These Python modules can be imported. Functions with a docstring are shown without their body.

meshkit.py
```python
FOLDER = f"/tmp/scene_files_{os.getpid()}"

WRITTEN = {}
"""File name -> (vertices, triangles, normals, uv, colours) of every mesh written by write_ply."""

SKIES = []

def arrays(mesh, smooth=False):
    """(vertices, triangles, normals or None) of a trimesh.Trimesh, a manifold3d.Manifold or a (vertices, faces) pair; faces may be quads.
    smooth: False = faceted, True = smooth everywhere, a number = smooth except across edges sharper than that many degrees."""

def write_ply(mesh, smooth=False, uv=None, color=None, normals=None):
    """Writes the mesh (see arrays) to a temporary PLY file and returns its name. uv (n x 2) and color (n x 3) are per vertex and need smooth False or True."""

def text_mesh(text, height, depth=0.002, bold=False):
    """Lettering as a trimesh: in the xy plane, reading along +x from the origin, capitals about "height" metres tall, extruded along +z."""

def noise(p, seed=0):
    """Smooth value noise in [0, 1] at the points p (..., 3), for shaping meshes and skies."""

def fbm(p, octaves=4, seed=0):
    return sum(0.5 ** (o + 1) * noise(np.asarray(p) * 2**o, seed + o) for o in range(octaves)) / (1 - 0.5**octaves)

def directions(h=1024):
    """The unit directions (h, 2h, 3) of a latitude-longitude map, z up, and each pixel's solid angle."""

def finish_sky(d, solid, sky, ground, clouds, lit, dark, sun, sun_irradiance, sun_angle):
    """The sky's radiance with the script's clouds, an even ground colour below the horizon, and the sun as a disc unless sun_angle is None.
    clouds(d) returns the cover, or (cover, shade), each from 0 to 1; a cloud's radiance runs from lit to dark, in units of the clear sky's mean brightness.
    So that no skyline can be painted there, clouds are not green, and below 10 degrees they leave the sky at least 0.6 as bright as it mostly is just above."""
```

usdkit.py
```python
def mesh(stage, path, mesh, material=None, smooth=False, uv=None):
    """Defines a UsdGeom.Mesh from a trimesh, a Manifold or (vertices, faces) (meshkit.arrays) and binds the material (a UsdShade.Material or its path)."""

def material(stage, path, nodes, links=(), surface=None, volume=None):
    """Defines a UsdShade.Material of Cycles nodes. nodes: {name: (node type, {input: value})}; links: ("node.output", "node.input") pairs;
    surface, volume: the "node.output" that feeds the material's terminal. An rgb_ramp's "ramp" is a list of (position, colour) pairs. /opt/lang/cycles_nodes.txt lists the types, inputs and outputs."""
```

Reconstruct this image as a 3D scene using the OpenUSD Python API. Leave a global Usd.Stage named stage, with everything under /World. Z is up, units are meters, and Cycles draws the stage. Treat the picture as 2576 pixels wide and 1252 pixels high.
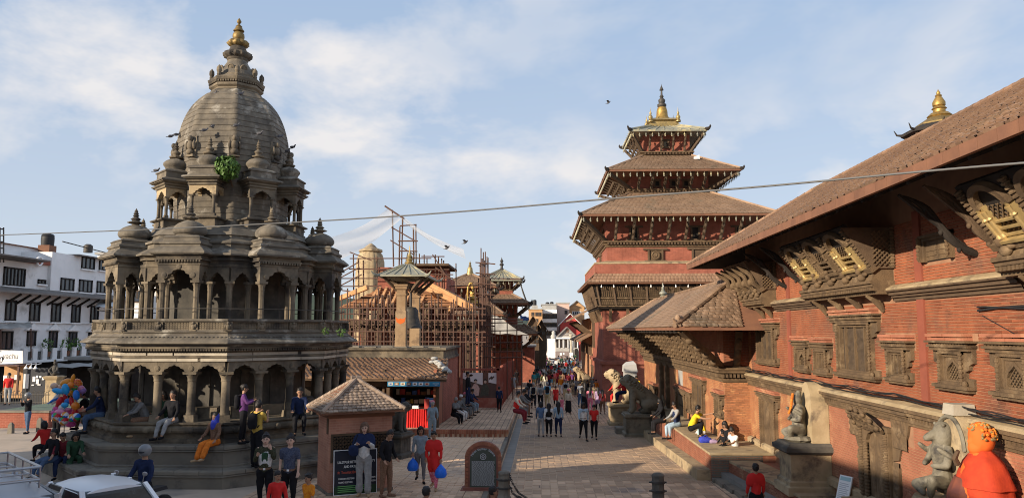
import math, random
import numpy as np
import trimesh, manifold3d, shapely
from shapely.geometry import Polygon, box as sbox
import usdkit, meshkit
from pxr import Usd, UsdGeom, UsdLux, UsdShade, Gf, Sdf, Vt

stage = Usd.Stage.CreateInMemory()
UsdGeom.SetStageUpAxis(stage, UsdGeom.Tokens.z)
UsdGeom.Xform.Define(stage, '/World')
UsdGeom.Scope.Define(stage, '/World/Looks')
rad, deg = math.radians, math.degrees

# ------------------------------------------------------------------ camera
CAMZ, HOR, FPX, VPX = 3.7, 832.0, 1935.0, 1355.0           # eye height, and the lens in units of 1/2576 of the picture's width
PITCH, YAW = math.atan((HOR - 626) / FPX), math.atan((VPX - 1288) / FPX)
Fv = np.array([-math.sin(YAW) * math.cos(PITCH), math.cos(YAW) * math.cos(PITCH), math.sin(PITCH)])
Rv = np.array([math.cos(YAW), math.sin(YAW), 0.0])
Uv = np.cross(Rv, Fv)
cam = UsdGeom.Camera.Define(stage, '/World/camera')
cam.CreateHorizontalApertureAttr(36.0)
cam.CreateVerticalApertureAttr(36.0 * 497 / 1024)
cam.CreateFocalLengthAttr(36.0 * FPX / 2576)
cam.CreateClippingRangeAttr(Gf.Vec2f(0.1, 5000))
cam.CreateExposureAttr(1.32)
m = Gf.Matrix4d(*Rv, 0, *Uv, 0, *(-Fv), 0, 0, 0, CAMZ, 1)
UsdGeom.Xformable(cam).AddTransformOp().Set(m)

# ------------------------------------------------------------------ sun and sky
SUN_AZ, SUN_EL = rad(232), rad(17)
CLOUD_AT = (3.1, 1.4, 0.62)
SUN = np.array([math.sin(SUN_AZ) * math.cos(SUN_EL), math.cos(SUN_AZ) * math.cos(SUN_EL), math.sin(SUN_EL)])
sun = UsdLux.DistantLight.Define(stage, '/World/sun')
sun.CreateNormalizeAttr(True); sun.CreateIntensityAttr(0.8); sun.CreateAngleAttr(0.6); sun.CreateColorAttr(Gf.Vec3f(1.0,0.85,0.66))
zx = SUN; xx = np.cross([0, 0, 1.0], zx); xx /= np.linalg.norm(xx); yx = np.cross(zx, xx)
UsdGeom.Xformable(sun).AddTransformOp().Set(Gf.Matrix4d(*xx, 0, *yx, 0, *zx, 0, 0, 0, 0, 1))
dome = UsdLux.DomeLight.Define(stage, '/World/sky')
skym = usdkit.material(stage, '/World/Looks/sky', {
    'sky': ('sky_texture',{'sky_type': 'single_scattering','sun_disc': False,'sun_elevation': SUN_EL,'sun_rotation': SUN_AZ,'altitude': 1300.0,'aerosol_density': 1.6}),
    'tc': ('texture_coordinate', {}), 'sep': ('separate_xyz', {}),
    'map': ('mapping', {'scale': (1.0, 1.0, 1.75), 'location': CLOUD_AT}),
    'n1': ('noise_texture', {'scale': 4.3, 'detail': 9.0, 'roughness': 0.55, 'distortion': 0.15}),
    'r1': ('rgb_ramp',{'ramp': [(0.0,(0,0,0)),(0.48,(0,0,0)),(0.55,(.45,.45,.45)),(0.63,(.95,.95,.95)),(1.0,(1,1,1))]}),
    'n2': ('noise_texture', {'scale': 1.5, 'detail': 3.0}),
    'r2': ('rgb_ramp', {'ramp': [(0.0, (.12, .12, .12)), (0.40, (.25, .25, .25)), (0.58, (1, 1, 1)), (1.0, (1, 1, 1))]}),
    'mul': ('mix_color', {'blend_type': 'multiply', 'fac': 1.0}), 'bw': ('rgb_to_bw', {}),
    'hz': ('rgb_ramp',{'ramp': [(0.0,(1.62,1.74,1.95)),(0.12,(1.44,1.63,1.93)),(0.42,(1.02,1.36,1.88)),(1.0,(.75,1.1,1.75))]}),
    'veil': ('mix_color', {'blend_type': 'mix', 'fac': .93}),
    'mx': ('mix_color', {'blend_type': 'mix', 'b': (2.34, 2.28, 2.27)}),
    'bg': ('background_shader', {'strength': 0.15}),
},[('tc.generated','map.vector'),('map.vector','n1.vector'),('map.vector','n2.vector'),('n1.fac','r1.fac'),('n2.fac','r2.fac'),('r1.color','mul.a'),('r2.color','mul.b'),
    ('tc.generated','sep.vector'),('sep.z','hz.fac'),('hz.color','veil.b'),('sky.color','veil.a'),('veil.result','mx.a'),('mul.result','bw.color'),('bw.val','mx.fac'),('mx.result','bg.color')],surface='bg.background')
UsdShade.MaterialBindingAPI.Apply(dome.GetPrim()).Bind(skym)
dome.GetPrim().SetCustomDataByKey('kind', 'structure')

# ------------------------------------------------------------------ pixel helpers (to place things on the ground or on a wall)
def ray(px, py):
    return Fv + (px - 1288) / FPX * Rv + (626 - py) / FPX * Uv
def at_y(px, py, y):
    r = ray(px, py); return np.array([0, 0, CAMZ]) + r * (y / r[1])
def at_x(px, py, x):
    r = ray(px, py); return np.array([0, 0, CAMZ]) + r * (x / r[0])
def at_z(px, py, z):
    r = ray(px, py); return np.array([0, 0, CAMZ]) + r * ((z - CAMZ) / r[2])
SLOPE = -0.028
def gz(y, off=0.0): return SLOPE * min(y, 100.0) + off       # the square falls away from the camera and levels out at its far end
def at_g(px, py, off=0.0):
    r = ray(px, py); t = (off - CAMZ) / (r[2] - SLOPE * r[1])
    if t * r[1] > 100: t = (off + SLOPE * 100 - CAMZ) / r[2]
    return np.array([0, 0, CAMZ]) + r * t
STREET = -0.2

# ------------------------------------------------------------------ scene graph helpers
ZW = None
class Node:
    def __init__(s, prim, path, loc, rz):
        s.prim, s.path, s.loc, s.rz, s.kids = prim, path, np.asarray(loc, float), rz, {}
ROOT = Node(None, '/World', (0, 0, 0), 0.0)
for k in ('camera', 'sun', 'sky', 'Looks'): ROOT.kids[k] = 1
def newpath(parent, name):
    n = parent.kids.get(name, 0); parent.kids[name] = n + 1
    return f'{parent.path}/{name}' if n == 0 else f'{parent.path}/{name}_{n:03d}'
def tag(prim, label=None, cat=None, group=None, kind=None):
    for k, v in (('label', label), ('category', cat), ('group', group), ('kind', kind)):
        if v: prim.SetCustomDataByKey(k, v)
def thing(name, label, cat, loc=(0, 0, 0), rz=0.0, group=None):
    """An Xform directly under /World at the thing's base; its children are its parts. rz in degrees."""
    p = newpath(ROOT, name); x = UsdGeom.Xform.Define(stage, p)
    x.AddTranslateOp().Set(Gf.Vec3d(*map(float, loc)))
    if rz: x.AddRotateZOp().Set(float(rz))
    tag(x.GetPrim(), label, cat, group)
    return Node(x.GetPrim(), p, loc, rz)
def add(parent, name, mesh, mat, label=None, smooth=False, kind=None, world=True):
    """One Mesh prim under parent. world: vertices are world coordinates and the thing is not turned; else local ones."""
    if isinstance(mesh, B): mesh = mesh.get()
    v, f = (np.asarray(mesh.vertices), np.asarray(mesh.faces)) if hasattr(mesh, 'vertices') else mesh
    if smooth: used,f = np.unique(np.asarray(f),return_inverse=True); f = f.reshape(-1,np.shape(mesh[1])[1] if not hasattr(mesh,'faces') else 3); v = np.asarray(v)[used]
    if world: v = np.asarray(v, float) - parent.loc
    if ZW is not None: v = np.array(v); v[:, 2] = ZW(v[:, 2] + (parent.loc[2] if world else 0)) - (parent.loc[2] if world else 0)
    p = newpath(parent, name)
    pr = usdkit.mesh(stage, p, (v, f), MATS[mat] if isinstance(mat, str) else mat, smooth=smooth).GetPrim()
    if label: pr.SetCustomDataByKey('label', label)
    if kind or name in ('dentils','cornice_dentils','dome_dentils','wind_bells','sill_rails','cables','bosses','window_bars'): pr.SetCustomDataByKey('kind',kind or 'stuff')
    return Node(pr, p, parent.loc if world else (0, 0, 0), 0.0)
def single(name, mesh, mat, label=None, cat=None, group=None, kind=None, smooth=False):
    n = add(ROOT, name, mesh, mat, smooth=smooth); tag(n.prim, label, cat, group, kind); return n

class B:
    """Collects boxes, beams, lathes, lofts and tubes into one mesh."""
    def __init__(s): s.v, s.f, s.n = [], [], 0
    def raw(s, v, f):
        v = np.asarray(v, float); f = np.asarray(f, int)
        if f.shape[1] == 4: f = np.vstack([f[:, [0, 1, 2]], f[:, [0, 2, 3]]])
        s.v.append(v); s.f.append(f + s.n); s.n += len(v); return s
    def mesh(s, m, M=None):
        v = np.asarray(m.vertices if hasattr(m,'vertices') else m[0],float); f = np.asarray(m.faces if hasattr(m,'faces') else m[1])
        if M is not None: v = v @ M[:3, :3].T + M[:3, 3]
        return s.raw(v, f)
    def box(s, x0, x1, y0, y1, z0, z1, M=None, top=1.0):
        cx, cy = (x0 + x1) / 2, (y0 + y1) / 2
        v = np.array([[x0,y0,z0],[x1,y0,z0],[x1,y1,z0],[x0,y1,z0],[x0,y0,z1],[x1,y0,z1],[x1,y1,z1],[x0,y1,z1]],float)
        if top != 1.0: v[4:, 0] = cx + (v[4:, 0] - cx) * top; v[4:, 1] = cy + (v[4:, 1] - cy) * top
        if M is not None: v = v @ M[:3, :3].T + M[:3, 3]
        return s.raw(v, BOXF)
    def cbox(s, c, sx, sy, sz, M=None, top=1.0):
        return s.box(c[0] - sx / 2, c[0] + sx / 2, c[1] - sy / 2, c[1] + sy / 2, c[2], c[2] + sz, M, top)
    def beam(s, p, q, w, h, up=(0, 0, 1), w2=None, h2=None):
        p, q = np.asarray(p, float), np.asarray(q, float); d = (q - p) / (np.linalg.norm(q - p) + 1e-9)
        up = np.asarray(up, float)
        if abs(d @ up) > .99: up = np.array([1.0, 0, 0])
        a = np.cross(d, up); a /= np.linalg.norm(a); b = np.cross(a, d)
        o = []
        for c, ww, hh in ((p, w, h), (q, w2 or w, h2 or h)):
            for sa, sb in ((-1, -1), (1, -1), (1, 1), (-1, 1)): o.append(c + a * sa * ww / 2 + b * sb * hh / 2)
        return s.raw(o, BOXF)
    def loft(s, rings, cap=True, closed=True):
        n = len(rings[0]); v = np.vstack([np.asarray(r, float) for r in rings]); f = []
        for i in range(len(rings) - 1):
            for j in range(n if closed else n - 1):
                k = (j + 1) % n; f.append([i * n + j, i * n + k, (i + 1) * n + k, (i + 1) * n + j])
        s.raw(v, f)
        if cap and closed:
            for base, r in ((0, rings[0]), (len(rings) - 1, rings[-1])):
                c = np.mean(np.asarray(r, float), 0); fan = [[j, (j + 1) % n, n] for j in range(n)]
                if base == 0: fan = [t[::-1] for t in fan]
                s.raw(np.vstack([r, c]), fan)
        return s
    def lathe(s, prof, c=(0, 0, 0), n=12, M=None, petals=0, amp=0.0):
        a = np.arange(n) * 2 * math.pi / n; rings = []
        for pr in prof:
            r, z = pr[0], pr[1]; k = 1 + (amp if len(pr) < 3 else pr[2]) * np.abs(np.cos(a * petals / 2)) if petals else 1.0
            rings.append(np.stack([c[0] + r * k * np.cos(a), c[1] + r * k * np.sin(a), np.full(n, c[2] + z)], 1))
        if M is not None: rings = [r @ M[:3, :3].T + M[:3, 3] for r in rings]
        return s.loft(rings)
    def tube(s, pts, r, n=6):
        p = np.asarray(pts, float); t = np.gradient(p, axis=0); t /= np.linalg.norm(t, axis=1, keepdims=True) + 1e-9
        rr = np.broadcast_to(np.asarray(r, float), (len(p),)); a = np.arange(n) * 2 * math.pi / n; rings = []
        u = np.cross(t[0], [0, 0, 1.0] if abs(t[0, 2]) < .9 else [1.0, 0, 0])
        for i in range(len(p)):
            u = u - t[i] * (u @ t[i]); u /= np.linalg.norm(u) + 1e-9; w = np.cross(t[i], u)
            rings.append(p[i] + rr[i] * (np.cos(a)[:, None] * u + np.sin(a)[:, None] * w))
        return s.loft(rings)
    def rod(s, p, q, r, n=6, r2=None):
        return s.tube([p, q], [r, r if r2 is None else r2], n)
    def ell(s, c, rx, ry=None, rz=None, M=None, sub=1):
        m = ICO[sub]; v = m[0] * [rx, ry or rx, rz or rx] + np.asarray(c, float)
        if M is not None: v = v @ M[:3, :3].T + M[:3, 3]
        return s.raw(v, m[1])
    def prism(s, poly, M, d):
        """poly: shapely polygon in the (u, v) plane of M (columns u, v, w), pushed out by d along w."""
        for g in getattr(poly, 'geoms', [poly]):
            if g.is_empty or g.area < 1e-7: continue
            m = trimesh.creation.extrude_polygon(g, d, engine='earcut'); s.mesh(m, M)
        return s
    def get(s):
        return np.vstack(s.v), np.vstack(s.f)
BOXF = [[0, 3, 2, 1], [4, 5, 6, 7], [0, 1, 5, 4], [1, 2, 6, 5], [2, 3, 7, 6], [3, 0, 4, 7]]
ICO = {k: (lambda m: (np.array(m.vertices), np.array(m.faces)))(trimesh.creation.icosphere(k, 1.0)) for k in (0, 1, 2)}
def frame(o, u, v, w=None):
    M = np.eye(4); M[:3, 0], M[:3, 1] = u, v; M[:3, 2] = np.cross(u, v) if w is None else w; M[:3, 3] = o; return M
def rotz(d, t=(0, 0, 0)):
    c,s_ = math.cos(rad(d)),math.sin(rad(d)); M = np.eye(4); M[0,0],M[0,1],M[1,0],M[1,1] = c,-s_,s_,c; M[:3,3] = t; return M
def bbox1(*a, **k): return B().box(*a, **k)

# ------------------------------------------------------------------ materials
MATS = {}
def mat(name,c1,c2=None,scale=2.0,rough=0.85,bump=0.0,bscale=30.0,metal=0.0,isl=0.0,c3=None,s3=0.6,t3=0.55,detail=5.0,coord='position',spec=0.3,bdist=0.02):
    """Two tones mixed by noise in world space, a third tone as stains, random value per loose piece (isl), fine relief."""
    c2 = c1 if c2 is None else c2
    N = {'geo': ('geometry',{}),'n': ('noise_texture',{'scale': scale,'detail': detail,'roughness': 0.6}),'r': ('rgb_ramp',{'ramp': [(0.0,c1),(0.36,c1),(0.64,c2),(1.0,c2)]}),
         'p': ('principled_bsdf', {'roughness': rough, 'metallic': metal, 'specular_ior_level': spec})}
    L = [('geo.position', 'n.vector'), ('n.fac', 'r.fac')]; col = 'r.color'
    if c3 is not None:
        N['n3'] = ('noise_texture',{'scale': s3,'detail': 7.0,'roughness': 0.65}); N['r3'] = ('rgb_ramp',{'ramp': [(0.0,(0,0,0)),(t3 - .04,(0,0,0)),(t3 + .09,(1,1,1)),(1.0,(1,1,1))]})
        N['b3'] = ('rgb_to_bw', {}); N['m3'] = ('mix_color', {'blend_type': 'mix', 'b': c3})
        L += [('geo.position','n3.vector'),('n3.fac','r3.fac'),('r3.color','b3.color'),('b3.val','m3.fac'),(col,'m3.a')]; col = 'm3.result'
    if isl:
        N['oi'] = ('object_info',{}); N['ad'] = ('math',{'math_type': 'add'}); N['fr'] = ('math',{'math_type': 'fraction'}); N['mr'] = ('map_range',{'to_min': 1 - isl,'to_max': 1 + isl}); N['hs'] = ('hsv',{})
        L += [('geo.random_per_island','ad.value1'),('oi.random','ad.value2'),('ad.value','fr.value1'),('fr.value','mr.value'),('mr.result','hs.value'),(col,'hs.color')]; col = 'hs.color'
    if bump:
        N['nb'] = ('noise_texture',{'scale': bscale,'detail': 4.0,'roughness': 0.65}); N['bp'] = ('bump',{'strength': bump,'distance': bdist})
        L += [('geo.position', 'nb.vector'), ('nb.fac', 'bp.height'), ('bp.normal', 'p.normal')]
    L.append((col, 'p.base_color'))
    MATS[name] = usdkit.material(stage, '/World/Looks/' + name, N, L, surface='p.BSDF'); return name
def brickmat(name, a, b, mortar, bw=0.22, bh=0.065, ms=0.012, c3=None, rough=.9, bump=.4, flat=False, off=.5):
    """Brick or paving pattern for surfaces too far off to build each piece; flat: lies in the ground plane."""
    N = {'geo': ('geometry', {}), 's': ('separate_xyz', {}), 'ad': ('math', {'math_type': 'add'}), 'cb': ('combine_xyz', {}),
         'b': ('brick_texture',{'scale': 1.0,'brick_width': bw,'row_height': bh,'mortar_size': ms,'mortar_smooth': .3,'color1': a,'color2': b,'mortar': mortar,'bias': 0.0,'offset': off}),
         'n': ('noise_texture',{'scale': 0.9,'detail': 6.0,'roughness': .65}),'mr': ('map_range',{'from_min': .3,'from_max': .7,'to_min': .68,'to_max': 1.28}),'hs': ('hsv',{}),'p': ('principled_bsdf',{'roughness': rough,'specular_ior_level': .25}),
         'bp': ('bump', {'strength': bump, 'distance': .02, 'invert': True})}
    L = [('geo.position','s.vector'),('geo.position','n.vector'),('n.fac','mr.value'),('mr.result','hs.value'),('b.color','hs.color'),('hs.color','p.base_color'),('b.fac','bp.height'),('bp.normal','p.normal')]
    if flat: L += [('s.y', 'cb.x'), ('s.x', 'cb.y')]
    else: L += [('s.x', 'ad.value1'), ('s.y', 'ad.value2'), ('ad.value', 'cb.x'), ('s.z', 'cb.y')]
    L.append(('cb.vector', 'b.vector'))
    MATS[name] = usdkit.material(stage, '/World/Looks/' + name, N, L, surface='p.BSDF'); return name

mat('stone', (.105, .085, .06), (.20, .162, .112), 1.3, bump=.5, bscale=18, c3=(.045, .039, .033), s3=.75, t3=.5)
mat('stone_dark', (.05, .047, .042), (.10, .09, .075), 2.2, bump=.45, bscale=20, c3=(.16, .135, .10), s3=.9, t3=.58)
mat('stone_top', (.155, .132, .10), (.085, .074, .06), 2.6, bump=.5, bscale=22, c3=(.30, .275, .23), s3=1.7, t3=.6)
mat('stone_pale', (.42, .375, .30), (.33, .29, .225), 3.0, bump=.25, bscale=25, isl=.12)
mat('stone_step', (.15, .135, .11), (.205, .18, .14), 1.4, bump=.4, bscale=16, c3=(.085, .078, .068), s3=1.1, t3=.55, isl=.08)
mat('stone_warm', (.30, .225, .13), (.40, .31, .19), 2.0, bump=.5, bscale=22, c3=(.15, .115, .08), s3=1.8, t3=.56)
mat('gold_dark', (.24, .165, .06), (.15, .105, .045), 6.0, rough=.55, metal=.5, bump=.2)
mat('gold', (.42, .27, .075), (.27, .17, .06), 6.0, rough=.5, metal=.7, bump=.15, bscale=30)
mat('gold_dull', (.42, .31, .13), (.26, .20, .10), 4.0, rough=.5, metal=.6, bump=.2, bscale=20)
mat('gilt', (.52, .38, .17), (.36, .26, .12), 5, rough=.5, metal=.45, bump=.2)
mat('metal_roof', (.20, .20, .16), (.26, .255, .20), 2.0, rough=.55, metal=.2, c3=(.42, .36, .2), s3=1.2)
mat('brick_red', (.27, .084, .038), (.18, .056, .028), 2.2, isl=.3, bump=.35, bscale=60, c3=(.13, .058, .038), s3=.7, t3=.56)
mat('brick_ochre', (.38, .17, .075), (.27, .105, .05), 1.6, isl=.26, bump=.35, bscale=60, c3=(.47, .27, .12), s3=1.1, t3=.56)
mat('mortar', (.33, .18, .105), (.26, .135, .08), 3.0, bump=.3, bscale=50)
mat('plaster_red', (.26, .075, .045), (.20, .058, .036), 1.6, bump=.2, bscale=30)
brickmat('brick_far', (.28, .088, .056), (.21, .066, .044), (.31, .12, .082), .26, .085, .012)
brickmat('brick_far_ochre', (.42, .20, .10), (.33, .14, .075), (.42, .28, .17), .26, .085, .012)
brickmat('brick_booth', (.43, .215, .145), (.36, .17, .115), (.42, .235, .165), .24, .065, .008, bump=.25)
brickmat('paving_far', (.54, .375, .25), (.44, .305, .20), (.15, .105, .08), .5, .25, .018, flat=True, bump=.3)
mat('paver', (.56, .39, .255), (.45, .31, .20), 0.8, isl=.26, bump=.3, bscale=40, c3=(.30, .23, .18), s3=.5, t3=.57)
mat('paving_joint', (.12, .09, .065), (.13, .10, .075), 3.0)
mat('paving_grey', (.25, .235, .21), (.20, .19, .17), 1.2, isl=.1, bump=.25, bscale=30)
mat('road', (.43, .345, .265), (.36, .29, .22), .9, bump=.25, bscale=40, c3=(.24, .21, .18), s3=.4)
mat('tile', (.19, .122, .078), (.26, .172, .112), 1.2, isl=.28, bump=.25, bscale=40, c3=(.17, .125, .085), s3=.5, t3=.58)
mat('tile_red', (.185, .108, .068), (.255, .158, .10), 1.0, isl=.25, bump=.25, bscale=40, c3=(.19, .125, .08), s3=.6, t3=.6)
mat('tile_grey', (.22, .165, .125), (.29, .22, .165), 1.5, isl=.28, bump=.25, bscale=40)
mat('fascia', (.20, .095, .055), (.15, .072, .045), 2.0, isl=.1, bump=.2, bscale=30)
mat('wood', (.075, .048, .030), (.115, .075, .045), 3.0, bump=.5, bscale=35)
mat('wood_dusty', (.145, .095, .052), (.088, .058, .034), 3.5, bump=.6, bscale=35, c3=(.22, .155, .09), s3=2.2, t3=.6)
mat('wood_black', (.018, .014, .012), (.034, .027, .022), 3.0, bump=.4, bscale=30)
mat('wood_new', (.40, .20, .085), (.52, .29, .14), 2.0, bump=.2, bscale=20, isl=.12)
mat('wood_plank', (.24, .115, .058), (.32, .16, .082), 2.0, bump=.2, bscale=20, isl=.14)
mat('rust', (.125, .064, .044), (.085, .05, .038), 5.0, rough=.75, bump=.2, bscale=40)
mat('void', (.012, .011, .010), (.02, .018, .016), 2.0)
mat('white_wall', (.74, .74, .73), (.66, .66, .65), .8, bump=.15, bscale=20, c3=(.40, .39, .37), s3=.5, t3=.62)
mat('hall_white', (.38, .37, .345), (.32, .31, .295), 1.0)
mat('wood_shaded', (.055, .038, .025), (.085, .058, .036), 5, bump=.6, bscale=40)  # wood with recess and under-eave shade put into its colour
mat('white_paint', (.75, .75, .74), rough=.5)
mat('grey_concrete', (.36, .35, .33), (.28, .275, .26), 1.0, bump=.2, bscale=15)
mat('grey_roof', (.20, .18, .165), (.15, .138, .128), 1.4, bump=.2, bscale=15)
mat('pink_wall', (.55, .40, .33), (.50, .36, .30), 1.0)
mat('ochre_wall', (.48, .29, .14), (.38, .22, .11), 1.0, bump=.2, bscale=20)
mat('red_wall', (.42, .06, .05), (.36, .05, .045), 1.0)
mat('glass_dark', (.03, .034, .04), rough=.15, spec=.5)
mat('black', (.02, .02, .022), rough=.6)
mat('black_paint', (.025, .027, .033), rough=.4)
mat('iron', (.05, .048, .046), (.08, .07, .06), 6.0, rough=.6, metal=.3)
mat('leaf', (.055, .115, .022), (.10, .19, .035), 5.0, rough=.6, isl=.35)
# ------------------------------------------------------------------ the ground: one sheet to the horizon, street and pavements 4 mm and a kerb apart
def sheet(x0, x1, y0, y1, off=0.0, nx=1, ny=1):
    xs, ys = np.linspace(x0, x1, nx + 1), np.linspace(y0, y1, ny + 1)
    v = [[x,y,gz(y,off)] for y in ys for x in xs]; f = [[j * (nx + 1) + i,j * (nx + 1) + i + 1,(j + 1) * (nx + 1) + i + 1,(j + 1) * (nx + 1) + i] for j in range(ny) for i in range(nx)]
    return np.array(v), np.array(f)
def quad(a, b, c, d): return np.array([a, b, c, d], float), np.array([[0, 1, 2, 3]])
KX = -1.35                                                     # the kerb between the raised pavement on the left and the street
g = B()
for x0, x1, y0, y1 in ((-400, 400, -60, 100), (-400, 400, 100, 200)): g.raw(*sheet(x0, x1, y0, y1, -0.22))
g.raw(*quad((-2000, 200, gz(150, -.22)), (2000, 200, gz(150, -.22)), (2500, 2500, gz(150, -.22)), (-2500, 2500, gz(150, -.22))))
single('ground', g, 'road', kind='structure')
def slab(x0, x1, y0, y1, off, thick=.5):
    v = np.array([[x,y,gz(y,o)] for o in (off - thick,off) for (x,y) in ((x0,y0),(x1,y0),(x1,y1),(x0,y1))]); return v,np.array(BOXF)
def slab2(x0,x1,y0,y1,off,thick=.5): b = B(); b.raw(*slab(x0,x1,y0,100,off,thick)).raw(*slab(x0,x1,100,y1,off,thick)); return b
single('street', slab2(KX, 20, 16.9, 190, STREET - .012), 'paving_far', kind='structure')
plaza = single('plaza', slab2(-7.7, KX - .16, 17.6, 190, -0.012), 'paving_far', kind='structure')
single('road', slab(-60, 20, -30, 17.5, -.205, .4), 'road', kind='structure')
single('temple_court', slab(-45, -7.72, 17.52, 70, -.03, .4), 'road', kind='structure')

def pavers(parent, x0, x1, y0, y1, off, L=.5, Wd=.25, gap=.018, th=.03, seed=1, name='paver', mt='paver', nmax=300, keep=None):
    """Separate paving bricks in running bond on the sloping ground: the nearest as parts, the rest joined."""
    rnd = np.random.default_rng(seed); L_ = []; x = x0
    while x < x1:                                                    # columns run along the street, bricks staggered in each
        y = y0 - rnd.uniform(0, L); xb = min(x + Wd * rnd.uniform(.94, 1.06), x1)
        while y < y1:
            l = L * rnd.uniform(.85, 1.12); a, b = max(y, y0), min(y + l, y1)
            if b - a > .05 and (keep is None or keep((x + xb) / 2,y)): L_.append((x + gap / 2,xb - gap / 2,a + gap,b - gap,rnd.normal(0,.004)))
            y += l
        x = xb
    def pv(a, b, c, d, h):
        z0, z1 = gz(c, off), gz(d, off); e = .006
        v = [[a,c,z0 - .012],[b,c,z0 - .012],[b,d,z1 - .012],[a,d,z1 - .012],[a + e,c + e,z0 + h],[b - e,c + e,z0 + h],[b - e,d - e,z1 + h],[a + e,d - e,z1 + h]]
        return np.array(v), np.array(BOXF[1:])
    L_.sort(key=lambda t: t[0] ** 2 + t[2] ** 2 if abs((t[0]) / (t[2] + 1e-6)) < .64 else 1e9)
    for t in L_[:nmax]: add(parent, name, pv(*t), mt)
    if len(L_) > nmax:
        bb = B()
        for t in L_[nmax:]: bb.raw(*pv(*t))
        add(parent, name + '_field', bb, mt, kind='stuff')
st = [c for c in (Node(stage.GetPrimAtPath('/World/street'), '/World/street', (0, 0, 0), 0),)][0]
pavers(st, KX + .42, 5.2, 18.55, 44.0, STREET, seed=3)
pavers(plaza, -7.6, KX - .17, 17.7, 34.6, 0.0, L=.3, Wd=.2, seed=4, keep=lambda x, y: x > -6.1 - (y - 18) * .1)
# grey flagstones across the mouth of the street
fl = B(); rnd = random.Random(5)
for i in range(12):
    for j in range(2):
        x = KX + .3 + i * .62; y = 17.0 + j * .76
        e = np.array([[x, y], [x + .605, y], [x + .605, y + .745], [x, y + .745]])
        z = [gz(q[1], STREET) for q in e]
        add(st,'flagstone',B().loft([[(*q,zz - .03) for q,zz in zip(e,z)],[(*q,zz + .004 + rnd.uniform(0,.004)) for q,zz in zip(e,z)]]),'paving_grey')
# kerb stones and gutter
y = 17.6; k = 0
while y < 75:
    l = rnd.uniform(.75, 1.1) * (1 if y < 40 else 2); e = .012
    add(plaza,'kerb_stone',B().loft([[(KX - .15,y,gz(y,-.3)),(KX,y,gz(y,-.3)),(KX,y + l - e,gz(y + l,-.3)),(KX - .15,y + l - e,gz(y + l,-.3))],
        [(KX - .15,y,gz(y,.005)),(KX - .008,y,gz(y,.0)),(KX - .008,y + l - e,gz(y + l,.0)),(KX - .15,y + l - e,gz(y + l,.005))]]),'stone_step'); y += l
gt = B()
for i in range(46):
    y = 18.5 + i*.62; gt.loft([[(KX + .05,y,gz(y,STREET - .05)),(KX + .4,y,gz(y,STREET - .05)),(KX + .4,y + .6,gz(y + .6,STREET - .05)),(KX + .05,y + .6,gz(y + .6,STREET - .05))],[(KX + .05,y,gz(y,STREET - .01)),(KX + .4,y,gz(y,STREET + .003)),(KX + .4,y + .6,gz(y + .6,STREET + .003)),(KX + .05,y + .6,gz(y + .6,STREET - .01))]])
add(st, 'gutter_slabs', gt, 'paving_grey')
# near edge of the pavement: a row of edging stones
x = -7.7
while x < KX - .05:
    l = min(rnd.uniform(.6,.9),KX - x); add(plaza,'edging_stone',B().box(x + .006,x + l - .006,17.38,17.62,gz(17.6,-.3),gz(17.6,.004)),'stone_step'); x += l
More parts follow.
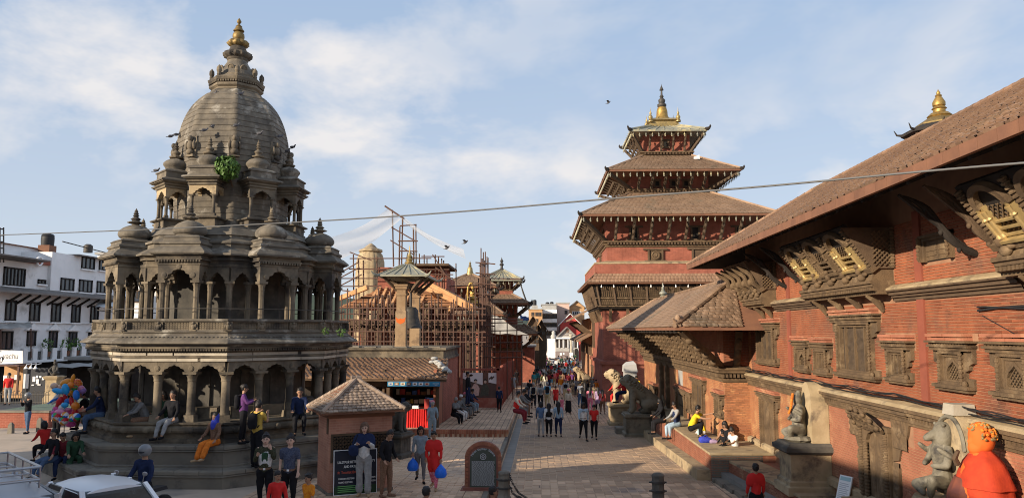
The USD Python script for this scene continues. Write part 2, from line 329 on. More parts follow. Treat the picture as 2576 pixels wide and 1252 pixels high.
# ------------------------------------------------------------------ the octagonal stone temple
TD = 28.5
TC = np.array([-TD * math.sin(rad(22.2)), TD * math.cos(rad(22.2)), 0.0])
GT = gz(TC[1], -.05)
temple = thing('octagonal_temple','dark grey eight-sided stone temple with egg-shaped dome, small pavilions and gilded finial','temple',(TC[0],TC[1],GT - .5))
ZW = lambda z: z + np.where(z > 3.7, .0045 * (z - 3.7) ** 2, 0)
def az(a): return np.array([math.sin(rad(a)), math.cos(rad(a)), 0.0])
CORN = [157.5 + 45 * k for k in range(8)]
FACES = [180 + 45 * k for k in range(8)]
def octring(R, z, n=1): return np.array([TC + R * az(a) + [0, 0, z] for a in CORN])
def octloft(prof, cap=True): return B().loft([octring(R, z)[::-1] for R, z in prof], cap)
def FM(a, r=0.0, z=0.0): return rotz(-a, TC + r * az(a) + [0, 0, z])      # local x along the face, y outwards
AP = math.cos(rad(22.5))
def eyed(p): return np.asarray(p)[:2] @ np.asarray(p)[:2]
rnd = random.Random(11)
# stepped plinth: core, riser and coping slabs of every side
def stepring(R, z0, z1, nslab, over=.05):
    add(temple,'step',octloft([(R + .07,z0),(R + .07,z0 + .1),(R,z0 + .13),(R,z1 - .19),(R + .05,z1 - .16),(R + .02,z1 - .125),(R,z1 - .115),(R - .3,z1 - .115)],True),'stone_step')
    for a in FACES:
        ap = (R + over) * AP; hw = (R + over) * math.sin(rad(22.5)); d = .85; M = FM(a)
        cuts = [-hw] + sorted(-hw + 2 * hw * (i + rnd.uniform(-.15, .15)) / nslab for i in range(1, nslab)) + [hw]
        for i in range(nslab):
            x0, x1 = cuts[i], cuts[i + 1]; k = (ap - d) / ap; e = .006; h = rnd.uniform(-.006, .006); o = rnd.uniform(-.012, .012)
            if -a % 360 < 100 and a % 360 < 60: pass
            sh = [[x0 + e,ap + o],[x1 - e,ap + o],[(x1 if i < nslab - 1 else hw * k) - e,ap - d],[(x0 if i else -hw * k) + e,ap - d]]
            sh2 = [[x0 + e + .01, ap + o - .02], [x1 - e - .01, ap + o - .02], sh[2], sh[3]]
            b = B().loft([[(*q, z1 - .11) for q in sh], [(*q, z1 - .03 + h) for q in sh], [(*q, z1 + h) for q in sh2]])
            v, f = b.get(); add(temple, 'coping_slab', (v @ M[:3, :3].T + M[:3, 3], f), 'stone_step')
stepring(5.34, GT - .3, -.14, 6)
stepring(4.72, -.2, .46, 5)
add(temple,'plinth',octloft([(4.28,.3),(4.28,.56),(4.2,.6),(4.2,.72),(4.3,.76),(4.34,.82),(4.34,.9),(4.25,.96),(4.3,1.0),(4.3,1.05),(3.2,1.06)]),'stone')
lump = B()
for a in FACES:                                                   # carved knobs along the bench front
    M = FM(a)
    for i in range(5):
        lump.ell((-1.3 + i * .65, 4.3 * AP + .03, .84), .11, .07, .1, M)
add(temple, 'carved_knobs', lump, 'stone', kind='stuff')
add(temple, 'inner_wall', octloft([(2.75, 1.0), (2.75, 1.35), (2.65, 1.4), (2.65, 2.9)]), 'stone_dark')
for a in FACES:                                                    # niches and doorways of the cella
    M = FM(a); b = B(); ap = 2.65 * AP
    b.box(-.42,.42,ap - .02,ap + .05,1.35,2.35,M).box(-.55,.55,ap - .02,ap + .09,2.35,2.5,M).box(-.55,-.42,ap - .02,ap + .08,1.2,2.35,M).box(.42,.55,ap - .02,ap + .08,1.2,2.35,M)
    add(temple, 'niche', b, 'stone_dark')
    add(temple, 'bench', B().box(-.95, .95, ap, ap + .42, 1.05, 1.38, M), 'stone')
# lower colonnade
def column(M, x, y, z0, z1, r):
    b = B(); h = z1 - z0
    b.cbox((x, y, z0), 2.5 * r, 2.5 * r, .14 * h, M, .9)
    b.lathe([(r*1.08,.14*h),(r*1.12,.17*h),(r,.2*h),(r*.95,.8*h),(r*1.12,.82*h),(r,.84*h),(r*1.1,.88*h),(r*1.35,.93*h),(r*1.5,.95*h)],(x,y,z0),8,M)
    b.cbox((x, y, z0 + .95 * h), 3.0 * r, 3.0 * r, .05 * h, M, 1.06)
    return b
def arch_poly(w, z0, z1, aw, ah, lobes=True):
    """A lintel w wide from z0 to z1 with a pointed lobed opening aw wide and ah high cut from below."""
    o = [(-aw/2,z0 - .01),(-aw/2,z0 + .22*ah),(-aw*.40,z0 + .3*ah),(-aw*.37,z0 + .52*ah),(-aw*.25,z0 + .60*ah),(-aw*.20,z0 + .80*ah),(-aw*.08,z0 + .86*ah),(0,z0 + ah)]
    o = o + [(-x, z) for x, z in o[-2::-1]]
    return sbox(-w / 2, z0, w / 2, z1).difference(Polygon(o))
RC = 3.98
for a in FACES:
    ap, hw = RC * AP, RC * math.sin(rad(22.5)); M = FM(a)
    for i in range(3):
        x = -hw + 2 * hw * i / 3
        Mc = M if i else FM(a - 22.5); cx, cy = (x, ap) if i else (0, RC)
        add(temple, 'column', column(Mc, cx, cy, 1.05, 2.5, .13), 'stone', smooth=40)
        xc = -hw + 2 * hw * (i + .5) / 3; w = 2 * hw / 3
        P = M @ frame((xc,ap + .12,0),(-1,0,0),(0,0,1),(0,1,0)); P = M @ frame((xc,ap - .13,0),(1,0,0),(0,0,1),(0,1,0))
        b = B().prism(arch_poly(w - .006, 2.44, 2.8, w - .24, .27), P, .24)
        b.lathe([(.085,.0),(.085,.015),(.05,.03)],(0,0,0),10,M @ frame((xc - w / 2 + (.1 if i == 0 else 0) + .0,ap + .11,2.6),(1,0,0),(0,0,1),(0,1,0)))
        add(temple, 'arch', b, 'stone')
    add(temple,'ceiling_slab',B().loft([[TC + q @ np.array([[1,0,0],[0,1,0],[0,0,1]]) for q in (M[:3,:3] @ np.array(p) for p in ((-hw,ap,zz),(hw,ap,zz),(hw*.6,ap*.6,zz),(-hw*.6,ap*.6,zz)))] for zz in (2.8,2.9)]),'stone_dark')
    for z, o in ((2.81, .16), (2.98, .17)):                        # pale stone courses of the frieze
        n = 4; e = .006
        for i in range(n):
            x0, x1 = -1 + 2 * i / n + (rnd.uniform(-.08, .08) if i else 0), -1 + 2 * (i + 1) / n
            k = (ap + o) * math.tan(rad(22.5)); add(temple,'frieze_slab',B().box(x0 * k + e,x1 * k - e,ap - .1,ap + o + rnd.uniform(-.008,.008),z,z + .085,M),'stone_pale')
    d = B(); k = (ap + .3) * math.tan(rad(22.5)); n = 40
    for i in range(n):
        x = -k + 2 * k * (i + .5) / n; d.box(x - k / n * .6, x + k / n * .6, ap + .1, ap + .31, 3.12, 3.17, M)
    add(temple, 'dentils', d, 'stone')
add(temple,'frieze',octloft([(RC + .09,2.8),(RC + .16,2.82),(RC + .14,2.9),(RC + .2,2.91),(RC + .2,2.98),(RC + .14,2.98),(RC + .15,3.08),(RC + .2,3.09),(RC + .2,3.12),(RC + .12,3.12),(RC + .12,3.17),(RC + .34,3.18),(RC + .34,3.22),(RC + .27,3.24)]),'stone')
add(temple,'lower_eave',octloft([(RC + .3,3.22),(RC + .34,3.3),(RC + .5,3.33),(RC + .5,3.37),(RC + .46,3.40),(RC + .28,3.50),(RC + .16,3.60),(RC + .16,3.63)]),'stone_top')
wv = B()
for a in FACES:                                                    # scalloped edge on the eave
    M = FM(a); k = (RC + .22) * math.sin(rad(22.5))
    for i in range(26):
        wv.ell((-k + 2 * k * (i + .5) / 26, (RC + .26) * AP, 3.52), .055, .05, .025, M, 0)
add(temple, 'eave_scallops', wv, 'stone_top', kind='stuff')
# balustrade with pierced panels between carved posts
add(temple, 'gallery_floor', octloft([(RC + .12, 3.6), (RC + .12, 3.7), (RC + .06, 3.72), (2.2, 3.72)]), 'stone')
RB = 4.12
for a in FACES:
    M = FM(a); ap, hw = RB * AP, RB * math.sin(rad(22.5))
    add(temple,'handrail',B().box(-hw,hw,ap - .16,ap + .04,4.0,4.06,M).box(-hw,hw,ap - .13,ap + .01,3.97,4.0,M).box(-hw,hw,ap - .14,ap + .03,3.66,3.73,M),'stone_top')
    for i in range(3):
        xc = -hw + 2 * hw * (i + .5) / 3; w = 2 * hw / 3 - .3; b = B()
        b.box(xc - w / 2, xc + w / 2, ap - .1, ap - .06, 3.72, 3.98, M)
        for j in range(9):
            for q in range(4):
                b.box(xc - w / 2 + w * (j + .12) / 9,xc - w / 2 + w * (j + .88) / 9,ap - .07,ap - .045,3.73 + q * .06,3.765 + q * .06,M)
        b.box(xc - w / 2,xc + w / 2,ap - .1,ap - .03,3.72,3.745,M).box(xc - w / 2,xc + w / 2,ap - .1,ap - .03,3.95,3.975,M)
        add(temple, 'pierced_panel', b, 'stone')
        x = -hw + 2 * hw * i / 3; Mp, px_, py_ = (FM(a - 22.5), 0, RB) if i == 0 else (M, x, ap)
        p = B().box(px_ - .13, px_ + .13, py_ - .15, py_ - .01, 3.7, 3.98, Mp)
        p.ell((px_,py_ + .0,3.82),.07,.05,.1,Mp).ell((px_,py_ + .01,3.93),.045,.045,.045,Mp).ell((px_ - .07,py_,3.86),.035,.03,.06,Mp).ell((px_ + .07,py_,3.84),.035,.03,.07,Mp).box(px_ - .1,px_ + .1,py_ - .02,py_ + .05,3.7,3.74,Mp)
        add(temple, 'carved_post', p, 'stone', smooth=50)
# upper gallery: columns, core, pavilions
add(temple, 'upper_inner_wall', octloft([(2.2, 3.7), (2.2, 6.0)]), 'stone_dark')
RU = 3.32
for a in FACES:
    ap, hw = RU * AP, RU * math.sin(rad(22.5)); M = FM(a); Mc = FM(a - 22.5)
    add(temple, 'gallery_column', column(Mc, 0, RU, 3.72, 5.2, .095), 'stone', smooth=40)
    for x in (-.66, .66):
        add(temple, 'gallery_column', column(M, x * 1.0, ap - .02, 3.72, 5.2, .08), 'stone', smooth=40)
    wl = (hw - .55)
    for s in (-1, 1):
        P = M @ frame((s * (.55 + wl / 2),ap - .1,0),(1,0,0),(0,0,1),(0,1,0)); add(temple,'gallery_arch',B().prism(arch_poly(wl,5.15,5.62,wl - .2,.34),P,.2),'stone')
    # pavilion projecting from the face
    r0, r1 = ap - .05, 3.68; hwk = .52; k = B()
    for x in (-hwk, hwk):
        add(temple, 'pavilion_column', column(M, x, r1, 3.72, 5.2, .09), 'stone', smooth=40)
    k.prism(arch_poly(2 * hwk + .22,5.15,5.66,2 * hwk - .18,.42),M @ frame((0,r1 - .1,0),(1,0,0),(0,0,1),(0,1,0)),.2)
    for s in (-1,1): k.prism(arch_poly(r1 - r0,5.15,5.66,r1 - r0 - .2,.36),M @ frame((s * hwk - .1,(r0 + r1) / 2,0),(0,1,0),(0,0,1),(1,0,0)),.2)
    k.ell((0,r1 + .1,5.6),.09,.04,.09,M).ell((-hwk + .08,r1 + .1,5.35),.09,.03,.09,M).ell((hwk - .08,r1 + .1,5.35),.09,.03,.09,M)
    pv = add(temple, 'lower_pavilion', k, 'stone')
    def sq(prof, rc, x0=None):                                      # square stack centred at radius rc
        return B().loft([[(M[:3,:3] @ np.array(q) + M[:3,3]) for q in ((-h,rc - h,z),(h,rc - h,z),(h,rc + h,z),(-h,rc + h,z))] for h,z in prof])
    add(pv,'cornice',sq([(.62,5.64),(.66,5.66),(.66,5.72),(.62,5.73),(.64,5.78),(.72,5.80),(.72,5.84),(.68,5.85),(.7,5.92),(.8,5.95),(.8,5.99)],3.14),'stone')
    dn = B()
    for i in range(16):
        dn.box(-.68 + i * .088, -.68 + i * .088 + .05, 3.14 + .66, 3.14 + .735, 5.735, 5.795, M)
    add(pv, 'dentils', dn, 'stone')
    add(pv,'stepped_roof',sq([(.84,5.98),(.84,6.03),(.70,6.16),(.62,6.2),(.60,6.26),(.64,6.28),(.64,6.34),(.56,6.38),(.55,6.46),(.58,6.48),(.50,6.54)],3.14),'stone_top')
    add(pv,'ribbed_dome',B().lathe([(.40,0,0),(.42,.06,0),(.40,.1,0),(.46,.13,.02),(.485,.2,.05),(.47,.28,.07),(.42,.36,.08),(.33,.44,.08),(.22,.5,.05),(.14,.53,0)],(0,3.14,6.5),40,M,petals=22),'stone_top',smooth=50)
    add(pv,'finial',B().lathe([(.11,0),(.12,.04),(.2,.07,.25),(.21,.1,.25),(.12,.13),(.11,.16),(.15,.19,.1),(.1,.24),(.06,.27),(.1,.3),(.06,.34),(.085,.37),(.05,.41),(.06,.44),(.03,.49),(.0,.55)],(0,3.14,7.03),16,M,petals=10),'stone',smooth=50)
add(temple,'main_cornice',octloft([(RU + .08,5.6),(RU + .12,5.64),(RU + .12,5.72),(RU + .08,5.74),(RU + .1,5.82),(RU + .18,5.84),(RU + .18,5.9),(RU + .14,5.92),(RU + .26,5.98)]),'stone')
add(temple,'main_roof',octloft([(RU + .3,5.98),(RU + .3,6.03),(RU + .02,6.18),(RU - .12,6.24),(RU - .14,6.36),(RU - .06,6.38),(RU - .06,6.44),(RU - .3,6.54),(RU - .34,6.64),(RU - .28,6.66),(RU - .5,6.84),(RU - .62,6.92),(RU - .8,7.0),(2.1,7.02)]),'stone_top')
# iron rail and lamps cable strung between the upper columns
rl = B(); rr = [TC + 3.98 * az(a) + [0, 0, 4.36] for a in range(0, 361, 15)]
rl.tube(rr, .014, 5); add(temple, 'guard_rail', rl, 'iron')
# upper tier
def karvel(a, rc):
    M = FM(a); h0 = .36
    def sq(prof,dy=0): return B().loft([[(M[:3,:3] @ np.array(q) + M[:3,3]) for q in ((-h,rc - h,z),(h,rc - h,z),(h,rc + h,z),(-h,rc + h,z))] for h,z in prof])
    kb = add(temple,'upper_pavilion',sq([(.5,6.9),(.5,6.98),(.46,7.0),(.46,7.2),(.56,7.24),(.56,7.28),(.5,7.3)]),'stone')
    for x in (-h0, h0):
        for y in (-h0, h0):
            add(kb, 'column', column(M, x, rc + y, 7.29, 7.98, .055), 'stone', smooth=40)
    lb = B()
    for s in (-1, 1):
        lb.prism(arch_poly(2 * h0 + .16,7.96,8.28,2 * h0 - .1,.24),M @ frame((0,rc + s * h0 - .06,0),(1,0,0),(0,0,1),(0,1,0)),.12)
        lb.prism(arch_poly(2 * h0 - .13,7.96,8.28,2 * h0 - .16,.24),M @ frame((s * h0 - .06,rc,0),(0,1,0),(0,0,1),(1,0,0)),.12)
    add(kb, 'lintels', lb, 'stone_warm' if a in (180, 225) else 'stone')  # warm stone on the sun-facing pavilions: sunlight put into the colour
    add(kb,'cornice',sq([(.43,8.26),(.47,8.28),(.47,8.33),(.44,8.34),(.5,8.37),(.5,8.41),(.47,8.42),(.58,8.46),(.58,8.49)]),'stone')
    add(kb,'roof',sq([(.62,8.49),(.62,8.53),(.46,8.6),(.44,8.62),(.44,8.78),(.48,8.8),(.48,8.84),(.4,8.88),(.3,8.92)]),'stone_top')
    add(kb,'ribbed_dome',B().lathe([(.29,0,0),(.31,.06,0),(.33,.11,.03),(.37,.17,.06),(.36,.24,.06),(.28,.32,.06),(.18,.37,.04),(.13,.39,0)],(0,rc,8.9),32,M,petals=18),'stone_top',smooth=50)
    add(kb,'finial',B().lathe([(.12,0),(.18,.03,.2),(.19,.07,.2),(.1,.1),(.1,.14),(.14,.18),(.13,.22),(.07,.26),(.05,.3),(.09,.33),(.05,.37),(.08,.41),(.045,.46),(.06,.49),(.025,.55),(0,.62)],(0,rc,9.29),16,M,petals=9),'stone',smooth=50)
for a in FACES: karvel(a, 1.98)
# the great dome
def domepts():
    P = [(1.76,6.9),(1.82,8.3),(1.84,9.0),(1.82,9.72),(1.76,10.2),(1.62,10.75),(1.38,11.25),(1.10,11.57),(.86,11.76)]
    zs = [p[1] for p in P]; rs = [p[0] for p in P]
    from scipy.interpolate import PchipInterpolator
    f = PchipInterpolator(zs, rs); return f
dfun = domepts(); NA = 128; angs = np.arange(NA) * 360 / NA + 157.5
rings = []
zc = 6.9
while zc < 11.76:
    z1 = min(zc + .19, 11.76)
    for z, g in ((zc, -.022), (zc + .018, 0), (z1 - .018, 0)):
        r = float(dfun(min(z, 11.76))); w = []
        for a in angs:
            dlt = abs(((a - 157.5 + 22.5) % 45) - 22.5); oc = AP / math.cos(rad(22.5 - dlt)); k = .55 * oc / AP * .985 + .45
            rib = .05 if dlt < 5.5 else (.015 if dlt < 7 else 0); w.append(TC + (r * k * .985 + rib + g) * az(a) + [0, 0, z])
        rings.append(w[::-1])
    zc = z1
add(temple, 'dome', B().loft(rings), 'stone_top', smooth=28)
for a in CORN:                                                   # guardian figures on the ribs
    M = FM(a); r = float(dfun(9.7)) + .07; b = B()
    b.box(-.17,.17,r - .1,r + .1,9.28,9.36,M,.9).ell((0,r + .08,9.44),.13,.1,.1,M).ell((0,r + .06,9.64),.12,.1,.17,M).ell((0,r + .07,9.87),.085,.085,.1,M).ell((-.16,r + .05,9.66),.05,.06,.15,M).ell((.16,r + .05,9.66),.05,.06,.15,M)
    b.loft([[M[:3,:3] @ np.array(q) + M[:3,3] for q in ((-w,y,z),(w,y,z),(w,y + .05,z),(-w,y + .05,z))] for w,y,z in ((.17,r - .05,9.36),(.2,r - .07,9.7),(.17,r - .1,9.95),(.02,r - .12,10.08))])
    add(temple, 'guardian_figure', b, 'stone', smooth=50)
add(temple,'dome_cornice',octloft([(.80,11.7),(.88,11.78),(.84,11.84),(.92,11.9),(.92,11.97),(.86,12.0),(.95,12.08),(.97,12.16),(.90,12.2),(.78,12.26),(.74,12.34)]),'stone')
dd = B()
for a in FACES:
    M = FM(a)
    for i in range(8): dd.box(-.34 + i * .088, -.29 + i * .088, .84 * AP, .945 * AP, 12.0, 12.06, M)
add(temple, 'dome_dentils', dd, 'stone')
add(temple,'neck',B().lathe([(.70,12.28),(.66,12.4),(.56,12.55),(.44,12.72),(.36,12.84),(.33,12.93)],TC,24),'stone_top',smooth=50)
for a in FACES:
    M = FM(a)
    add(temple,'neck_medallion',B().lathe([(.125,0),(.125,.05),(.10,.06),(.095,.045),(.05,.05),(.04,.07)],(0,0,0),14,M @ frame((0,.53,12.56),(1,0,0),(0,.35,.94),(0,.94,-.35))),'stone')
for a in CORN:
    M = FM(a); add(temple,'leaf_antefix',B().lathe([(.06,0),(.075,.06),(.06,.1),(.09,.18),(.08,.28),(.0,.38)],(0,.84,12.2),8,M),'stone')
add(temple,'lower_lotus',B().lathe([(.33,12.9,0),(.37,12.95,0),(.36,13.0,0),(.42,13.05,.2),(.43,13.15,.22),(.36,13.22,.1),(.3,13.25,0),(.3,13.3,0),(.24,13.42,0),(.2,13.44,0)],TC,48,petals=14),'stone',smooth=50)
add(temple,'upper_lotus',B().lathe([(.19,13.4,0),(.26,13.43,.25),(.32,13.52,.28),(.26,13.62,.2),(.16,13.66,0)],TC,40,petals=9),'gold_dark',smooth=50)
add(temple,'gilded_finial',B().lathe([(.16,13.64),(.19,13.68),(.21,13.76),(.19,13.86),(.13,13.92),(.1,13.93),(.19,13.95),(.185,13.98),(.13,14.03),(.13,14.05),(.1,14.1),(.115,14.11),(.05,14.17),(.03,14.2),(.075,14.25),(.08,14.29),(.04,14.36),(0,14.41)],TC,24),'gold_dark',smooth=50)

ZW = None
# bush growing from the upper ledge
def leafmass(c, rx, ry, rz, n, size, seed, M=None):
    r = np.random.default_rng(seed); d = r.normal(size=(n,3)); d /= np.linalg.norm(d,axis=1,keepdims=True); q = d * (r.uniform(.45,1,n) ** .5)[:,None] * [rx,ry,rz]
    q *= (.72 + .45 * meshkit.noise(q * 3.1 / max(rx, rz) + seed))[:, None]
    b = B()
    for p, dd_ in zip(q, d):
        u = np.cross(dd_ + r.normal(size=3)*.7,[0,0,1.0]); u /= np.linalg.norm(u) + 1e-9; w = np.cross(u,dd_) + r.normal(size=3)*.35; w /= np.linalg.norm(w); s_ = size*r.uniform(.6,1.3); o = np.asarray(c) + p
        b.raw([o + w * s_, o + u * s_ * .55, o - w * s_ * .9, o - u * s_ * .55], [[0, 1, 2], [0, 2, 3]])
    return b
bp = at_y(571, 424, TC[1] - 2.3)
bush = thing('fig_bush', 'bright green leafy fig bush growing out of the stone temple below its dome', 'bush', bp - [0, 0, .4])
add(bush, 'foliage', leafmass(bp, .46, .36, .44, 900, .07, 3), 'leaf')
add(bush,'stem',B().rod(bp + [0,.5,-.5],bp,.03).rod(bp + [0,.1,-.1],bp + [.2,0,.25],.015).rod(bp + [0,.1,-.1],bp + [-.25,0,.2],.015),'wood')
for i, (px, py, s) in enumerate(((322, 632, .13), (820, 832, .14), (858, 835, .16), (335, 600, .06))):
    if i == 3: continue
    p = at_y(px,py,TC[1] - 2.3); sp = thing('weed_tuft',('small weed tuft on the left eave of the stone temple','weed tuft by the right corner of the temple balustrade, the nearer of two','weed tuft at the far right end of the temple balustrade')[i],'weed',p)
    add(sp, 'foliage', leafmass(p, s, s, s, 90, .035, 20 + i), 'leaf')
# ------------------------------------------------------------------ the brick palace on the right
WX, PY0, PY1, PLZ = 7.3, 3.0, 27.3, -0.05
mat('brick_brown', (.34, .135, .078), (.26, .098, .058), 1.6, isl=.24, bump=.35, bscale=60, c3=(.40, .21, .12), s3=1.1, t3=.58)
palace = thing('brick_palace','long red brick palace with carved wooden windows and deep tiled eaves along the right','palace',(WX,(PY0 + PY1) / 2,PLZ))
core = add(palace, 'wall', B().box(WX, 12.6, PY0, PY1, PLZ - .6, 6.6), 'mortar')
def WM(y, z, out=0.0): return frame((WX - out, y, z), (0, -1, 0), (0, 0, 1), (-1, 0, 0))
def zrect3(x0,x1,yt,yb):                                        # picture rectangle on the wall -> (y centre, z0, width, height)
    a, b = 1853 + x0 * .3318, 1853 + x1 * .3318; c = (a + b) / 2
    ya, yb_ = at_x(a, 800, WX)[1], at_x(b, 800, WX)[1]
    z1, z0 = at_x(c, 543.1 + yt * .3318, WX)[2], at_x(c, 543.1 + yb * .3318, WX)[2]
    return (ya + yb_) / 2, z0, ya - yb_, z1 - z0
SK = []                                                            # (y0, y1, z0, z1) where no brick is laid
def relief(w, h, amp, seed, nx=20, ny=28, base=0.0, fr=5.0):
    u,v = np.meshgrid(np.linspace(-w / 2,w / 2,nx),np.linspace(0,h,ny)); p = np.stack([np.abs(u) * fr * 2.2,v * fr * 2.2,np.zeros_like(u) + seed],-1)
    d = base + amp * (np.abs(meshkit.noise(p,seed) - .5) * 2 * .7 + .3 * meshkit.noise(p * 2.3,seed + 1)); d[0] = d[-1] = 0; d[:,0] = d[:,-1] = 0
    f = [[j * nx + i, j * nx + i + 1, (j + 1) * nx + i + 1, (j + 1) * nx + i] for j in range(ny - 1) for i in range(nx - 1)]
    return np.stack([u, v, d], -1).reshape(-1, 3), np.array(f)
def turned(b, M, x, z0, z1, r, n=8):
    k = max(4, int((z1 - z0) / .07)); pr = []
    for i in range(k):
        za = z0 + (z1 - z0) * i / k; zb = z0 + (z1 - z0) * (i + 1) / k; dz = zb - za
        pr += [(r * .72,za),(r * .72,za + dz * .35),(r * 1.1,za + dz * .5),(r * 1.1,za + dz * .85),(r * .72,za + dz * .95)]
    return b.lathe(pr, (0, 0, 0), n, M @ frame((x, 0, .0), (1, 0, 0), (0, 0, -1), (0, 1, 0)))
def lattice(w, h, d=.02, p=.075, t=.022):
    """Crossed slats in the local xy plane, clipped to the rectangle."""
    b = B(); n = int((w + h) / p) + 1
    for s in (1, -1):
        for i in range(-n, n + 1):
            pts = []                                              # line y = s*x + c
            c = i * p * 1.414 + (h / 2 if s > 0 else h / 2); xs = [-w / 2, w / 2, (0 - c) / s, (h - c) / s]
            for x in xs:
                y = s * x + c
                if -w / 2 - 1e-6 <= x <= w / 2 + 1e-6 and -1e-6 <= y <= h + 1e-6: pts.append((x, y))
            pts = sorted(set((round(a, 5), round(q, 5)) for a, q in pts))
            if len(pts) >= 2 and math.dist(pts[0],pts[-1]) > .03: b.beam((*pts[0],d + .008 * s),(*pts[-1],d + .008 * s),t,.016,up=(0,0,1))
    return b
def tr(vf, M):
    v, f = vf.get() if isinstance(vf, B) else vf; return np.asarray(v) @ M[:3, :3].T + M[:3, 3], f
def newari_window(T, M, w, h, kind='lattice', ear=.22, mt='wood_dusty', seed=0, name='window', lintel=True, jw=None):
    """Layered frame, turned side posts, winged lintel and sill, and an infill; local x right, y up, z out of the wall."""
    j = jw or min(.11, w * .16); fr = B()
    for k, (o, d) in enumerate(((0.0, .13), (j * .5, .08))):
        a = w / 2 - o; bb = w / 2 - o - j * .5
        fr.box(-a, -bb, 0, h - o, 0, d, M).box(bb, a, 0, h - o, 0, d, M).box(-a, a, h - o - j * .5, h - o, 0, d + .004, M)
        if kind != 'door': fr.box(-bb, bb, o * .6, o * .6 + j * .5, 0, d - .003, M)
    P = add(T, name, fr, mt)
    for s in (-1,1): add(P,'turned_post',turned(B(),M @ frame((s * (w / 2 - j * .18),0,.135),(1,0,0),(0,1,0),(0,0,1)),0,.03,h - .03,.034),mt,smooth=40)
    iw, ih = w - 2 * j, h - j
    if kind == 'lattice':
        add(P, 'opening', B().box(-iw / 2, iw / 2, 0, ih, -.03, .012, M), 'void'); add(P, 'lattice', tr(lattice(iw, ih), M), mt)
    elif kind == 'arch':
        add(P,'opening',B().box(-iw / 2,iw / 2,0,ih,-.03,.012,M),'void'); add(P,'lattice',tr(lattice(iw,ih,p=.06,t=.02),M),mt)
        def ar(w_,h_): return [(-w_/2,h_*.2),(-w_/2,h_*.55),(-w_*.38,h_*.74),(-w_*.18,h_*.86),(0,h_),(w_*.18,h_*.86),(w_*.38,h_*.74),(w_/2,h_*.55),(w_/2,h_*.2),(w_*.3,h_*.08),(0,h_*.03),(-w_*.3,h_*.08)]
        ab = B(); ab.prism(sbox(-iw / 2,0,iw / 2,ih).difference(Polygon(ar(iw * .92,ih * .95))),M @ frame((0,0,.015),(1,0,0),(0,1,0),(0,0,1)),.045)
        ab.prism(Polygon(ar(iw * .96,ih * .97)).difference(Polygon(ar(iw * .78,ih * .84)).buffer(0)),M @ frame((0,0,.02),(1,0,0),(0,1,0),(0,0,1)),.06); add(P,'arched_surround',ab,mt)
    elif kind == 'panel':
        add(P, 'carved_panel', tr(relief(iw, ih, .07, seed, nx=16, ny=30), M), 'wood_shaded', smooth=True)  # panel colour darkened to paint the shade of a deep recess
        for s in (-1, 0, 1): add(P, 'mullion', B().box(s * iw * .33 - .018, s * iw * .33 + .018, 0, ih, 0, .075, M), mt)
    elif kind == 'door':
        add(P, 'opening', B().box(-iw / 2, iw / 2, 0, ih, -.03, .01, M), 'void')
        for s in (-1,1): add(P,'door_leaf',B().box(min(0,s*iw/2) + .004,max(0,s*iw/2) - .004,.02,ih,.01,.03,M).box(min(s*.03,s*(iw/2 - .02)),max(s*.03,s*(iw/2 - .02)),.1,ih*.45,.03,.042,M).box(min(s*.03,s*(iw/2 - .02)),max(s*.03,s*(iw/2 - .02)),ih*.5,ih*.92,.03,.042,M),mt)
    if lintel:
        lw = w / 2 + ear; lb = B().box(-lw, lw, h, h + .055, 0, .15, M).box(-lw - .03, lw + .03, h + .058, h + .1, 0, .19, M)
        n = int(2 * lw / .09)
        for i in range(n): lb.box(-lw + (i + .2) * 2 * lw / n, -lw + (i + .8) * 2 * lw / n, h + .1, h + .135, 0, .17, M)
        lb.box(-lw - .05, lw + .05, h + .137, h + .175, 0, .22, M); add(P, 'lintel', lb, mt)
        for s in (-1, 1):
            wing = Polygon([(s * w / 2,h),(s * lw,h),(s * lw,h - .2),(s * (w / 2 + ear * .55),h - .24),(s * (w / 2 + ear * .5),h - .32),(s * w / 2,h - .36)])
            wb = B().prism(wing.buffer(0),M,.08); wb.ell((s * (w / 2 + ear * .5),h - .12,.06),ear * .28,.07,.03,M,1); add(P,'carved_wing',wb,mt)
        cb = B(); o = 0
        for i, (zz, pr) in enumerate(((.178, .14), (.243, .18))):
            n = int((2 * lw + .16) / .21)
            for q in range(n): cb.box(-lw - .08 + q * .21 + .004,-lw - .08 + (q + 1) * .21 - .004,h + zz,h + zz + .052,0,pr + .008 * ((q * 7) % 3),M)
        add(P, 'brick_hood', cb, 'brick_brown', kind='stuff')
        SK.append((M, -lw - .08, lw + .08, h - .0, h + .3)); SK.append((M, -lw, lw, h - .2, h))
    sb = B(); sw = w / 2 + ear * .8
    if kind != 'door':
        sb.box(-sw, sw, -.06, 0, 0, .17, M).box(-sw + .04, sw - .04, -.11, -.063, 0, .13, M)
        for s in (-1,1): sb.ell((s * (w / 2 + .02),.03,.1),.05,.065,.05,M,1).box(min(s * w / 2,s * sw),max(s * w / 2,s * sw),0,.13,0,.05,M)
        add(P, 'sill', sb, mt); SK.append((M, -sw, sw, -.11, .13))
    SK.append((M, -w / 2, w / 2, -.05, h)); return P
def wwin(r, kind, ear=.2, seed=0, shrink=(1, 1), **k):
    y, z, w, h = zrect3(*r); return newari_window(palace, WM(y, z), w * shrink[0], h * shrink[1], kind, ear, seed=seed, **k)
wwin((175, 300, 850, 1100), 'panel', .32, 1)
wwin((465, 545, 990, 1150), 'arch', .18, 2)
wwin((610, 700, 1010, 1175), 'panel', .18, 3)
wwin((790, 1040, 805, 1195), 'panel', .34, 4)
wwin((1170, 1300, 1010, 1225), 'panel', .2, 5)
wwin((1565, 1740, 1020, 1275), 'arch', .26, 6)
wwin((2010, 2230, 1040, 1340), 'arch', .26, 7)
wwin((1455, 1690, 120, 330), 'door', .16, 8, lintel=False, name='upper_window')
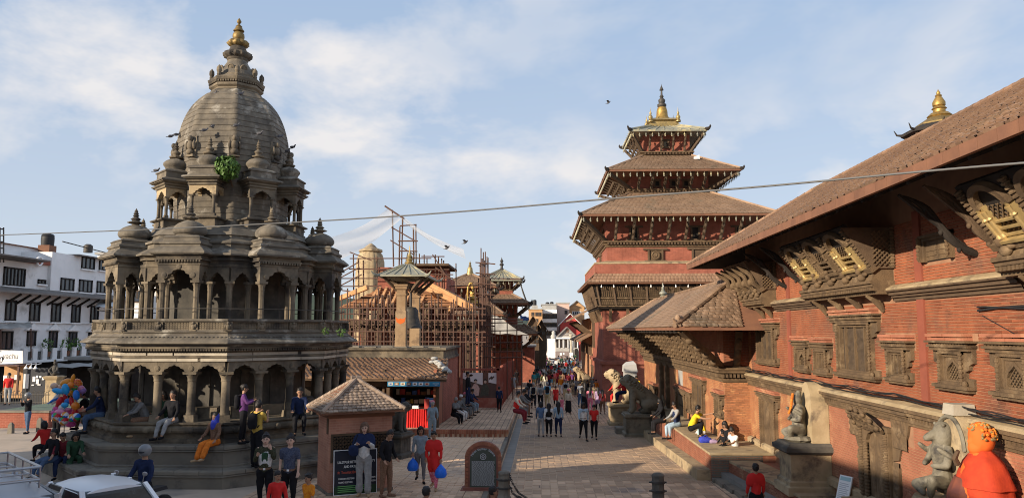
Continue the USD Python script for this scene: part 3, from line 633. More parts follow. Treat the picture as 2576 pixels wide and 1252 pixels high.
# lower storey, measured on another enlargement of the picture
def zrect4(x0, x1, yt, yb, X=WX):
    a, b = 1725.2 + x0 * .3304, 1725.2 + x1 * .3304; c = (a + b) / 2; ya, yb_ = at_x(a, 1000, X)[1], at_x(b, 1000, X)[1]
    return (ya + yb_) / 2,at_x(c,894.6 + yb * .3304,X)[2],ya - yb_,at_x(c,894.6 + yt * .3304,X)[2] - at_x(c,894.6 + yb * .3304,X)[2]
y, z, w, h = zrect4(590, 700, 250, 640); newari_window(palace, WM(y, PLZ), w, 1.62, 'door', .26, seed=9, name='narrow_door')
# the carved doorway with its leaning tympanum
DY = 17.15; M = WM(DY, 0.05); dw, dh = 1.0, 1.62
dr = add(palace,'carved_doorway',B().box(-.72,-.5,0,dh,0,.12,M).box(.5,.72,0,dh,0,.12,M).box(-.74,.74,dh - .06,dh + .04,0,.14,M).box(-1.0,-.72,0,.9,0,.06,M).box(.72,1.0,0,.9,0,.06,M),'wood_dusty')
for s in (-1, 1):
    add(dr,'turned_post',turned(B(),M @ frame((s * .44,0,.1),(1,0,0),(0,1,0),(0,0,1)),0,0.05,1.28,.055),'wood_dusty',smooth=40)
    add(dr,'turned_post',turned(B(),M @ frame((s * .62,0,.13),(1,0,0),(0,1,0),(0,0,1)),0,0.05,dh - .1,.06),'wood_dusty',smooth=40)
    lf = B().box(min(0,s*.39) + .006,max(0,s*.39) - .006,0.02,1.52,.02,.05,M); lf.mesh(relief(.2,1.1,.03,40 + s),M @ frame((s*.2,.2,.052),(1,0,0),(0,1,0),(0,0,1))); add(dr,'door_leaf',lf,'wood_dusty')
    wing = Polygon([(s * .74,1.0),(s * 1.0,1.05),(s * 1.1,1.25),(s * 1.25,1.35),(s * 1.42,1.6),(s * 1.55,1.95),(s * .74,1.95)]).buffer(0)
    b = B().prism(wing,M,.05); b.mesh(relief(.62,.6,.05,50 + s),M @ frame((s*1.08,1.28,.05),(1,0,0),(0,1,0),(0,0,1))); b.mesh(relief(.24,.9,.06,60 + s),M @ frame((s*.88,.1,.05),(1,0,0),(0,1,0),(0,0,1))); add(dr,'carved_wing',b,'wood_dusty')
add(dr,'arched_head',B().prism(sbox(-.5,1.22,.5,dh).difference(Polygon([(-.36,1.2),(-.36,1.28),(-.26,1.42),(0,1.52),(.26,1.42),(.36,1.28),(.36,1.2)])),M,.13),'wood_dusty')
add(dr, 'doorway_lintel', B().box(-1.6, 1.6, 1.95, 2.0, 0, .14, M).box(-1.68, 1.68, 2.003, 2.06, 0, .2, M), 'wood_dusty')
MT = M @ frame((0, 1.55, .14), (1, 0, 0), (0, math.cos(rad(38)), math.sin(rad(38))), (0, -math.sin(rad(38)), math.cos(rad(38))))
tb = B().prism(Polygon([(-.62,0),(.62,0),(.66,.1),(.5,.38),(.25,.56),(0,.62),(-.25,.56),(-.5,.38),(-.66,.1)]),MT,.05); tb.mesh(relief(.9,.44,.07,71),MT @ frame((0,.04,.05),(1,0,0),(0,1,0),(0,0,1)))
for i in range(9):
    a = math.pi * (i + .5) / 9; tb.ell((.6 * math.cos(a), .06 + .54 * math.sin(a), .06), .07, .06, .05, MT, 1)
add(dr, 'leaning_tympanum', tb, 'wood_dusty')
SK += [(M, -1.02, 1.02, 0, 2.06), (M, -1.6, 1.6, 1.4, 2.06)]
add(palace, 'door_step', B().box(6.75, WX, 16.35, 17.95, -.34, .03), 'stone_warm')
# projecting oriel windows
def shelf(T, y0, y1, z, out, h=.3, name='oriel_base', mt='wood_dusty'):
    pr = [(0,0),(out * .8,0),(out * .82,h * .2),(out * .95,h * .25),(out * .95,h * .5),(out * 1.02,h * .55),(out * 1.02,h * .72),(out * 1.12,h * .78),(out * 1.12,h),(0,h)]
    b = B().loft([[(WX - p, yy + e * p * .9, z + q) for p, q in pr] for yy, e in ((y0, 0), (y1, 0))])
    n = int((y1 - y0) / .1)
    for i in range(n): b.box(WX - out * 1.08, WX - out * .9, y0 + (i + .2) * .1, y0 + (i + .75) * .1, z + h * .26, z + h * .5)
    return add(T, name, b, mt)
def oriel(y0, y1, z, kind, seed):
    o1, o2, zt, z1 = .42, 1.05, 5.82, 4.98
    P = shelf(palace, y0, y1, z, .46, .28, 'oriel_window')
    n = 5; bn = B().raw([(WX - .46,y0 + .05,z + .28),(WX - .46,y1 - .05,z + .28),(WX - .38,y1 - .05,z1),(WX - .38,y0 + .05,z1),(WX,y0 + .05,z + .28),(WX,y1 - .05,z + .28),(WX,y1 - .05,z1),(WX,y0 + .05,z1)],[[0,1,2,3],[4,0,3,7],[1,5,6,2]])
    add(P, 'frieze_board', bn, 'wood_dusty')
    for i in range(n):
        yy = y0 + (y1 - y0) * (i + .5) / n; b = B(); x = WX - .45
        b.ell((x - .04,yy,z + .36),.09,.11,.09).ell((x - .08,yy + .06,z + .5),.07,.07,.09).ell((x - .12,yy + .07,z + .6),.06,.06,.06).ell((x - .03,yy - .12,z + .42),.05,.1,.05)
        add(P, 'carved_lion', b, 'wood_dusty', smooth=50)
    if y1 > 26: o2 = .95
    t = np.array([-(o2 - o1), 0, zt - z1]); L = np.linalg.norm(t); t /= L; nrm = np.cross([0, -1.0, 0], t)
    ML = frame((WX - o1, (y0 + y1) / 2, z1), (0, -1, 0), t, nrm); Wd = y1 - y0 - .1
    add(P, 'lower_rail', B().box(-Wd / 2 - .06, Wd / 2 + .06, -.06, .05, -.12, .09, ML), 'wood_dusty')
    if kind == 'gold':
        add(P, 'backing', B().box(-Wd / 2, Wd / 2, 0, L, -.14, -.05, ML), 'wood_black')
        ws = Wd / 3.05
        for k in range(3):
            xc = (k - 1) * ws * .98; ww = ws * .62; mt = 'gilt' if k != 1 else 'wood_dusty'
            for q, (o, d) in enumerate(((0, .03), (.07, .0))):
                for s in (-1, 1):
                  g_ = B(); g_.box(xc + s*(ww/2 - o) - .03,xc + s*(ww/2 - o) + .03,.05,L*.62,-.05,d + .03,ML); g_.lathe([(.035,0),(.045,.05),(.03,.1),(.03,.34),(.05,.37),(.03,.4),(.04,.5)],(0,0,0),8,ML @ frame((xc + s*(ww/2 - o),.08,d + .03),(1,0,0),(0,0,-1),(0,1,0)))
                  add(P, 'window_frame', g_, mt)
            arc = [(xc + (ww/2 + .06)*math.cos(a),L*.6 + .4*math.sin(a)) for a in np.linspace(0,math.pi,13)]; arc2 = [(xc + (ww/2 - .06)*math.cos(a),L*.6 + .3*math.sin(a)) for a in np.linspace(math.pi,0,13)]
            add(P,'window_arch',B().prism(Polygon(arc + arc2),ML @ frame((0,0,-.04),(1,0,0),(0,1,0),(0,0,1)),.1),'wood_dusty')
            add(P,'lattice',tr(lattice(ww * .7,L * .5,p=.08),ML @ frame((xc,.1,-.06),(1,0,0),(0,1,0),(0,0,1))),'wood_dusty')
            sl = B()
            for s in range(3): sl.box(xc - ww * .34, xc + ww * .34, .12 + s * .12, .15 + s * .12, -.04, .03, ML)
            add(P, 'sill_rails', sl, mt)
            add(P, 'window_sill', B().box(xc - ww * .62, xc + ww * .62, .05, .1, -.05, .12, ML), mt)
        for k in range(4): add(P,'carved_pilaster',turned(B(),ML @ frame(((k - 1.5) * ws * .98,0,-.02),(1,0,0),(0,1,0),(0,0,1)),0,.03,L * .95,.07,8),'wood_dusty',smooth=40)
    else:
        add(P, 'backing', B().box(-Wd / 2, Wd / 2, 0, L, -.2, -.1, ML), 'wood')
        for k in range(5):
            x = (k - 2) * Wd / 4.4; b = B(); pts = [ML[:3,:3] @ np.array(q) + ML[:3,3] for q in ((x,.05,0),(x + .05,.3,.1),(x,.55,.02),(x - .03,.8,.12),(x,1.0,.2))]
            b.tube(pts,[.07,.09,.07,.08,.04],7).ell(ML[:3,:3] @ np.array((x,.35,.14)) + ML[:3,3],.1,.1,.12); add(P,'carved_strut',b,'wood_dusty',smooth=50)
    sd = B()                                                       # lattice cheek facing the viewer
    C3 = np.array([(WX - o1,y0,z1),(WX,y0,z1),(WX,y0,zt),(WX - o2,y0,zt)]); sd.raw(np.vstack([C3,C3 + [0,.04,0]]),[[0,1,2,3],[7,6,5,4],[3,2,6,7]])
    add(P,'cheek',sd,'wood'); add(P,'cheek_lattice',tr(lattice(.42,.72,.02,.07,.022),frame((WX - .24,y0,z1 + .05),(1,0,0),(0,0,1),(0,-1,0))),'wood_dusty')
    add(P,'cheek_post',turned(B(),frame((WX - .04,y0 - .04,z1),(1,0,0),(0,0,1),(0,-1,0)),0,0,.85,.06),'wood_dusty',smooth=40)
    for i in range(4):
        yy = y0 + (y1 - y0)*(i + .5)/4; b = B().tube([(WX - .02,yy,z - .34),(WX - .1,yy,z - .2),(WX - .2,yy,z - .12),(WX - .36,yy,z)],[.05,.08,.06,.05],7).ell((WX - .12,yy,z - .18),.06,.07,.09); add(P,'bracket_figure',b,'wood_dusty',smooth=50)
    SK.append((WM((y0 + y1) / 2, 0), -(y1 - y0) / 2, (y1 - y0) / 2, z, 5.9))
oriel(16.0, 20.3, 4.45, 'gold', 1)
oriel(23.9, 27.2, 4.45, 'figures', 2)
oriel(8.2, 11.75, 4.5, 'gold', 3)
# string courses, plinth, pilasters
def course(pr, y0, y1, z, mt, name, x=WX, T=None):
    return add(T or palace, name, B().loft([[(x - p, yy, z + q) for p, q in pr] for yy in (y0, y1)]), mt)
for (a, b_) in ((PY0, 8.2), (11.75, 16.0), (20.3, 23.9)):
    course([(0,-.2),(.05,-.2),(.05,-.14),(.1,-.13),(.1,-.09),(.15,-.08),(.15,-.02),(.2,-.01),(.2,.02),(0,.08)],a,b_,4.5,'wood','string_course')
    course([(0, .08), (.2, .024), (.2, .06), (.06, .13), (0, .13)], a, b_, 4.5, 'stone_warm', 'course_ledge')
course([(0,-.3),(.06,-.3),(.06,-.25),(.1,-.24),(.1,-.19),(.07,-.18),(.07,-.13),(.16,-.11),(.16,-.05),(.22,-.03),(.22,.03),(0,.07)],PY0,PY1 + .1,2.16,'wood_dusty','lower_cornice')
course([(0, .07), (.22, .034), (.22, .065), (.18, .1), (0, .15)], PY0, PY1 + .1, 2.16, 'stone_warm', 'cornice_ledge')
dn = B()
for i in range(int((PY1 - PY0) / .12)): dn.box(WX - .11, WX - .05, PY0 + i * .12, PY0 + i * .12 + .07, 1.97, 2.03)
add(palace, 'cornice_dentils', dn, 'wood_dusty')
course([(0, 0), (.14, 0), (.14, .16), (.06, .2), (0, .2)], PY0, PY1, PLZ - .02, 'stone_warm', 'base_course')
for yp in (14.95, 22.75):
    add(palace,'pilaster',B().box(WX - .045,WX,yp - .13,yp + .13,2.31,4.3),'plaster_red'); add(palace,'pilaster',B().box(WX - .045,WX,yp - .13,yp + .13,4.64,6.0),'plaster_red')
    SK.append((WM(yp, 0), -.13, .13, 2.3, 6))
# brick faces: courses laid round every opening
def lay(u0, u1, z0, z1, skips, toworld, seed, L=.20, H=.0535, J=.009, proud=.014):
    r = np.random.default_rng(seed); out = []; z = z0; k = 0
    while z + H * .6 < z1:
        zt = min(z + H, z1); free = [(u0, u1)]
        for a, b, c, d in skips:
            if c < (z + zt) / 2 < d:
                free = [q for p in free for q in ((p[0], min(p[1], a)), (max(p[0], b), p[1])) if q[1] - q[0] > .02]
        for a, b in free:
            u = a - (L * .5 if k % 2 else 0) - r.uniform(0, .03)
            while u < b:
                l = L * r.uniform(.92, 1.08); p, q = max(u, a) + J / 2, min(u + l, b) - J / 2
                if q - p > .025: out.append((p, q, z + J / 2 + r.normal(0, .0008), zt - J / 2, proud + r.normal(0, .003)))
                u += l
        z += H + J * .25; k += 1
    return out
def brickmesh(t, toworld):
    p, q, a, b, w = t; e = .004
    v = np.array([[p,a,0],[q,a,0],[q,b,0],[p,b,0],[p + e,a + e,w],[q - e,a + e,w],[q - e,b - e,w],[p + e,b - e,w]])
    return v @ toworld[:3, :3].T + toworld[:3, 3], np.array(BOXF[1:])
def wallbricks(T, bricks, toworld, mt, near=150):
    c = np.array([toworld[:3, :3] @ np.array([(t[0] + t[1]) / 2, (t[2] + t[3]) / 2, 0]) + toworld[:3, 3] for t in bricks])
    q = c - [0,0,CAMZ]; d = q @ Fv; vis = (d > 1) & (np.abs(q @ Rv / d) < .665) & (np.abs(q @ Uv / d) < .323); key = np.where(vis,np.linalg.norm(q,axis=1),1e6); o = np.argsort(key)
    for i in o[:near]: add(T, 'brick', brickmesh(bricks[i], toworld), mt)
    b = B()
    for i in o[near:]: b.raw(*brickmesh(bricks[i], toworld))
    if len(o) > near: add(T, 'brickwork', b, mt, kind='stuff')
def skips_for(x=WX):
    o = []
    for M, a, b, c, d in SK:
        yc, z0 = M[1, 3], M[2, 3]; o.append((-(yc - a), -(yc - b), z0 + c, z0 + d))
    return o
TW = frame((WX, 0, 0), (0, -1, 0), (0, 0, 1), (-1, 0, 0))          # u = -y
sk = skips_for()
wallbricks(core, lay(-26.9, -8.3, 2.32, 4.30, sk, TW, 1), TW, 'brick_red', 110)
wallbricks(core, lay(-26.9, -8.3, 4.64, 5.85, sk, TW, 2), TW, 'brick_red', 30)
wallbricks(core, lay(-21.2, -9.0, .15, 1.86, sk, TW, 3), TW, 'brick_brown', 110)
wallbricks(core, lay(-27.3, -21.2, .15, 1.86, sk, TW, 4), TW, 'brick_ochre', 20)
wallbricks(core, lay(-27.3, -26.9, 2.32, 4.16, [], TW, 5), TW, 'brick_ochre', 20)
# roof
EX, EZ, RX, RZ_, RY1, EY1 = 5.5, 5.95, 9.0, 8.22, 25.2, 28.65
def tiles(parent, e0, e1, t0, t1, mt, tw=.145, th=.135, tk=.022, near=100, lift=.0, seed=1, jit=.006, name='tile', arch=None):
    """Rows of overlapping clay tiles on the slope with eave e0-e1 and top t0-t1 (t may be shorter)."""
    e0, e1, t0, t1 = (np.asarray(p, float) for p in (e0, e1, t0, t1)); r = np.random.default_rng(seed)
    um = (e1 - e0) / np.linalg.norm(e1 - e0); up = t0 - e0; up = up - um * (up @ um); S = np.linalg.norm(up); up /= S; nr = np.cross(um,up)
    if nr[2] < 0: nr = -nr
    rows = int(S / th); out = []
    a0, b0 = 0.0, (e1 - e0) @ um; a1, b1 = (t0 - e0) @ um, (t1 - e0) @ um
    for i in range(rows):
        f = (i + .5) / rows; a,b = a0 + (a1 - a0) * f,b0 + (b1 - b0) * f; n = max(1,int((b - a) / tw)); w = (b - a) / n; o = (i % 2) * .5 * w
        for j in range(n):
            x0 = a + j * w + o * .98; x1 = min(x0 + w * .95,b); s0 = S * i / rows + r.normal(0,jit); s1 = s0 + S / rows * 1.15; h = tk * r.uniform(.8,1.3) + lift; sk_ = r.normal(0,jit)
            if x1 - x0 < .02: continue
            xm = (x0 + x1) / 2; pts = []
            for s, hh in ((s0, 0), (s0 + abs(sk_) * .3, h), (s1, h * .15)):
                for x,c in ((x0,0),(xm,.35 * tk if arch is None else arch),(x1,0)): pts.append(e0 + um * (x + (sk_ if s < s1 else 0)) + up * s + nr * (hh + (c if hh else 0)))
            out.append((np.array(pts), np.array([[0, 1, 4, 3], [1, 2, 5, 4], [3, 4, 7, 6], [4, 5, 8, 7]])))
    c = np.array([o_[0].mean(0) for o_ in out]); q = c - [0,0,CAMZ]; d = q @ Fv; vis = (d > .5) & (np.abs(q @ Rv/np.maximum(d,.1)) < .66) & (np.abs(q @ Uv/np.maximum(d,.1)) < .32); key = np.where(vis,np.linalg.norm(q,axis=1),1e6); od = np.argsort(key)
    for i in od[:near]: add(parent, name, out[i], mt)
    b = B()
    for i in od[near:]: b.raw(*out[i])
    if len(od) > near: add(parent, name + '_field', b, mt, kind='stuff')
def ridge(parent, p, q, r, mt, step=.26, name='ridge_tile', h=1.0):
    p, q = np.asarray(p, float), np.asarray(q, float); n = max(1, int(np.linalg.norm(q - p) / step))
    for i in range(n):
        a,b = p + (q - p) * i / n,p + (q - p) * ((i + 1) / n * 1.0 + .04 / n); add(parent,name,B().tube([a,b],[r * 1.12,r * .92],8),mt)
EB = EZ + .17
rf = add(palace,'roof',B().raw([(EX + .06,-3,EB - .03),(EX + .06,EY1 - .06,EB - .03),(RX,RY1,RZ_),(RX,-3,RZ_),(2*RX - EX,EY1,EB - .03),(2*RX - EX,-3,EB - .03),(EX + .06,-3,EZ + .04),(EX + .06,EY1 - .06,EZ + .04),(2*RX - EX,EY1,EZ + .04),(2*RX - EX,-3,EZ + .04)],
    [[0, 3, 2, 1], [3, 5, 4, 2], [1, 2, 4, 4], [0, 1, 7, 6], [1, 4, 8, 7], [0, 6, 9, 5]]), 'fascia')
add(rf,'soffit',quad((EX + .06,-3,EZ + .02),(EX + .06,EY1 - .06,EZ + .02),(WX + .3,EY1 - .06,6.9),(WX + .3,-3,6.9)),'void')  # soffit boards in near black, painting in the deep eave shade
add(rf,'soffit',quad((EX + .06,EY1 - .06,EZ + .02),(2 * RX - EX,EY1 - .06,EZ + .02),(12,PY1,6.9),(WX,PY1,6.9)),'wood_black')  # north soffit blackened for the same eave shade
tiles(rf,(EX,5.0,EB),(EX,EY1,EB),(RX,5.0,RZ_ + .03),(RX,RY1,RZ_ + .03),'tile_red',tw=.15,th=.12,tk=.03,near=140,seed=2,jit=.014)
tiles(rf,(EX,EY1,EB),(2 * RX - EX,EY1,EB),(RX,RY1,RZ_ + .03),(RX,RY1,RZ_ + .03),'tile_red',tw=.2,th=.16,near=0,seed=3)
ridge(rf,(RX,6,RZ_ + .06),(RX,RY1,RZ_ + .06),.075,'tile_red'); ridge(rf,(RX,RY1,RZ_ + .06),(EX + .02,EY1 - .02,EB + .03),.075,'tile_red')
y = 5.0
while y < EY1: add(rf,'eave_brick',B().box(EX - .012,EX + .058,y + .004,min(y + .42,EY1) - .004,EZ,EZ + .165),'fascia'); y += .42
for i in range(42):
    y = 5 + i * .56; add(palace, 'rafter', B().beam((WX, y, 6.66), (EX + .1, y, EZ + .02), .09, .12), 'wood_black')  # rafters blackened too, standing in for shade under the eave
def scroll_strut(T, p, q, r, mt, out=(-1, 0, 0)):
    """A slanting strut carved as a rearing beast: S-curved board with a head, mane and paws."""
    p, q = np.asarray(p, float), np.asarray(q, float); o = np.asarray(out, float); ts = np.linspace(0, 1, 13); d = q - p
    c = [p + d * t + (o * .5 + np.array([0, 0, -.8])) * r * (1.1 * math.sin(t * 6.6) - .35) for t in ts]
    b = B().beam(p, q, r * .9, r * .5); b.tube(c, [r * k for k in (.7, .9, .75, .85, 1.0, .85, .7, .8, .9, .7, .5, .4, .15)], 7)
    for t in (2, 5, 8): b.ell(c[t] + o * r * .6 - [0, 0, r * .5], r * .5, r * .62, r * .7)
    return add(T, 'carved_strut', b, mt, smooth=50)
for i, y in enumerate((7.0, 12.15, 13.0, 21.2, 22.8)):     # carved struts under the eaves; farther ones blackened to paint in the shade
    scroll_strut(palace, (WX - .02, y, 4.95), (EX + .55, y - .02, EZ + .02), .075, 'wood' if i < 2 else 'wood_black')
# cables along the lower cornice
cb = B(); r_ = np.random.default_rng(8)
for k in range(5):
    ys = np.linspace(9,27,46); z = 2.33 + .03*np.cumsum(r_.normal(0,.5,46))*.3 + .05*np.abs(np.sin(ys*(.6 + .2*k)))*-1; cb.tube(np.stack([np.full(46,WX - .12 - .03*k) + r_.normal(0,.01,46),ys,z + .02*k + .04],1),.012,5)
add(palace, 'cables', cb, 'black')
cb = B(); ys = np.linspace(8,13,20); cb.tube(np.stack([np.full(20,WX - .05),ys,4.02 - .05*np.sin((ys - 8)*1.2)],1),.02,5).tube(np.stack([np.full(20,WX - .06),ys,4.06 - .03*np.sin((ys - 8)*2.2)],1),.014,5).tube([(WX - .04,12.9,3.95),(WX - .03,11.5,3.45),(WX - .03,9,3.2)],.008,5)
add(palace, 'cables', cb, 'black')

# ------------------------------------------------------------------ platforms in front of the palace
def poly_slab(pts, z0, z1): return B().loft([[(x, y, z0) for x, y in pts], [(x, y, z1) for x, y in pts]])
terrace = single('palace_terrace',poly_slab([(5.32,24.6),(7.6,24.6),(7.6,50),(5.32,50)],-2.5,PLZ - .07),'brick_brown',kind='structure')
terrace2 = single('palace_terrace',poly_slab([(5.86,24.55),(6.34,19.4),(7.6,19.35),(7.6,24.55)],-1.5,-.33),'brick_brown',kind='structure')
single('palace_terrace', poly_slab([(5.6, 24.5), (6.3, 12), (7.6, 12), (7.6, 24.5)], -1.5, -.62), 'paving_grey', kind='structure')
def paving_slabs(T, x0, x1, y0, y1, z, n, mt, seed=1, th=.07, skew=0.0):
    r = random.Random(seed)
    ys = [y0 + (y1 - y0) * (i + (r.uniform(-.2, .2) if 0 < i < n else 0)) / n for i in range(n + 1)]
    for a, b in zip(ys, ys[1:]):
        k = max(1, round((x1 - x0) / .75)); e = .004
        for j in range(k):
            p, q = x0 + (x1 - x0) * j / k, x0 + (x1 - x0) * (j + 1) / k; s0, s1 = skew * (a - y0), skew * (b - y0)
            add(T,'paving_slab',B().loft([[(p + e + s0,a + e,z),(q - e + s0,a + e,z),(q - e + s1,b - e,z),(p + e + s1,b - e,z)],[(p + e + s0,a + e,z + th + r.uniform(-.004,.004)),(q - e + s0,a + e,z + th),(q - e + s1,b - e,z + th),(p + e + s1,b - e,z + th + r.uniform(-.004,.004))]]),mt)
paving_slabs(terrace, 5.28, 7.25, 24.55, 50, PLZ - .07, 24, 'stone_warm', 2)
paving_slabs(terrace2, 6.31, 7.2, 19.38, 24.5, -.33, 5, 'stone_warm', 3, skew=-.09)
# low stone steps along the terrace
for i, (x0, x1, ya, yb, zt) in enumerate(((4.88, 5.3, 24.6, 37.0, .33),)):
    y = ya
    while y < yb - .1:
        l = min(1.25,yb - y); add(terrace,'step_block',B().loft([[(x0,y + .005,gz(y,-.5)),(x1,y + .005,gz(y,-.5)),(x1,y + l - .005,gz(y + l,-.5)),(x0,y + l - .005,gz(y + l,-.5))],[(x0 + .008,y + .008,gz(y,STREET + zt)),(x1,y + .008,gz(y,STREET + zt)),(x1,y + l - .008,gz(y + l,STREET + zt)),(x0 + .008,y + l - .008,gz(y + l,STREET + zt))]]),'stone_warm'); y += l
y = 17
while y < 24.4:
    x = 5.62 - (24.5 - y) * -.06; add(terrace,'step_block',B().box(x - .35,x + .02,y + .005,min(y + .9,24.45) - .005,-1.5,gz(y,STREET + .1)),'stone_step'); y += .9
# stone bricks in the terrace's front
def frontbricks(T, o, u, length, z0, z1, mt, seed): 
    M_ = frame(o, u, (0, 0, 1)); br = lay(0, length, z0, z1, [], M_, seed, L=.24, H=.07); b = B()
    for t in br: b.raw(*brickmesh(t, M_))
    add(T, 'brickwork', b, mt, kind='stuff')
frontbricks(terrace, (5.32, 50, 0), (0, -1, 0), 25.4, -1.2, PLZ - .08, 'brick_brown', 31)
frontbricks(terrace, (5.32, 24.6, 0), (1, 0, 0), 1.6, -.9, PLZ - .08, 'stone_step', 33)
uu = np.array([.48,-5.15,0]); ll = np.linalg.norm(uu); frontbricks(terrace2,(5.86,24.55,0),uu / ll,ll,-.9,-.34,'brick_brown',32)
# ------------------------------------------------------------------ the lower wing with its hipped roof
LX, LY0, LY1 = 6.42, 27.28, 47.5
wing = thing('palace_wing','low ochre brick wing with hipped tile roof on rows of carved slanting struts','building',(LX,37,PLZ))
wc = add(wing, 'wall', B().box(LX, 12, LY0, LY1, -1.6, 3.9), 'mortar')
SK2 = []
def wwing(px0, px1, pyt, pyb, kind, ear=.15, z0=None, seed=1, mt='wood_dusty'):
    global SK
    c = (px0 + px1) / 2; ya,yb = at_x(px0,900,LX)[1],at_x(px1,900,LX)[1]; zt = at_x(c,pyt,LX)[2]; zb = at_x(c,pyb,LX)[2] if z0 is None else z0
    keep = SK; SK = SK2; M = frame((LX,(ya + yb) / 2,zb),(0,-1,0),(0,0,1),(-1,0,0)); newari_window(wing,M,ya - yb,zt - zb,kind,ear,seed=seed,mt=mt); SK = keep
# openings read off the picture: (left, right, top, bottom)
wwing(1748, 1772, 962, 1100, 'panel', .3, seed=21)
wwing(1803, 1816, 1000, 1040, 'panel', .2, seed=22)
wwing(1705, 1726, 985, 1072, 'door', .3, PLZ, seed=23)
wwing(1733, 1741, 995, 1030, 'panel', .2, seed=24)
wwing(1640, 1652, 975, 1030, 'door', .3, PLZ, seed=25)
wwing(1615, 1622, 980, 1010, 'panel', .25, seed=26)
wwing(1600, 1608, 968, 1030, 'door', .3, PLZ, seed=27)
pil = B()
for px, w in ((1668, .35), (1683, .25)):
    y = at_x(px,900,LX)[1]; M = frame((LX,y,PLZ),(0,-1,0),(0,0,1),(-1,0,0)); b = B().box(-w/2,w/2,0,2.6,0,.16,M); b.mesh(relief(w*.8,2.5,.06,91),M @ frame((0,.05,.16),(1,0,0),(0,1,0),(0,0,1))); add(wing,'carved_pilaster',b,'wood_dusty'); SK2.append((M,-w/2,w/2,0,2.6))
y = at_x(1712,900,LX)[1]; M = frame((LX,y,PLZ),(0,-1,0),(0,0,1),(-1,0,0)); add(wing,'whitewashed_panel',B().box(-.5,.5,.2,2.0,0,.03,M),'grey_concrete')
TL = frame((LX,0,0),(0,-1,0),(0,0,1),(-1,0,0)); ks = [(-(M[1,3] - a),-(M[1,3] - b),M[2,3] + c,M[2,3] + d) for M,a,b,c,d in SK2]
wallbricks(wc, lay(-LY1, -LY0, -.3, 1.94, ks, TL, 7), TL, 'brick_ochre', 60)
TS = frame((LX,LY0,0),(1,0,0),(0,0,1),(0,-1,0)); wallbricks(wc,lay(0,.9,-.3,1.94,[],TS,8),TS,'brick_ochre',120)
wallbricks(wc,lay(0,.9,2.5,3.9,[],TS,9),TS,'brick_red',0); wallbricks(wc,lay(-LY1,-LY0,2.5,3.9,[],TL,10),TL,'brick_brown',0)
PRF = [(0,-.3),(.06,-.3),(.06,-.25),(.1,-.24),(.1,-.17),(.06,-.16),(.06,.0),(.22,.02),(.22,.1),(.28,.12),(.28,.2),(0,.26)]
add(wing,'cornice',B().loft([[(LX - p,LY1,2.24 + q) for p,q in PRF],[(LX - p,LY0 - p,2.24 + q) for p,q in PRF],[(LX + .88,LY0 - p,2.24 + q) for p,q in PRF]],closed=True),'wood_dusty')
db = B()
for i in range(150):
    y = LY0 + i * .13
    if y < LY1: db.box(LX - .2, LX - .07, y, y + .075, 2.1, 2.22)
for i in range(7): db.box(LX - .1 + i * .13, LX - .025 + i * .13, LY0 - .2, LY0 - .07, 2.1, 2.22)
add(wing, 'cornice_dentils', db, 'wood_dusty')
EX2, EZ2, EY2, EY3, RX2, RZ2 = 4.33, 3.72, 24.9, 49.8, 6.9, 5.5
ra, rb = EY2 + (RX2 - EX2), EY3 - (RX2 - EX2) - 1.2; X2 = 2 * RX2 - EX2
wr = add(wing,'roof',B().raw([(EX2 + .04,EY2 + .04,EZ2 + .12),(EX2 + .04,EY3 - .04,EZ2 + .12),(RX2,rb,RZ2),(RX2,ra,RZ2),(X2,EY2 + .04,EZ2 + .12),(X2,EY3,EZ2 + .12),(EX2 + .04,EY2 + .04,EZ2),(EX2 + .04,EY3 - .04,EZ2),(X2,EY3,EZ2),(X2,EY2 + .04,EZ2)],
    [[0, 3, 2, 1], [0, 4, 3, 3], [3, 4, 5, 2], [1, 2, 5, 5], [0, 1, 7, 6], [0, 6, 9, 4], [1, 5, 8, 7]]), 'fascia')
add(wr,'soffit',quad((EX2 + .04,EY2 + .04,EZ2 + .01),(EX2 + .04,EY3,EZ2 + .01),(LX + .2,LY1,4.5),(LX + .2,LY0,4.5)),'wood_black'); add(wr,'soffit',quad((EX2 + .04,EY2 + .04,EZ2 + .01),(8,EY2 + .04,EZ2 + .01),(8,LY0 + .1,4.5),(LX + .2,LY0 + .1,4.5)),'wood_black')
tiles(wr,(EX2,EY2,EZ2 + .12),(EX2,EY3,EZ2 + .12),(RX2,ra,RZ2 + .02),(RX2,rb,RZ2 + .02),'tile',tw=.17,th=.14,near=60,seed=5)
fr_ = (6.62 - EX2) / (RX2 - EX2); sx = 6.62
tiles(wr,(EX2,EY2,EZ2 + .12),(6.5,EY2,EZ2 + .12),(RX2 - .02,ra,RZ2 + .02),(RX2,ra,RZ2 + .02),'tile',tw=.19,th=.17,tk=.035,near=150,seed=6,jit=.012)
ridge(wr,(RX2,ra,RZ2 + .05),(RX2,rb,RZ2 + .05),.07,'tile'); ridge(wr,(RX2,ra,RZ2 + .05),(EX2 + .02,EY2 + .02,EZ2 + .16),.09,'tile'); ridge(wr,(RX2,rb,RZ2 + .05),(EX2 + .02,EY3 - .02,EZ2 + .16),.07,'tile')
p = np.array([EX2 + .2,EY2 + .2,EZ2 + .3]); add(wr,'corner_ornament',B().tube([p + [.3,.3,.2],p,p + [-.15,-.15,-.06],p + [-.25,-.25,.08]],[.1,.12,.08,.02],8).ell(p + [-.05,-.05,.1],.09,.09,.12),'tile')
fp = at_y(1697,738,rb - 5); add(wr,'roof_finial',B().lathe([(.14,0),(.16,.06),(.1,.1),(.2,.16),(.2,.24),(.08,.34),(.1,.38),(.06,.44),(.08,.5),(.03,.6),(.05,.66),(0,.82)],(RX2,rb - 3.0,RZ2 + .08),12),'metal_roof',smooth=50)
n = 22
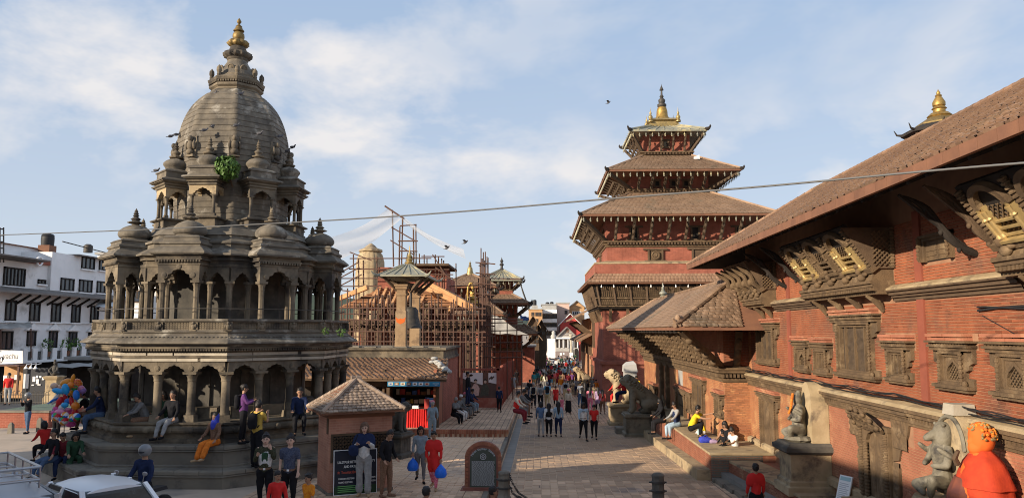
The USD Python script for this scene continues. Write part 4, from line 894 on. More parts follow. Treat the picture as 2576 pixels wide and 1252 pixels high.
for i in range(n):                                                # slanting carved struts, deities and bosses
    y = LY0 - .1 + (EY3 - 2.2 - LY0) * i / (n - 1); p,q = np.array([LX - .2,y,2.5]),np.array([EX2 + .35,y - (.0 if i else .0),EZ2 - .02])
    b = B().beam(p, q, .13, .10, w2=.11)
    for t in (.15,.3,.45,.6,.75,.88): b.cbox(p + (q - p)*t + np.array([-.02,0,-.15]),.1,.15 + .06*((i + int(t*20)) % 2),.1).ell(p + (q - p)*t + np.array([-.06,0,-.12]),.05,.05,.06,sub=1)
    add(wing, 'carved_strut', b, 'wood_dusty')
p, q = np.array([LX - .1, LY0 - .1, 2.5]), np.array([EX2 + .25, EY2 + .25, EZ2]); b = B().beam(p, q, .2, .16)
for t in (.2, .4, .6, .8): b.ell(p + (q - p) * t + [0, 0, -.1], .13, .13, .13)
add(wing, 'carved_strut', b, 'wood_dusty', 'thick corner strut under the wing eaves', smooth=50)
p = np.array([LX + .42,LY0 - .12,2.5]); b = B().beam(p,p + [0,-.5,1.2],.22,.12).ell(p + [0,-.25,.45],.12,.1,.17).ell(p + [0,-.42,.85],.1,.1,.13).ell(p + [0,-.1,.15],.12,.1,.12); add(wing,'carved_strut',b,'wood_dusty','upright deity strut on the south face',smooth=50)
cw = B()
for i in range(5):
    ys = np.linspace(LY0 - .1,LY0 + 9,20); cw.tube(np.stack([LX - .25 + .05 * np.sin(ys * 2 + i),ys,2.54 + .05 * np.sin(ys * (1.3 + .4 * i)) + .02 * i],1),.012,4)
add(wing, 'cables', cw, 'black')
for i in range(30): add(wing,'rafter',B().beam((LX,EY2 + .6 + i * .8,4.15),(EX2 + .08,EY2 + .6 + i * .8,EZ2 - .05),.08,.1),'wood_black')
# ------------------------------------------------------------------ the three-tiered brick tower
mat('plaster_tower', (.36, .105, .07), (.30, .08, .055), .5, bump=.15, bscale=12, c3=(.42, .16, .11), s3=.35, t3=.58)
UX, UY = 11.5, 70.1
tower = thing('pagoda_tower','tall red brick pagoda tower with three tiered roofs and a gilded bell finial','pagoda',(UX,UY,gz(UY)))
def sqring(h, z, cx=UX, cy=UY): return [(cx - h, cy - h, z), (cx + h, cy - h, z), (cx + h, cy + h, z), (cx - h, cy + h, z)]
def sqloft(prof, cx=UX, cy=UY): return B().loft([sqring(h, z, cx, cy) for h, z in prof])
def sides(cx=UX,cy=UY): return [rotz(a,(cx,cy,0)) for a in (0,-90,90,180)]   # local -y faces outwards: south, west, east, north
add(tower, 'wall', sqloft([(6.35, -2.6), (6.35, .95), (6.5, 1.0), (6.5, 1.25), (6.2, 1.3), (6.2, 7.3)]), 'brick_far')
add(tower, 'wall', sqloft([(6.7, 7.2), (6.86, 8.3), (6.86, 9.2), (6.5, 9.28)]), 'brick_far')
add(tower, 'ledge', sqloft([(6.9, 9.18), (6.9, 9.28), (5.9, 9.5)]), 'stone_warm')
add(tower, 'wall', sqloft([(5.8, 9.2), (5.8, 14.1)]), 'brick_far')
add(tower, 'wall', sqloft([(3.35, 14.8), (3.35, 18.3)]), 'brick_far')
add(tower, 'wall', sqloft([(2.07, 18.6), (2.07, 21.7)]), 'brick_far')
def band(T, h, z, hh=.5, mt='wood_dusty', cx=UX, cy=UY, dent=True, s=1.0):
    add(T,'cornice',sqloft([(h + .06*s,z),(h + .1*s,z + .1*hh),(h + .1*s,z + .3*hh),(h + .16*s,z + .34*hh),(h + .16*s,z + .62*hh),(h + .34*s,z + .7*hh),(h + .34*s,z + .92*hh),(h,z + hh)],cx,cy),mt)
    if dent:
        b = B(); n = int(2 * h / (.26 * s))
        for M in sides(cx, cy)[:3]:
            for i in range(n): b.box(-h + (i + .2) * 2 * h / n,-h + (i + .75) * 2 * h / n,-h - .3 * s,-h - .12 * s,z + .36 * hh,z + .66 * hh,M)
        add(T, 'dentils', b, 'wood')
band(tower, 5.8, 10.66, .56); band(tower, 3.35, 15.55, .5); band(tower, 2.07, 19.2, .45)
def tier(T,he,ze,ht,zt,hw,zb,mt,ns,cx=UX,cy=UY,tw=.36,th=.33,wood='wood_shaded',horn=.3,bells=True,drop=.28,rib=False,strut_w=.22):  # struts default to wood with the eave shade painted in
    """One roof: eave half-width he at ze up to ht at zt; struts from the wall (half-width hw, foot at zb) out to the eave."""
    r = add(T, 'roof', sqloft([(he, ze - .02), (he, ze + .14), (ht, zt)], cx, cy), mt if rib else 'fascia')
    add(r,'soffit',B().loft([sqring(he - .03,ze - .01,cx,cy)[::-1],sqring(hw,ze + (he - hw) * .42,cx,cy)[::-1]],cap=False),'wood_black')  # soffit near black to hold the shade under the roof
    k = zt - ze - .14
    for M in sides(cx, cy)[:3]:
        e0,e1,t0,t1 = (M[:3,:3] @ np.array(p) + M[:3,3] for p in ((-he - .03,-he - .03,ze + .145),(he + .03,-he - .03,ze + .145),(-ht,-ht,zt + .03),(ht,-ht,zt + .03)))
        if not rib: tiles(r, e0, e1, t0, t1, mt, tw=tw, th=th, tk=.05, near=0, seed=int(he * 10), jit=.012)
        else:
            n = 9
            for i in range(1, n): add(r, 'roof_seam', B().beam(e0 + (e1 - e0) * i / n, t0 + (t1 - t0) * i / n, .07, .07), mt)
    for sx, sy in ((-1, -1), (1, -1), (-1, 1), (1, 1)):
        c = np.array([cx + sx * he, cy + sy * he, ze + .17]); t = np.array([cx + sx * ht, cy + sy * ht, zt + .06])
        add(r, 'hip_ridge', B().tube([c, c + (t - c) * .5, t], [.13, .13, .13], 6), mt)
        o = np.array([sx,sy,0])*.7071; add(r,'corner_horn',B().tube([c - o*.3,c + o*.15*horn,c + o*.5*horn + [0,0,.12*horn],c + o*.8*horn + [0,0,.5*horn],c + o*.75*horn + [0,0,.85*horn]],[.15,.17,.12,.08,.02],6),'wood_black')
        add(r,'corner_strut',B().beam((cx + sx * (hw + .05),cy + sy * (hw + .05),zb),c + [-sx * .25,-sy * .25,-.35],strut_w * 1.25,strut_w * 1.2),wood)
    for M in sides(cx, cy)[:3]:
        for i in range(ns):
            x = (-1 + 2*(i + .5)/ns)*hw; b = B(); p,q = np.array([x,-hw - .1,zb]),np.array([x,-he + .3,ze - .05]); b.beam(M[:3,:3] @ p + M[:3,3],M[:3,:3] @ q + M[:3,3],strut_w,strut_w*.7)
            for t in (.2,.45,.7): b.ell(M[:3,:3] @ (p + (q - p) * t + [0,-.05,-.12]) + M[:3,3],strut_w * .62,strut_w * .62,strut_w * .9)
            add(r, 'carved_strut', b, wood, smooth=50)
        if bells:
            b = B(); n = int(2 * he / .55)
            for i in range(n):
                x = -he + (i + .5)*2*he/n; b.lathe([(.015,.0),(.02,-.1),(.06,-.16),(.075,-.27),(.02,-.27)],(x,-he + .12,ze - .05),6,M).box(x - .05,x + .05,-he + .11,-he + .13,ze - .45,ze - .33,M)
            add(r, 'wind_bells', b, 'metal_roof')
    return r
tier(tower, 8.1, 12.98, 3.5, 15.62, 5.8, 11.2, 'tile', 8)
tier(tower, 5.66, 17.16, 2.2, 19.2, 3.35, 16.0, 'tile', 6)
tier(tower, 3.38, 21.2, 1.15, 22.25, 2.07, 19.6, 'metal_roof', 4, rib=True, horn=.4, strut_w=.17)
def far_window(T, M, x, z, w, h, mt='wood', fill='void', d=.1, ears=True):
    b = B().box(x - w / 2, x + w / 2, -d * .3, .05, z, z + h, M)
    P = add(T,'window',B().box(x - w/2 - .14,x - w/2,-d,.02,z - .1,z + h + .1,M).box(x + w/2,x + w/2 + .14,-d,.02,z - .1,z + h + .1,M).box(x - w/2 - (.5 if ears else .2),x + w/2 + (.5 if ears else .2),-d*1.2,.02,z + h,z + h + .16,M).box(x - w/2 - (.4 if ears else .2),x + w/2 + (.4 if ears else .2),-d*1.2,.02,z - .16,z,M),mt)
    add(P, 'pane' if fill != 'void' else 'opening', b, fill); return P
S, W = sides()[0], sides()[1]
def MY(M, y): return M @ frame((0, y, 0), (1, 0, 0), (0, 1, 0), (0, 0, 1))
for x in (-2.2, 2.9, 6.6): far_window(tower, MY(S, -5.8), x - 1.3, 11.35, .5, .95)
for x in (-3, 0, 3): far_window(tower, MY(W, -5.8), x, 11.35, .5, .95)
P = far_window(tower,MY(S,-5.8),-1.75,9.55,1.0,.85,fill='wood_dusty',d=.16); add(P,'roundel',B().lathe([(.36,0),(.36,.08),(.28,.1),(.24,.04),(.18,.04),(.14,.09)],(0,0,0),20,MY(S,-5.8) @ frame((-1.75,-.16,9.97),(1,0,0),(0,0,1),(0,-1,0))),'wood_dusty')
far_window(tower,MY(S,-5.8),1.9,9.5,1.0,.95,fill='wood',d=.16); far_window(tower,MY(W,-5.8),0,9.5,1.0,.95,fill='wood')
for x, h in ((-1.1, 3.35), (0.3, 3.35), (1.4, 3.35)): far_window(tower, MY(S, -h), x, 16.3, .32, .42, ears=False)
far_window(tower, MY(S, -2.07), -.1, 20.1, .4, .5, ears=False)
for x in (-5.5,-4.6,-3.5): far_window(tower,MY(W,-6.2),x,2.3,.32,2.6,ears=False); far_window(tower,MY(W,-6.35),x,-1.2,.35,1.5,ears=False)
# wooden gallery and its tile skirt
sk3 = add(tower, 'skirt_roof', sqloft([(7.55, 7.5), (7.6, 7.62), (6.8, 8.35)]), 'fascia')
for M in sides()[:3]:
    e0,e1,t0,t1 = (M[:3,:3] @ np.array(p) + M[:3,3] for p in ((-7.62,-7.62,7.62),(7.62,-7.62,7.62),(-6.8,-6.8,8.4),(6.8,-6.8,8.4))); tiles(sk3,e0,e1,t0,t1,'tile_red',tw=.3,th=.3,tk=.05,near=0,seed=77)
gal = add(tower,'lattice_gallery',sqloft([(6.25,5.35),(6.6,5.55),(6.62,5.75),(6.56,5.78),(6.7,6.35),(6.66,6.4),(7.05,7.45)]),'wood_black')
for M in (S, W):
    for i in range(11):
        x = -6.4 + 12.8 * i / 10; add(gal,'gallery_post',B().beam(M[:3,:3] @ np.array([x * 1.0,-6.64,5.7]) + M[:3,3],M[:3,:3] @ np.array([x * 1.06,-7.12,7.5]) + M[:3,3],.16,.12),'wood')
        if i < 10:
            for a, b_, za, zb in ((-6.72, -6.75, 5.85, 6.25), (-6.82, -7.1, 6.5, 7.3)):
                g_ = B()
                for j in range(1,8): xx_ = x + 1.28 * j / 8; g_.beam(M[:3,:3] @ np.array([xx_,a,za]) + M[:3,3],M[:3,:3] @ np.array([xx_ * 1.02,b_,zb]) + M[:3,3],.05,.04)
                for j in range(6): t = j/5; g_.beam(M[:3,:3] @ np.array([x,a + (b_ - a)*t,za + (zb - za)*t]) + M[:3,3],M[:3,:3] @ np.array([x + 1.28,a + (b_ - a)*t,za + (zb - za)*t]) + M[:3,3],.05,.04)
                add(gal, 'window_bars', g_, 'wood_dusty')
    for z,y in ((5.72,-6.7),(6.38,-6.78)): add(gal,'gallery_rail',B().beam(M[:3,:3] @ np.array([-6.75,y,z]) + M[:3,3],M[:3,:3] @ np.array([6.75,y,z]) + M[:3,3],.12,.1),'wood_dusty')
    for i in range(9):
        x = -5.6 + 1.4 * i; add(gal,'bracket',B().beam(M[:3,:3] @ np.array([x,-6.2,4.5]) + M[:3,3],M[:3,:3] @ np.array([x,-6.6,5.45]) + M[:3,3],.22,.2),'wood_dusty')
far_window(gal, MY(S, -6.9), -1.0, 6.55, .7, .55, fill='void', ears=False)
b = B()
for i in range(14): b.lathe([(.0, .0), (.05, -.16), (.06, -.26)], (-6.4 + i, -7.45, 7.48), 6, S)
add(gal, 'wind_bells', b, 'white_paint')
# crown: gilded base, bell, spire and corner spirelets
add(tower,'gilded_base',sqloft([(1.3,22.2),(1.35,22.45),(1.2,22.5),(1.2,22.7),(1.45,22.78),(1.0,23.05),(.8,23.1)]),'gold_dull')
add(tower,'gilded_bell',B().lathe([(.75,23.1),(.72,23.25),(.55,23.4),(.5,23.9),(.42,24.25),(.3,24.35)],(UX,UY,0),20),'gold',smooth=50)
add(tower,'spire',B().lathe([(.3,24.3),(.42,24.4),(.42,24.6),(.25,24.65),(.3,24.8),(.33,25.0),(.2,25.15),(.12,25.2),(.2,25.35),(.1,25.5),(.07,25.9),(.2,25.95),(.13,26.15),(.04,26.35),(0,26.6)],(UX,UY,0),14),'iron',smooth=50)
for sx in (-1, 1):
    for sy in (-1,1): add(tower,'spirelet',B().lathe([(.25,22.6),(.25,22.7),(.12,22.8),(.2,23.0),(.2,23.1),(.07,23.3),(.12,23.4),(.04,23.6),(0,24.0)],(UX + sx*1.25,UY + sy*1.25,0),10),'gold_dull',smooth=50)
cp = at_y(1745,395,66.7); add(tower,'cloth_scrap',B().raw([cp,cp + [.5,0,.2],cp + [.6,.1,-.5],cp + [.05,.1,-.6]],[[0,1,2,3]]),'white_paint')
# bell-roofed octagonal shrine behind the palace roof
OX, OY = 0, 46.0
oc = at_y(2366,330,OY); sh = thing('roof_shrine','small octagonal pagoda top with gilded spire peeping over the palace roof','pagoda',(oc[0],OY,gz(OY)))
z0 = oc[2]
def zz(py): return at_y(2366, py, OY)[2]
def ring8(r, z): return [(oc[0] + r * math.cos(rad(22.5 + 45 * k)), OY + r * math.sin(rad(22.5 + 45 * k)), z) for k in range(8)]
add(sh, 'shaft', B().loft([ring8(1.25, -1), ring8(1.25, zz(330))]), 'brick_far')
rs = add(sh, 'roof', B().loft([ring8(2.15, zz(338)), ring8(2.1, zz(330)), ring8(1.3, zz(316))]), 'wood_black')
add(sh, 'gilded_roof', B().loft([ring8(1.36, zz(318)), ring8(1.32, zz(313)), ring8(.55, zz(293))]), 'gold_dark')
for k in range(8):
    a = rad(22.5 + 45 * k); o = np.array([math.cos(a), math.sin(a), 0]); c = np.array([oc[0], OY, zz(333)]) + o * 2.1
    add(rs,'corner_horn',B().tube([c - o * .4 + [0,0,.1],c,c + o * .25 + [0,0,.05],c + o * .4 + [0,0,.35]],[.06,.09,.06,.02],6),'wood_black')
    add(rs, 'carved_strut', B().beam(np.array([oc[0], OY, zz(372)]) + o * 1.25, c - o * .2 - [0, 0, .15], .14, .12), 'wood')
add(sh,'spire',B().lathe([(.62,zz(296)),(.7,zz(293)),(.5,zz(285)),(.34,zz(283)),(.34,zz(276)),(.42,zz(274)),(.3,zz(268)),(.36,zz(266)),(.36,zz(258)),(.2,zz(246)),(.16,zz(244)),(.2,zz(241)),(.1,zz(237)),(.12,zz(234)),(.05,zz(229)),(0,zz(224))],(oc[0],OY,0),16),'gold',smooth=50)
# ------------------------------------------------------------------ ticket booth with a pyramid of tiles
bg = at_g(819, 1247) + np.array([.03, .12, 0]); BZ = bg[2]
BROT = 29.0
booth = thing('ticket_booth','small pinkish brick ticket booth with pyramid tile roof beside the octagonal temple','booth',bg,BROT)
def lb(x0, x1, y0, y1, z0, z1): return B().box(x0, x1, y0, y1, z0, z1)
BW, BD, BH = 1.72, 1.25, 2.06                                       # local x along the front, y to the back
add(booth, 'wall', lb(0, BW, 0, BD, -.1, BH), 'brick_booth', world=False)
add(booth, 'wall_plate', lb(-.05, BW + .05, -.05, BD + .05, BH - .09, BH + .06), 'fascia', world=False)
ov, ez, rz_ = .27, BH + .03, BH + .86; cx_, cy_ = BW / 2, BD / 2
br = add(booth,'roof',B().loft([[(-ov,-ov,ez),(BW + ov,-ov,ez),(BW + ov,BD + ov,ez),(-ov,BD + ov,ez)],[(-ov,-ov,ez + .05),(BW + ov,-ov,ez + .05),(BW + ov,BD + ov,ez + .05),(-ov,BD + ov,ez + .05)],[(cx_ - .1,cy_ - .02,rz_),(cx_ + .1,cy_ - .02,rz_),(cx_ + .1,cy_ + .02,rz_),(cx_ - .1,cy_ + .02,rz_)]]),'fascia',world=False)
MB_ = rotz(BROT, bg)
def lw(p): return MB_[:3, :3] @ np.asarray(p, float) + MB_[:3, 3]
_add = add                                                          # booth tiles come in world coordinates; turn them into the booth's own
def local_add(parent, name, mesh, mt, **k):
    v,f = mesh.get() if isinstance(mesh,B) else mesh; _add(parent,name,((np.asarray(v) - MB_[:3,3]) @ MB_[:3,:3],f),mt,world=False,**k)
def add_booth(parent,name,mesh,mt,label=None,smooth=False,kind=None,world=True): return local_add(parent,name,mesh,mt,label=label,smooth=smooth,kind=kind)
add = add_booth
for a, b_, n, sd in (((-ov, -ov), (BW + ov, -ov), 150, 1), ((-ov, BD + ov), (-ov, -ov), 100, 2)):
    s = .1 if a[1] == b_[1] else .02
    d = np.array([b_[0] - a[0], b_[1] - a[1]]); d = d / np.linalg.norm(d)
    tiles(br,lw((*a,ez + .055)),lw((*b_,ez + .055)),lw((cx_ - d[0]*s,cy_ - d[1]*s,rz_ + .01)),lw((cx_ + d[0]*s,cy_ + d[1]*s,rz_ + .01)),'tile_grey',tw=.125,th=.095,tk=.03,near=n,seed=sd,jit=.006)
for c in ((-ov,-ov),(BW + ov,-ov),(-ov,BD + ov)): ridge(br,lw((cx_,cy_,rz_ + .04)),lw((*c,ez + .08)),.06,'tile_grey',step=.11)
ridge(br, lw((cx_ - .14, cy_, rz_ + .05)), lw((cx_ + .14, cy_, rz_ + .05)), .07, 'tile_grey', step=.12)
add = _add
add(booth, 'window_opening', lb(.1, 1.55, -.012, .05, .85, 1.5), 'void', world=False)
lt = B()
for i in range(19):
    for j in range(8): lt.box(.12 + i * .075, .155 + i * .075, -.05, -.01, .87 + j * .08, .905 + j * .08, None)
for s in (1, -1):
    M = frame((.825,-.03,.86),(1,0,0),(0,0,1),(0,-1,0)); v,f = lattice(1.44,.62,0,.075,.026).get(); lt.raw(v @ M[:3,:3].T + M[:3,3],f)
add(booth, 'window_lattice', lt, 'wood', world=False, kind='stuff')
add(booth,'window_frame',lb(.04,1.62,-.03,.02,1.5,1.56).box(.04,.1,-.03,.02,.82,1.5).box(1.55,1.62,-.03,.02,.82,1.5),'wood',world=False)
add(booth, 'ticket_hatch', lb(.36, .72, -.06, -.02, .86, 1.06), 'black', world=False)
add(booth, 'vent', lb(-.02, .01, .1, .26, 1.55, 1.95), 'wood', world=False)
add(booth, 'plinth', lb(-.04, BW + .04, -.04, BD + .04, -.2, .06), 'stone_step', world=False)
# the board leaning on it
bl, brr = at_g(838, 1247), at_g(948, 1238)
u = brr - bl; bw = np.linalg.norm(u); u /= bw; hb = bw * .985
sb_ = thing('notice_board', 'black framed tourist entrance fee board leaning against the ticket booth', 'sign', (bl + brr) / 2)
up_ = np.cross([-u[1],u[0],0],u) * 0 + np.array([-u[1] * .1,u[0] * .1,.995]); up_ -= u * (up_ @ u); up_ /= np.linalg.norm(up_)
nb_ = np.cross(u, up_); MBd = frame(bl, u, up_, nb_)
def bdbox(x0, x1, y0, y1, z0, z1): return B().box(x0, x1, y0, y1, z0, z1, MBd)
add(sb_, 'panel', bdbox(0, bw, 0, hb, -.03, 0), mat('board_navy', (.012, .016, .028), rough=.5))
add(sb_,'lower_panel',bdbox(.02,bw - .02,.02,hb * .2,0,.003),mat('board_green',(.01,.05,.02),(.008,.03,.016),rough=.5))
for q in ((0,.018,0,hb),(bw - .018,bw,0,hb),(.018,bw - .018,0,.018),(.018,bw - .018,hb - .018,hb)): add(sb_,'frame_bar',bdbox(*q,-.032,.012),'white_paint')
mat('ink_white',(.72,.72,.70),rough=.6); mat('ink_red',(.55,.10,.06),rough=.6); mat('ink_green',(.14,.40,.12),rough=.6); mat('ink_grey',(.42,.43,.45),rough=.6)
def letters(T, text, M, x, y, hgt, mt, z=.004, width=None, bold=False, name='lettering', center=False):
    m_ = meshkit.text_mesh(text, hgt, .002, bold); v = np.array(m_.vertices)
    s = width / (v[:, 0].max() - v[:, 0].min()) if width else 1.0; v[:, 0] *= s
    if center: v[:, 0] -= (v[:, 0].max() + v[:, 0].min()) / 2
    v = v + [x, y, z]; return add(T, name, (v @ M[:3, :3].T + M[:3, 3], np.array(m_.faces)), mt)
for t,x,y,hh,w,mt,bo in (('LALITPUR METROPOLITAN CITY',.09,.70,.052,.86,'ink_white',True),('AND PATAN',.23,.60,.052,.34,'ink_white',True),('Tourist Entrance',.17,.475,.05,.55,'ink_red',True),('FOREIGN VISITORS',.11,.345,.034,.36,'ink_white',True),('SAARC VISITORS',.11,.265,.034,.32,'ink_white',True),('PERSON',.80,.345,.034,.16,'ink_white',True),('PERSON',.80,.265,.034,.16,'ink_white',True)):
    letters(sb_, t, MBd, x * bw, y * hb, hh * bw, mt, width=w * bw, bold=bo)
for q in range(4): add(sb_,'text_line',B().box(.1 * bw,(.78,.7,.8,.6)[q] * bw,(.19 - q * .04) * hb,(.205 - q * .04) * hb,.004,.006,MBd),'ink_green')
st5 = [(.115 * bw + .035 * bw * (1 if k % 2 == 0 else .45) * math.sin(k * math.pi / 5),.497 * hb + .035 * bw * (1 if k % 2 == 0 else .45) * math.cos(k * math.pi / 5)) for k in range(10)]
add(sb_,'star_mark',B().prism(Polygon(st5).difference(Polygon(st5).buffer(-.008 * bw)),MBd @ frame((0,0,.004),(1,0,0),(0,1,0),(0,0,1)),.002),'ink_red')
mat('brick_booth_red', (.25, .10, .07), (.19, .075, .055), 3, bump=.3, bscale=40)
# arched marker stone at the edge of the pavement
mg = at_g(1216,1228); mk = thing('arched_marker','arched red brick marker with dark engraved slate panel at the pavement edge','marker',mg)
mw = 87 / FPX * mg[1]; mh = 113 / FPX * mg[1]; MM = frame(mg + [0, 0, 0], (1, 0, 0), (0, 0, 1), (0, -1, 0))
def archp(w, h, k=.72): 
    r = w / 2; c = h - r * .86; return Polygon([(-w / 2,0),(w / 2,0),(w / 2,c)] + [(r * math.cos(a),c + r * .86 * math.sin(a)) for a in np.linspace(0,math.pi,21)] + [(-w / 2,c)])
add(mk, 'body', B().prism(archp(mw, mh), MM @ frame((0, 0, -.14), (1, 0, 0), (0, 1, 0), (0, 0, 1)), .28), 'brick_booth_red')
for i in range(33):                                                  # moulded bricks around the arch
    a = math.pi * (i - 8) / 16; r = mw / 2; c = mh - r * .86
    if 0 <= i - 8 <= 16: x, y, t = r * .93 * math.cos(a), c + r * .8 * math.sin(a), a
    else: k = (8 - i) if i < 8 else (i - 24); x, y, t = (r * .93) * (1 if i < 8 else -1), c - k * c / 8.5, 0
    Mx = MM @ frame((x,y,.14),(math.cos(t),math.sin(t),0),(-math.sin(t),math.cos(t),0),(0,0,1)); add(mk,'brick',B().box(-.05,.05,-.05,.045,0,.03,Mx,.92),'brick_brown')
add(mk,'slate_panel',B().prism(archp(mw*.74,mh*.84),MM @ frame((0,.05,.141),(1,0,0),(0,1,0),(0,0,1)),.012),mat('slate',(.055,.065,.052),(.075,.085,.068),4.0,bump=.2,bscale=60))
tl = 'Patan Durbar Square'; rr_ = mw * .30; cc = mh * .05 + mh * .84 - mw * .37 * .86
for i, ch in enumerate(tl):
    if ch == ' ': continue
    a = rad(158 - 136*i/(len(tl) - 1)); Mx = MM @ frame((rr_*1.06*math.cos(a),cc + rr_*.86*math.sin(a),.154),(math.sin(a),-math.cos(a),0),(math.cos(a),math.sin(a),0),(0,0,1)); letters(mk,ch,Mx,0,0,.052,'ink_grey',bold=True,name='letter',center=True)
ring_ = shapely.Point(0,mh*.70).buffer(.085).difference(shapely.Point(0,mh*.70).buffer(.07)); dia = Polygon([(0,mh*.70 + .05),(.05,mh*.7),(0,mh*.7 - .05),(-.05,mh*.7)]); dia = dia.difference(dia.buffer(-.014))
add(mk,'heritage_emblem',B().prism(ring_.union(dia).union(sbox(-.006,mh * .7 - .07,.006,mh * .7 - .03)),MM @ frame((0,0,.154),(1,0,0),(0,1,0),(0,0,1)),.003),'ink_grey')
rtx = np.random.default_rng(4)
for i in range(24):
    yy = .12 + (mh * .52) * i / 24; b = B(); x = -mw * .32
    while x < mw * .31: l = rtx.uniform(.02, .07); b.box(x, min(x + l, mw * .32), yy, yy + .012, .154, .156, MM); x += l + .012
    add(mk, 'text_line', b, 'ink_grey', kind='stuff')
add(mk,'base',B().box(mg[0] - mw*.62,mg[0] + mw*.62,mg[1] - .35,mg[1] + .3,mg[2] - .3,mg[2] + .02).box(mg[0] - mw*.55,mg[0] + mw*.55,mg[1] - .26,mg[1] + .22,mg[2] + .02,mg[2] + .07),'brick_booth_red')

# ------------------------------------------------------------------ raised brick forecourt, tile-roofed shop and the bell platform over it
FY = 34.9; single('forecourt',B().loft([[(x,y,gz(y,-.2)) for x,y in ((-14,FY),(KX - .05,FY),(KX - .05,75),(-14,75))],[(x,y,gz(y,.29)) for x,y in ((-14,FY),(KX - .05,FY),(KX - .05,75),(-14,75))]]),'paving_far',kind='structure')
fc = Node(stage.GetPrimAtPath('/World/forecourt'), '/World/forecourt', (0, 0, 0), 0)
x = -8.5
while x < KX - .1: add(fc,'edging_brick',B().box(x + .004,x + .1,FY - .03,FY + .2,gz(FY,.12),gz(FY,.3)),'brick_brown'); add(fc,'edging_brick',B().box(x + .05 - .05,x + .1,FY - .02,FY + .1,gz(FY,-.01),gz(FY,.115)),'brick_brown') if int(x*10) % 2 else None; x += .105
SX1 = -4.76
plat = thing('bell_platform', 'stone platform building above the tile-roofed souvenir shop', 'platform', (-9.5, 42, gz(42)))
add(plat, 'masonry', B().box(-14, SX1, 38.6, 45.4, -2, 2.25), 'brick_far')
add(plat,'coping',B().box(-14,SX1 + .06,38.5,45.5,2.25,2.38).box(-14,SX1 + .0,38.56,45.4,2.38,2.76).box(-14,SX1 + .14,38.42,45.55,2.76,2.86),'stone')
for i in range(9): add(plat,'loose_slab',B().box(-12 + i * .8,-11.4 + i * .8,38.5 + (i % 3) * .3,39.2,2.87,2.92 + .03 * (i % 2)),'stone_step')
shop = thing('souvenir_shop','open souvenir shop with terracotta roof, blue banner and red-draped counter','shop',(-8,36.5,gz(36.5,.29)))
SZ = gz(36.5, .29)
er, et, ey, ty = 1.50, 2.36, 35.25, 38.5
sr = add(shop,'roof',B().loft([[(-14,ey,er - .02),(-14,ey,er + .06),(-14,ty,et),(-14,ty,et - .08)],[(-4.2,ey,er - .1),(-4.2,ey,er - .02),(-4.5,ty,et - .06),(-4.5,ty,et - .14)]]),'wood')
tiles(sr,(-12.5,ey - .03,er + .06),(-4.15,ey - .03,er),(-12.5,ty,et),(-4.5,ty,et - .05),'tile_red',tw=.24,th=.24,tk=.05,near=160,seed=12,jit=.014,arch=.07)
b = B(); rw = np.random.default_rng(2)
for i in range(16): p = at_y(1092 + i * 2.4 + rw.normal(0,3),905 + i * 2.2 + rw.normal(0,3),37.6 - i * .12); b.ell(p + [0,0,.05],.2 * rw.uniform(.5,1),.16,.09,sub=1)
add(shop, 'mortar_ridge', b, 'grey_concrete')
for x in (-12, -9.3, -7.0, -4.7): add(shop, 'post', B().box(x - .07, x + .07, 35.95, 36.1, SZ, er + .05), 'wood')
add(shop,'back_wall',B().box(-13,SX1,38.4,38.58,SZ,2.2),'wood_black'); add(shop,'side_wall',B().box(-4.9,SX1,36.1,38.5,SZ,1.9),'brick_brown'); add(shop,'lintel_beam',B().box(-13,-4.6,35.98,36.1,1.12,1.4),'wood')
add(shop, 'side_wall', B().box(-7.3, -7.2, 36.1, 38.5, SZ, 1.9), 'wood')
rg = np.random.default_rng(6); cols = [mat('goods_%s' % n,c,rough=.6) for n,c in (('red',(.4,.05,.04)),('blue',(.05,.12,.35)),('cream',(.5,.45,.35)),('green',(.06,.2,.1)),('brown',(.2,.1,.05)),('yellow',(.5,.36,.05)))]
for s in range(4):
    z = SZ + .5 + s * .42; add(shop, 'shelf', B().box(-7.1, -4.95, 38.0, 38.38, z - .03, z), 'wood')
    x = -7.0
    while x < -5.1: w = rg.uniform(.12,.28); add(shop,'boxed_goods',B().box(x,x + w * .9,38.02,38.25,z,z + rg.uniform(.12,.3)),cols[rg.integers(0,6)]); x += w + .03
cxa, cxb = at_y(1006, 1040, 36.0)[0], at_y(1085, 1040, 36.0)[0]
ct = thing('shop_counter', 'shop counter draped in bright red pleated cloth', 'counter', ((cxa + cxb) / 2, 36.2, SZ))
add(ct, 'counter_top', B().box(cxa - .05, cxb + .05, 35.95, 36.6, SZ + .82, SZ + .86), 'wood')
n = 60; xs = np.linspace(cxa, cxb, n); yo = 35.93 + .025 * np.sin(np.arange(n) * 1.5) + .01 * np.sin(np.arange(n) * .7)
add(ct,'cloth',B().loft([[(x,y - (.03 if z_ < .3 else 0)*(1 + .5*math.sin(i)),SZ + z_) for i,(x,y) in enumerate(zip(xs,yo))] for z_ in (.02,.3,.85)],closed=False),mat('cloth_red',(.56,.022,.018),(.48,.016,.015),3,rough=.8),smooth=60)
bx_ = at_y(1082,1018,36.3); bn_ = thing('cool_box','blue and white box standing at the end of the red counter','box',(bx_[0],36.3,SZ + .86)); add(bn_,'body',B().box(bx_[0] - .16,bx_[0] + .16,36.15,36.45,SZ + .86,SZ + 1.3),cols[1]); add(bn_,'white_band',B().box(bx_[0] - .165,bx_[0] + .165,36.145,36.455,SZ + 1.18,SZ + 1.26),'white_paint')
bx_ = at_y(1075,1020,36.2); single('red_folder',B().box(bx_[0] - .13,bx_[0] + .1,36.1,36.14,SZ + .86,SZ + 1.3),cols[0],'flat red board standing upright on the shop counter','board')
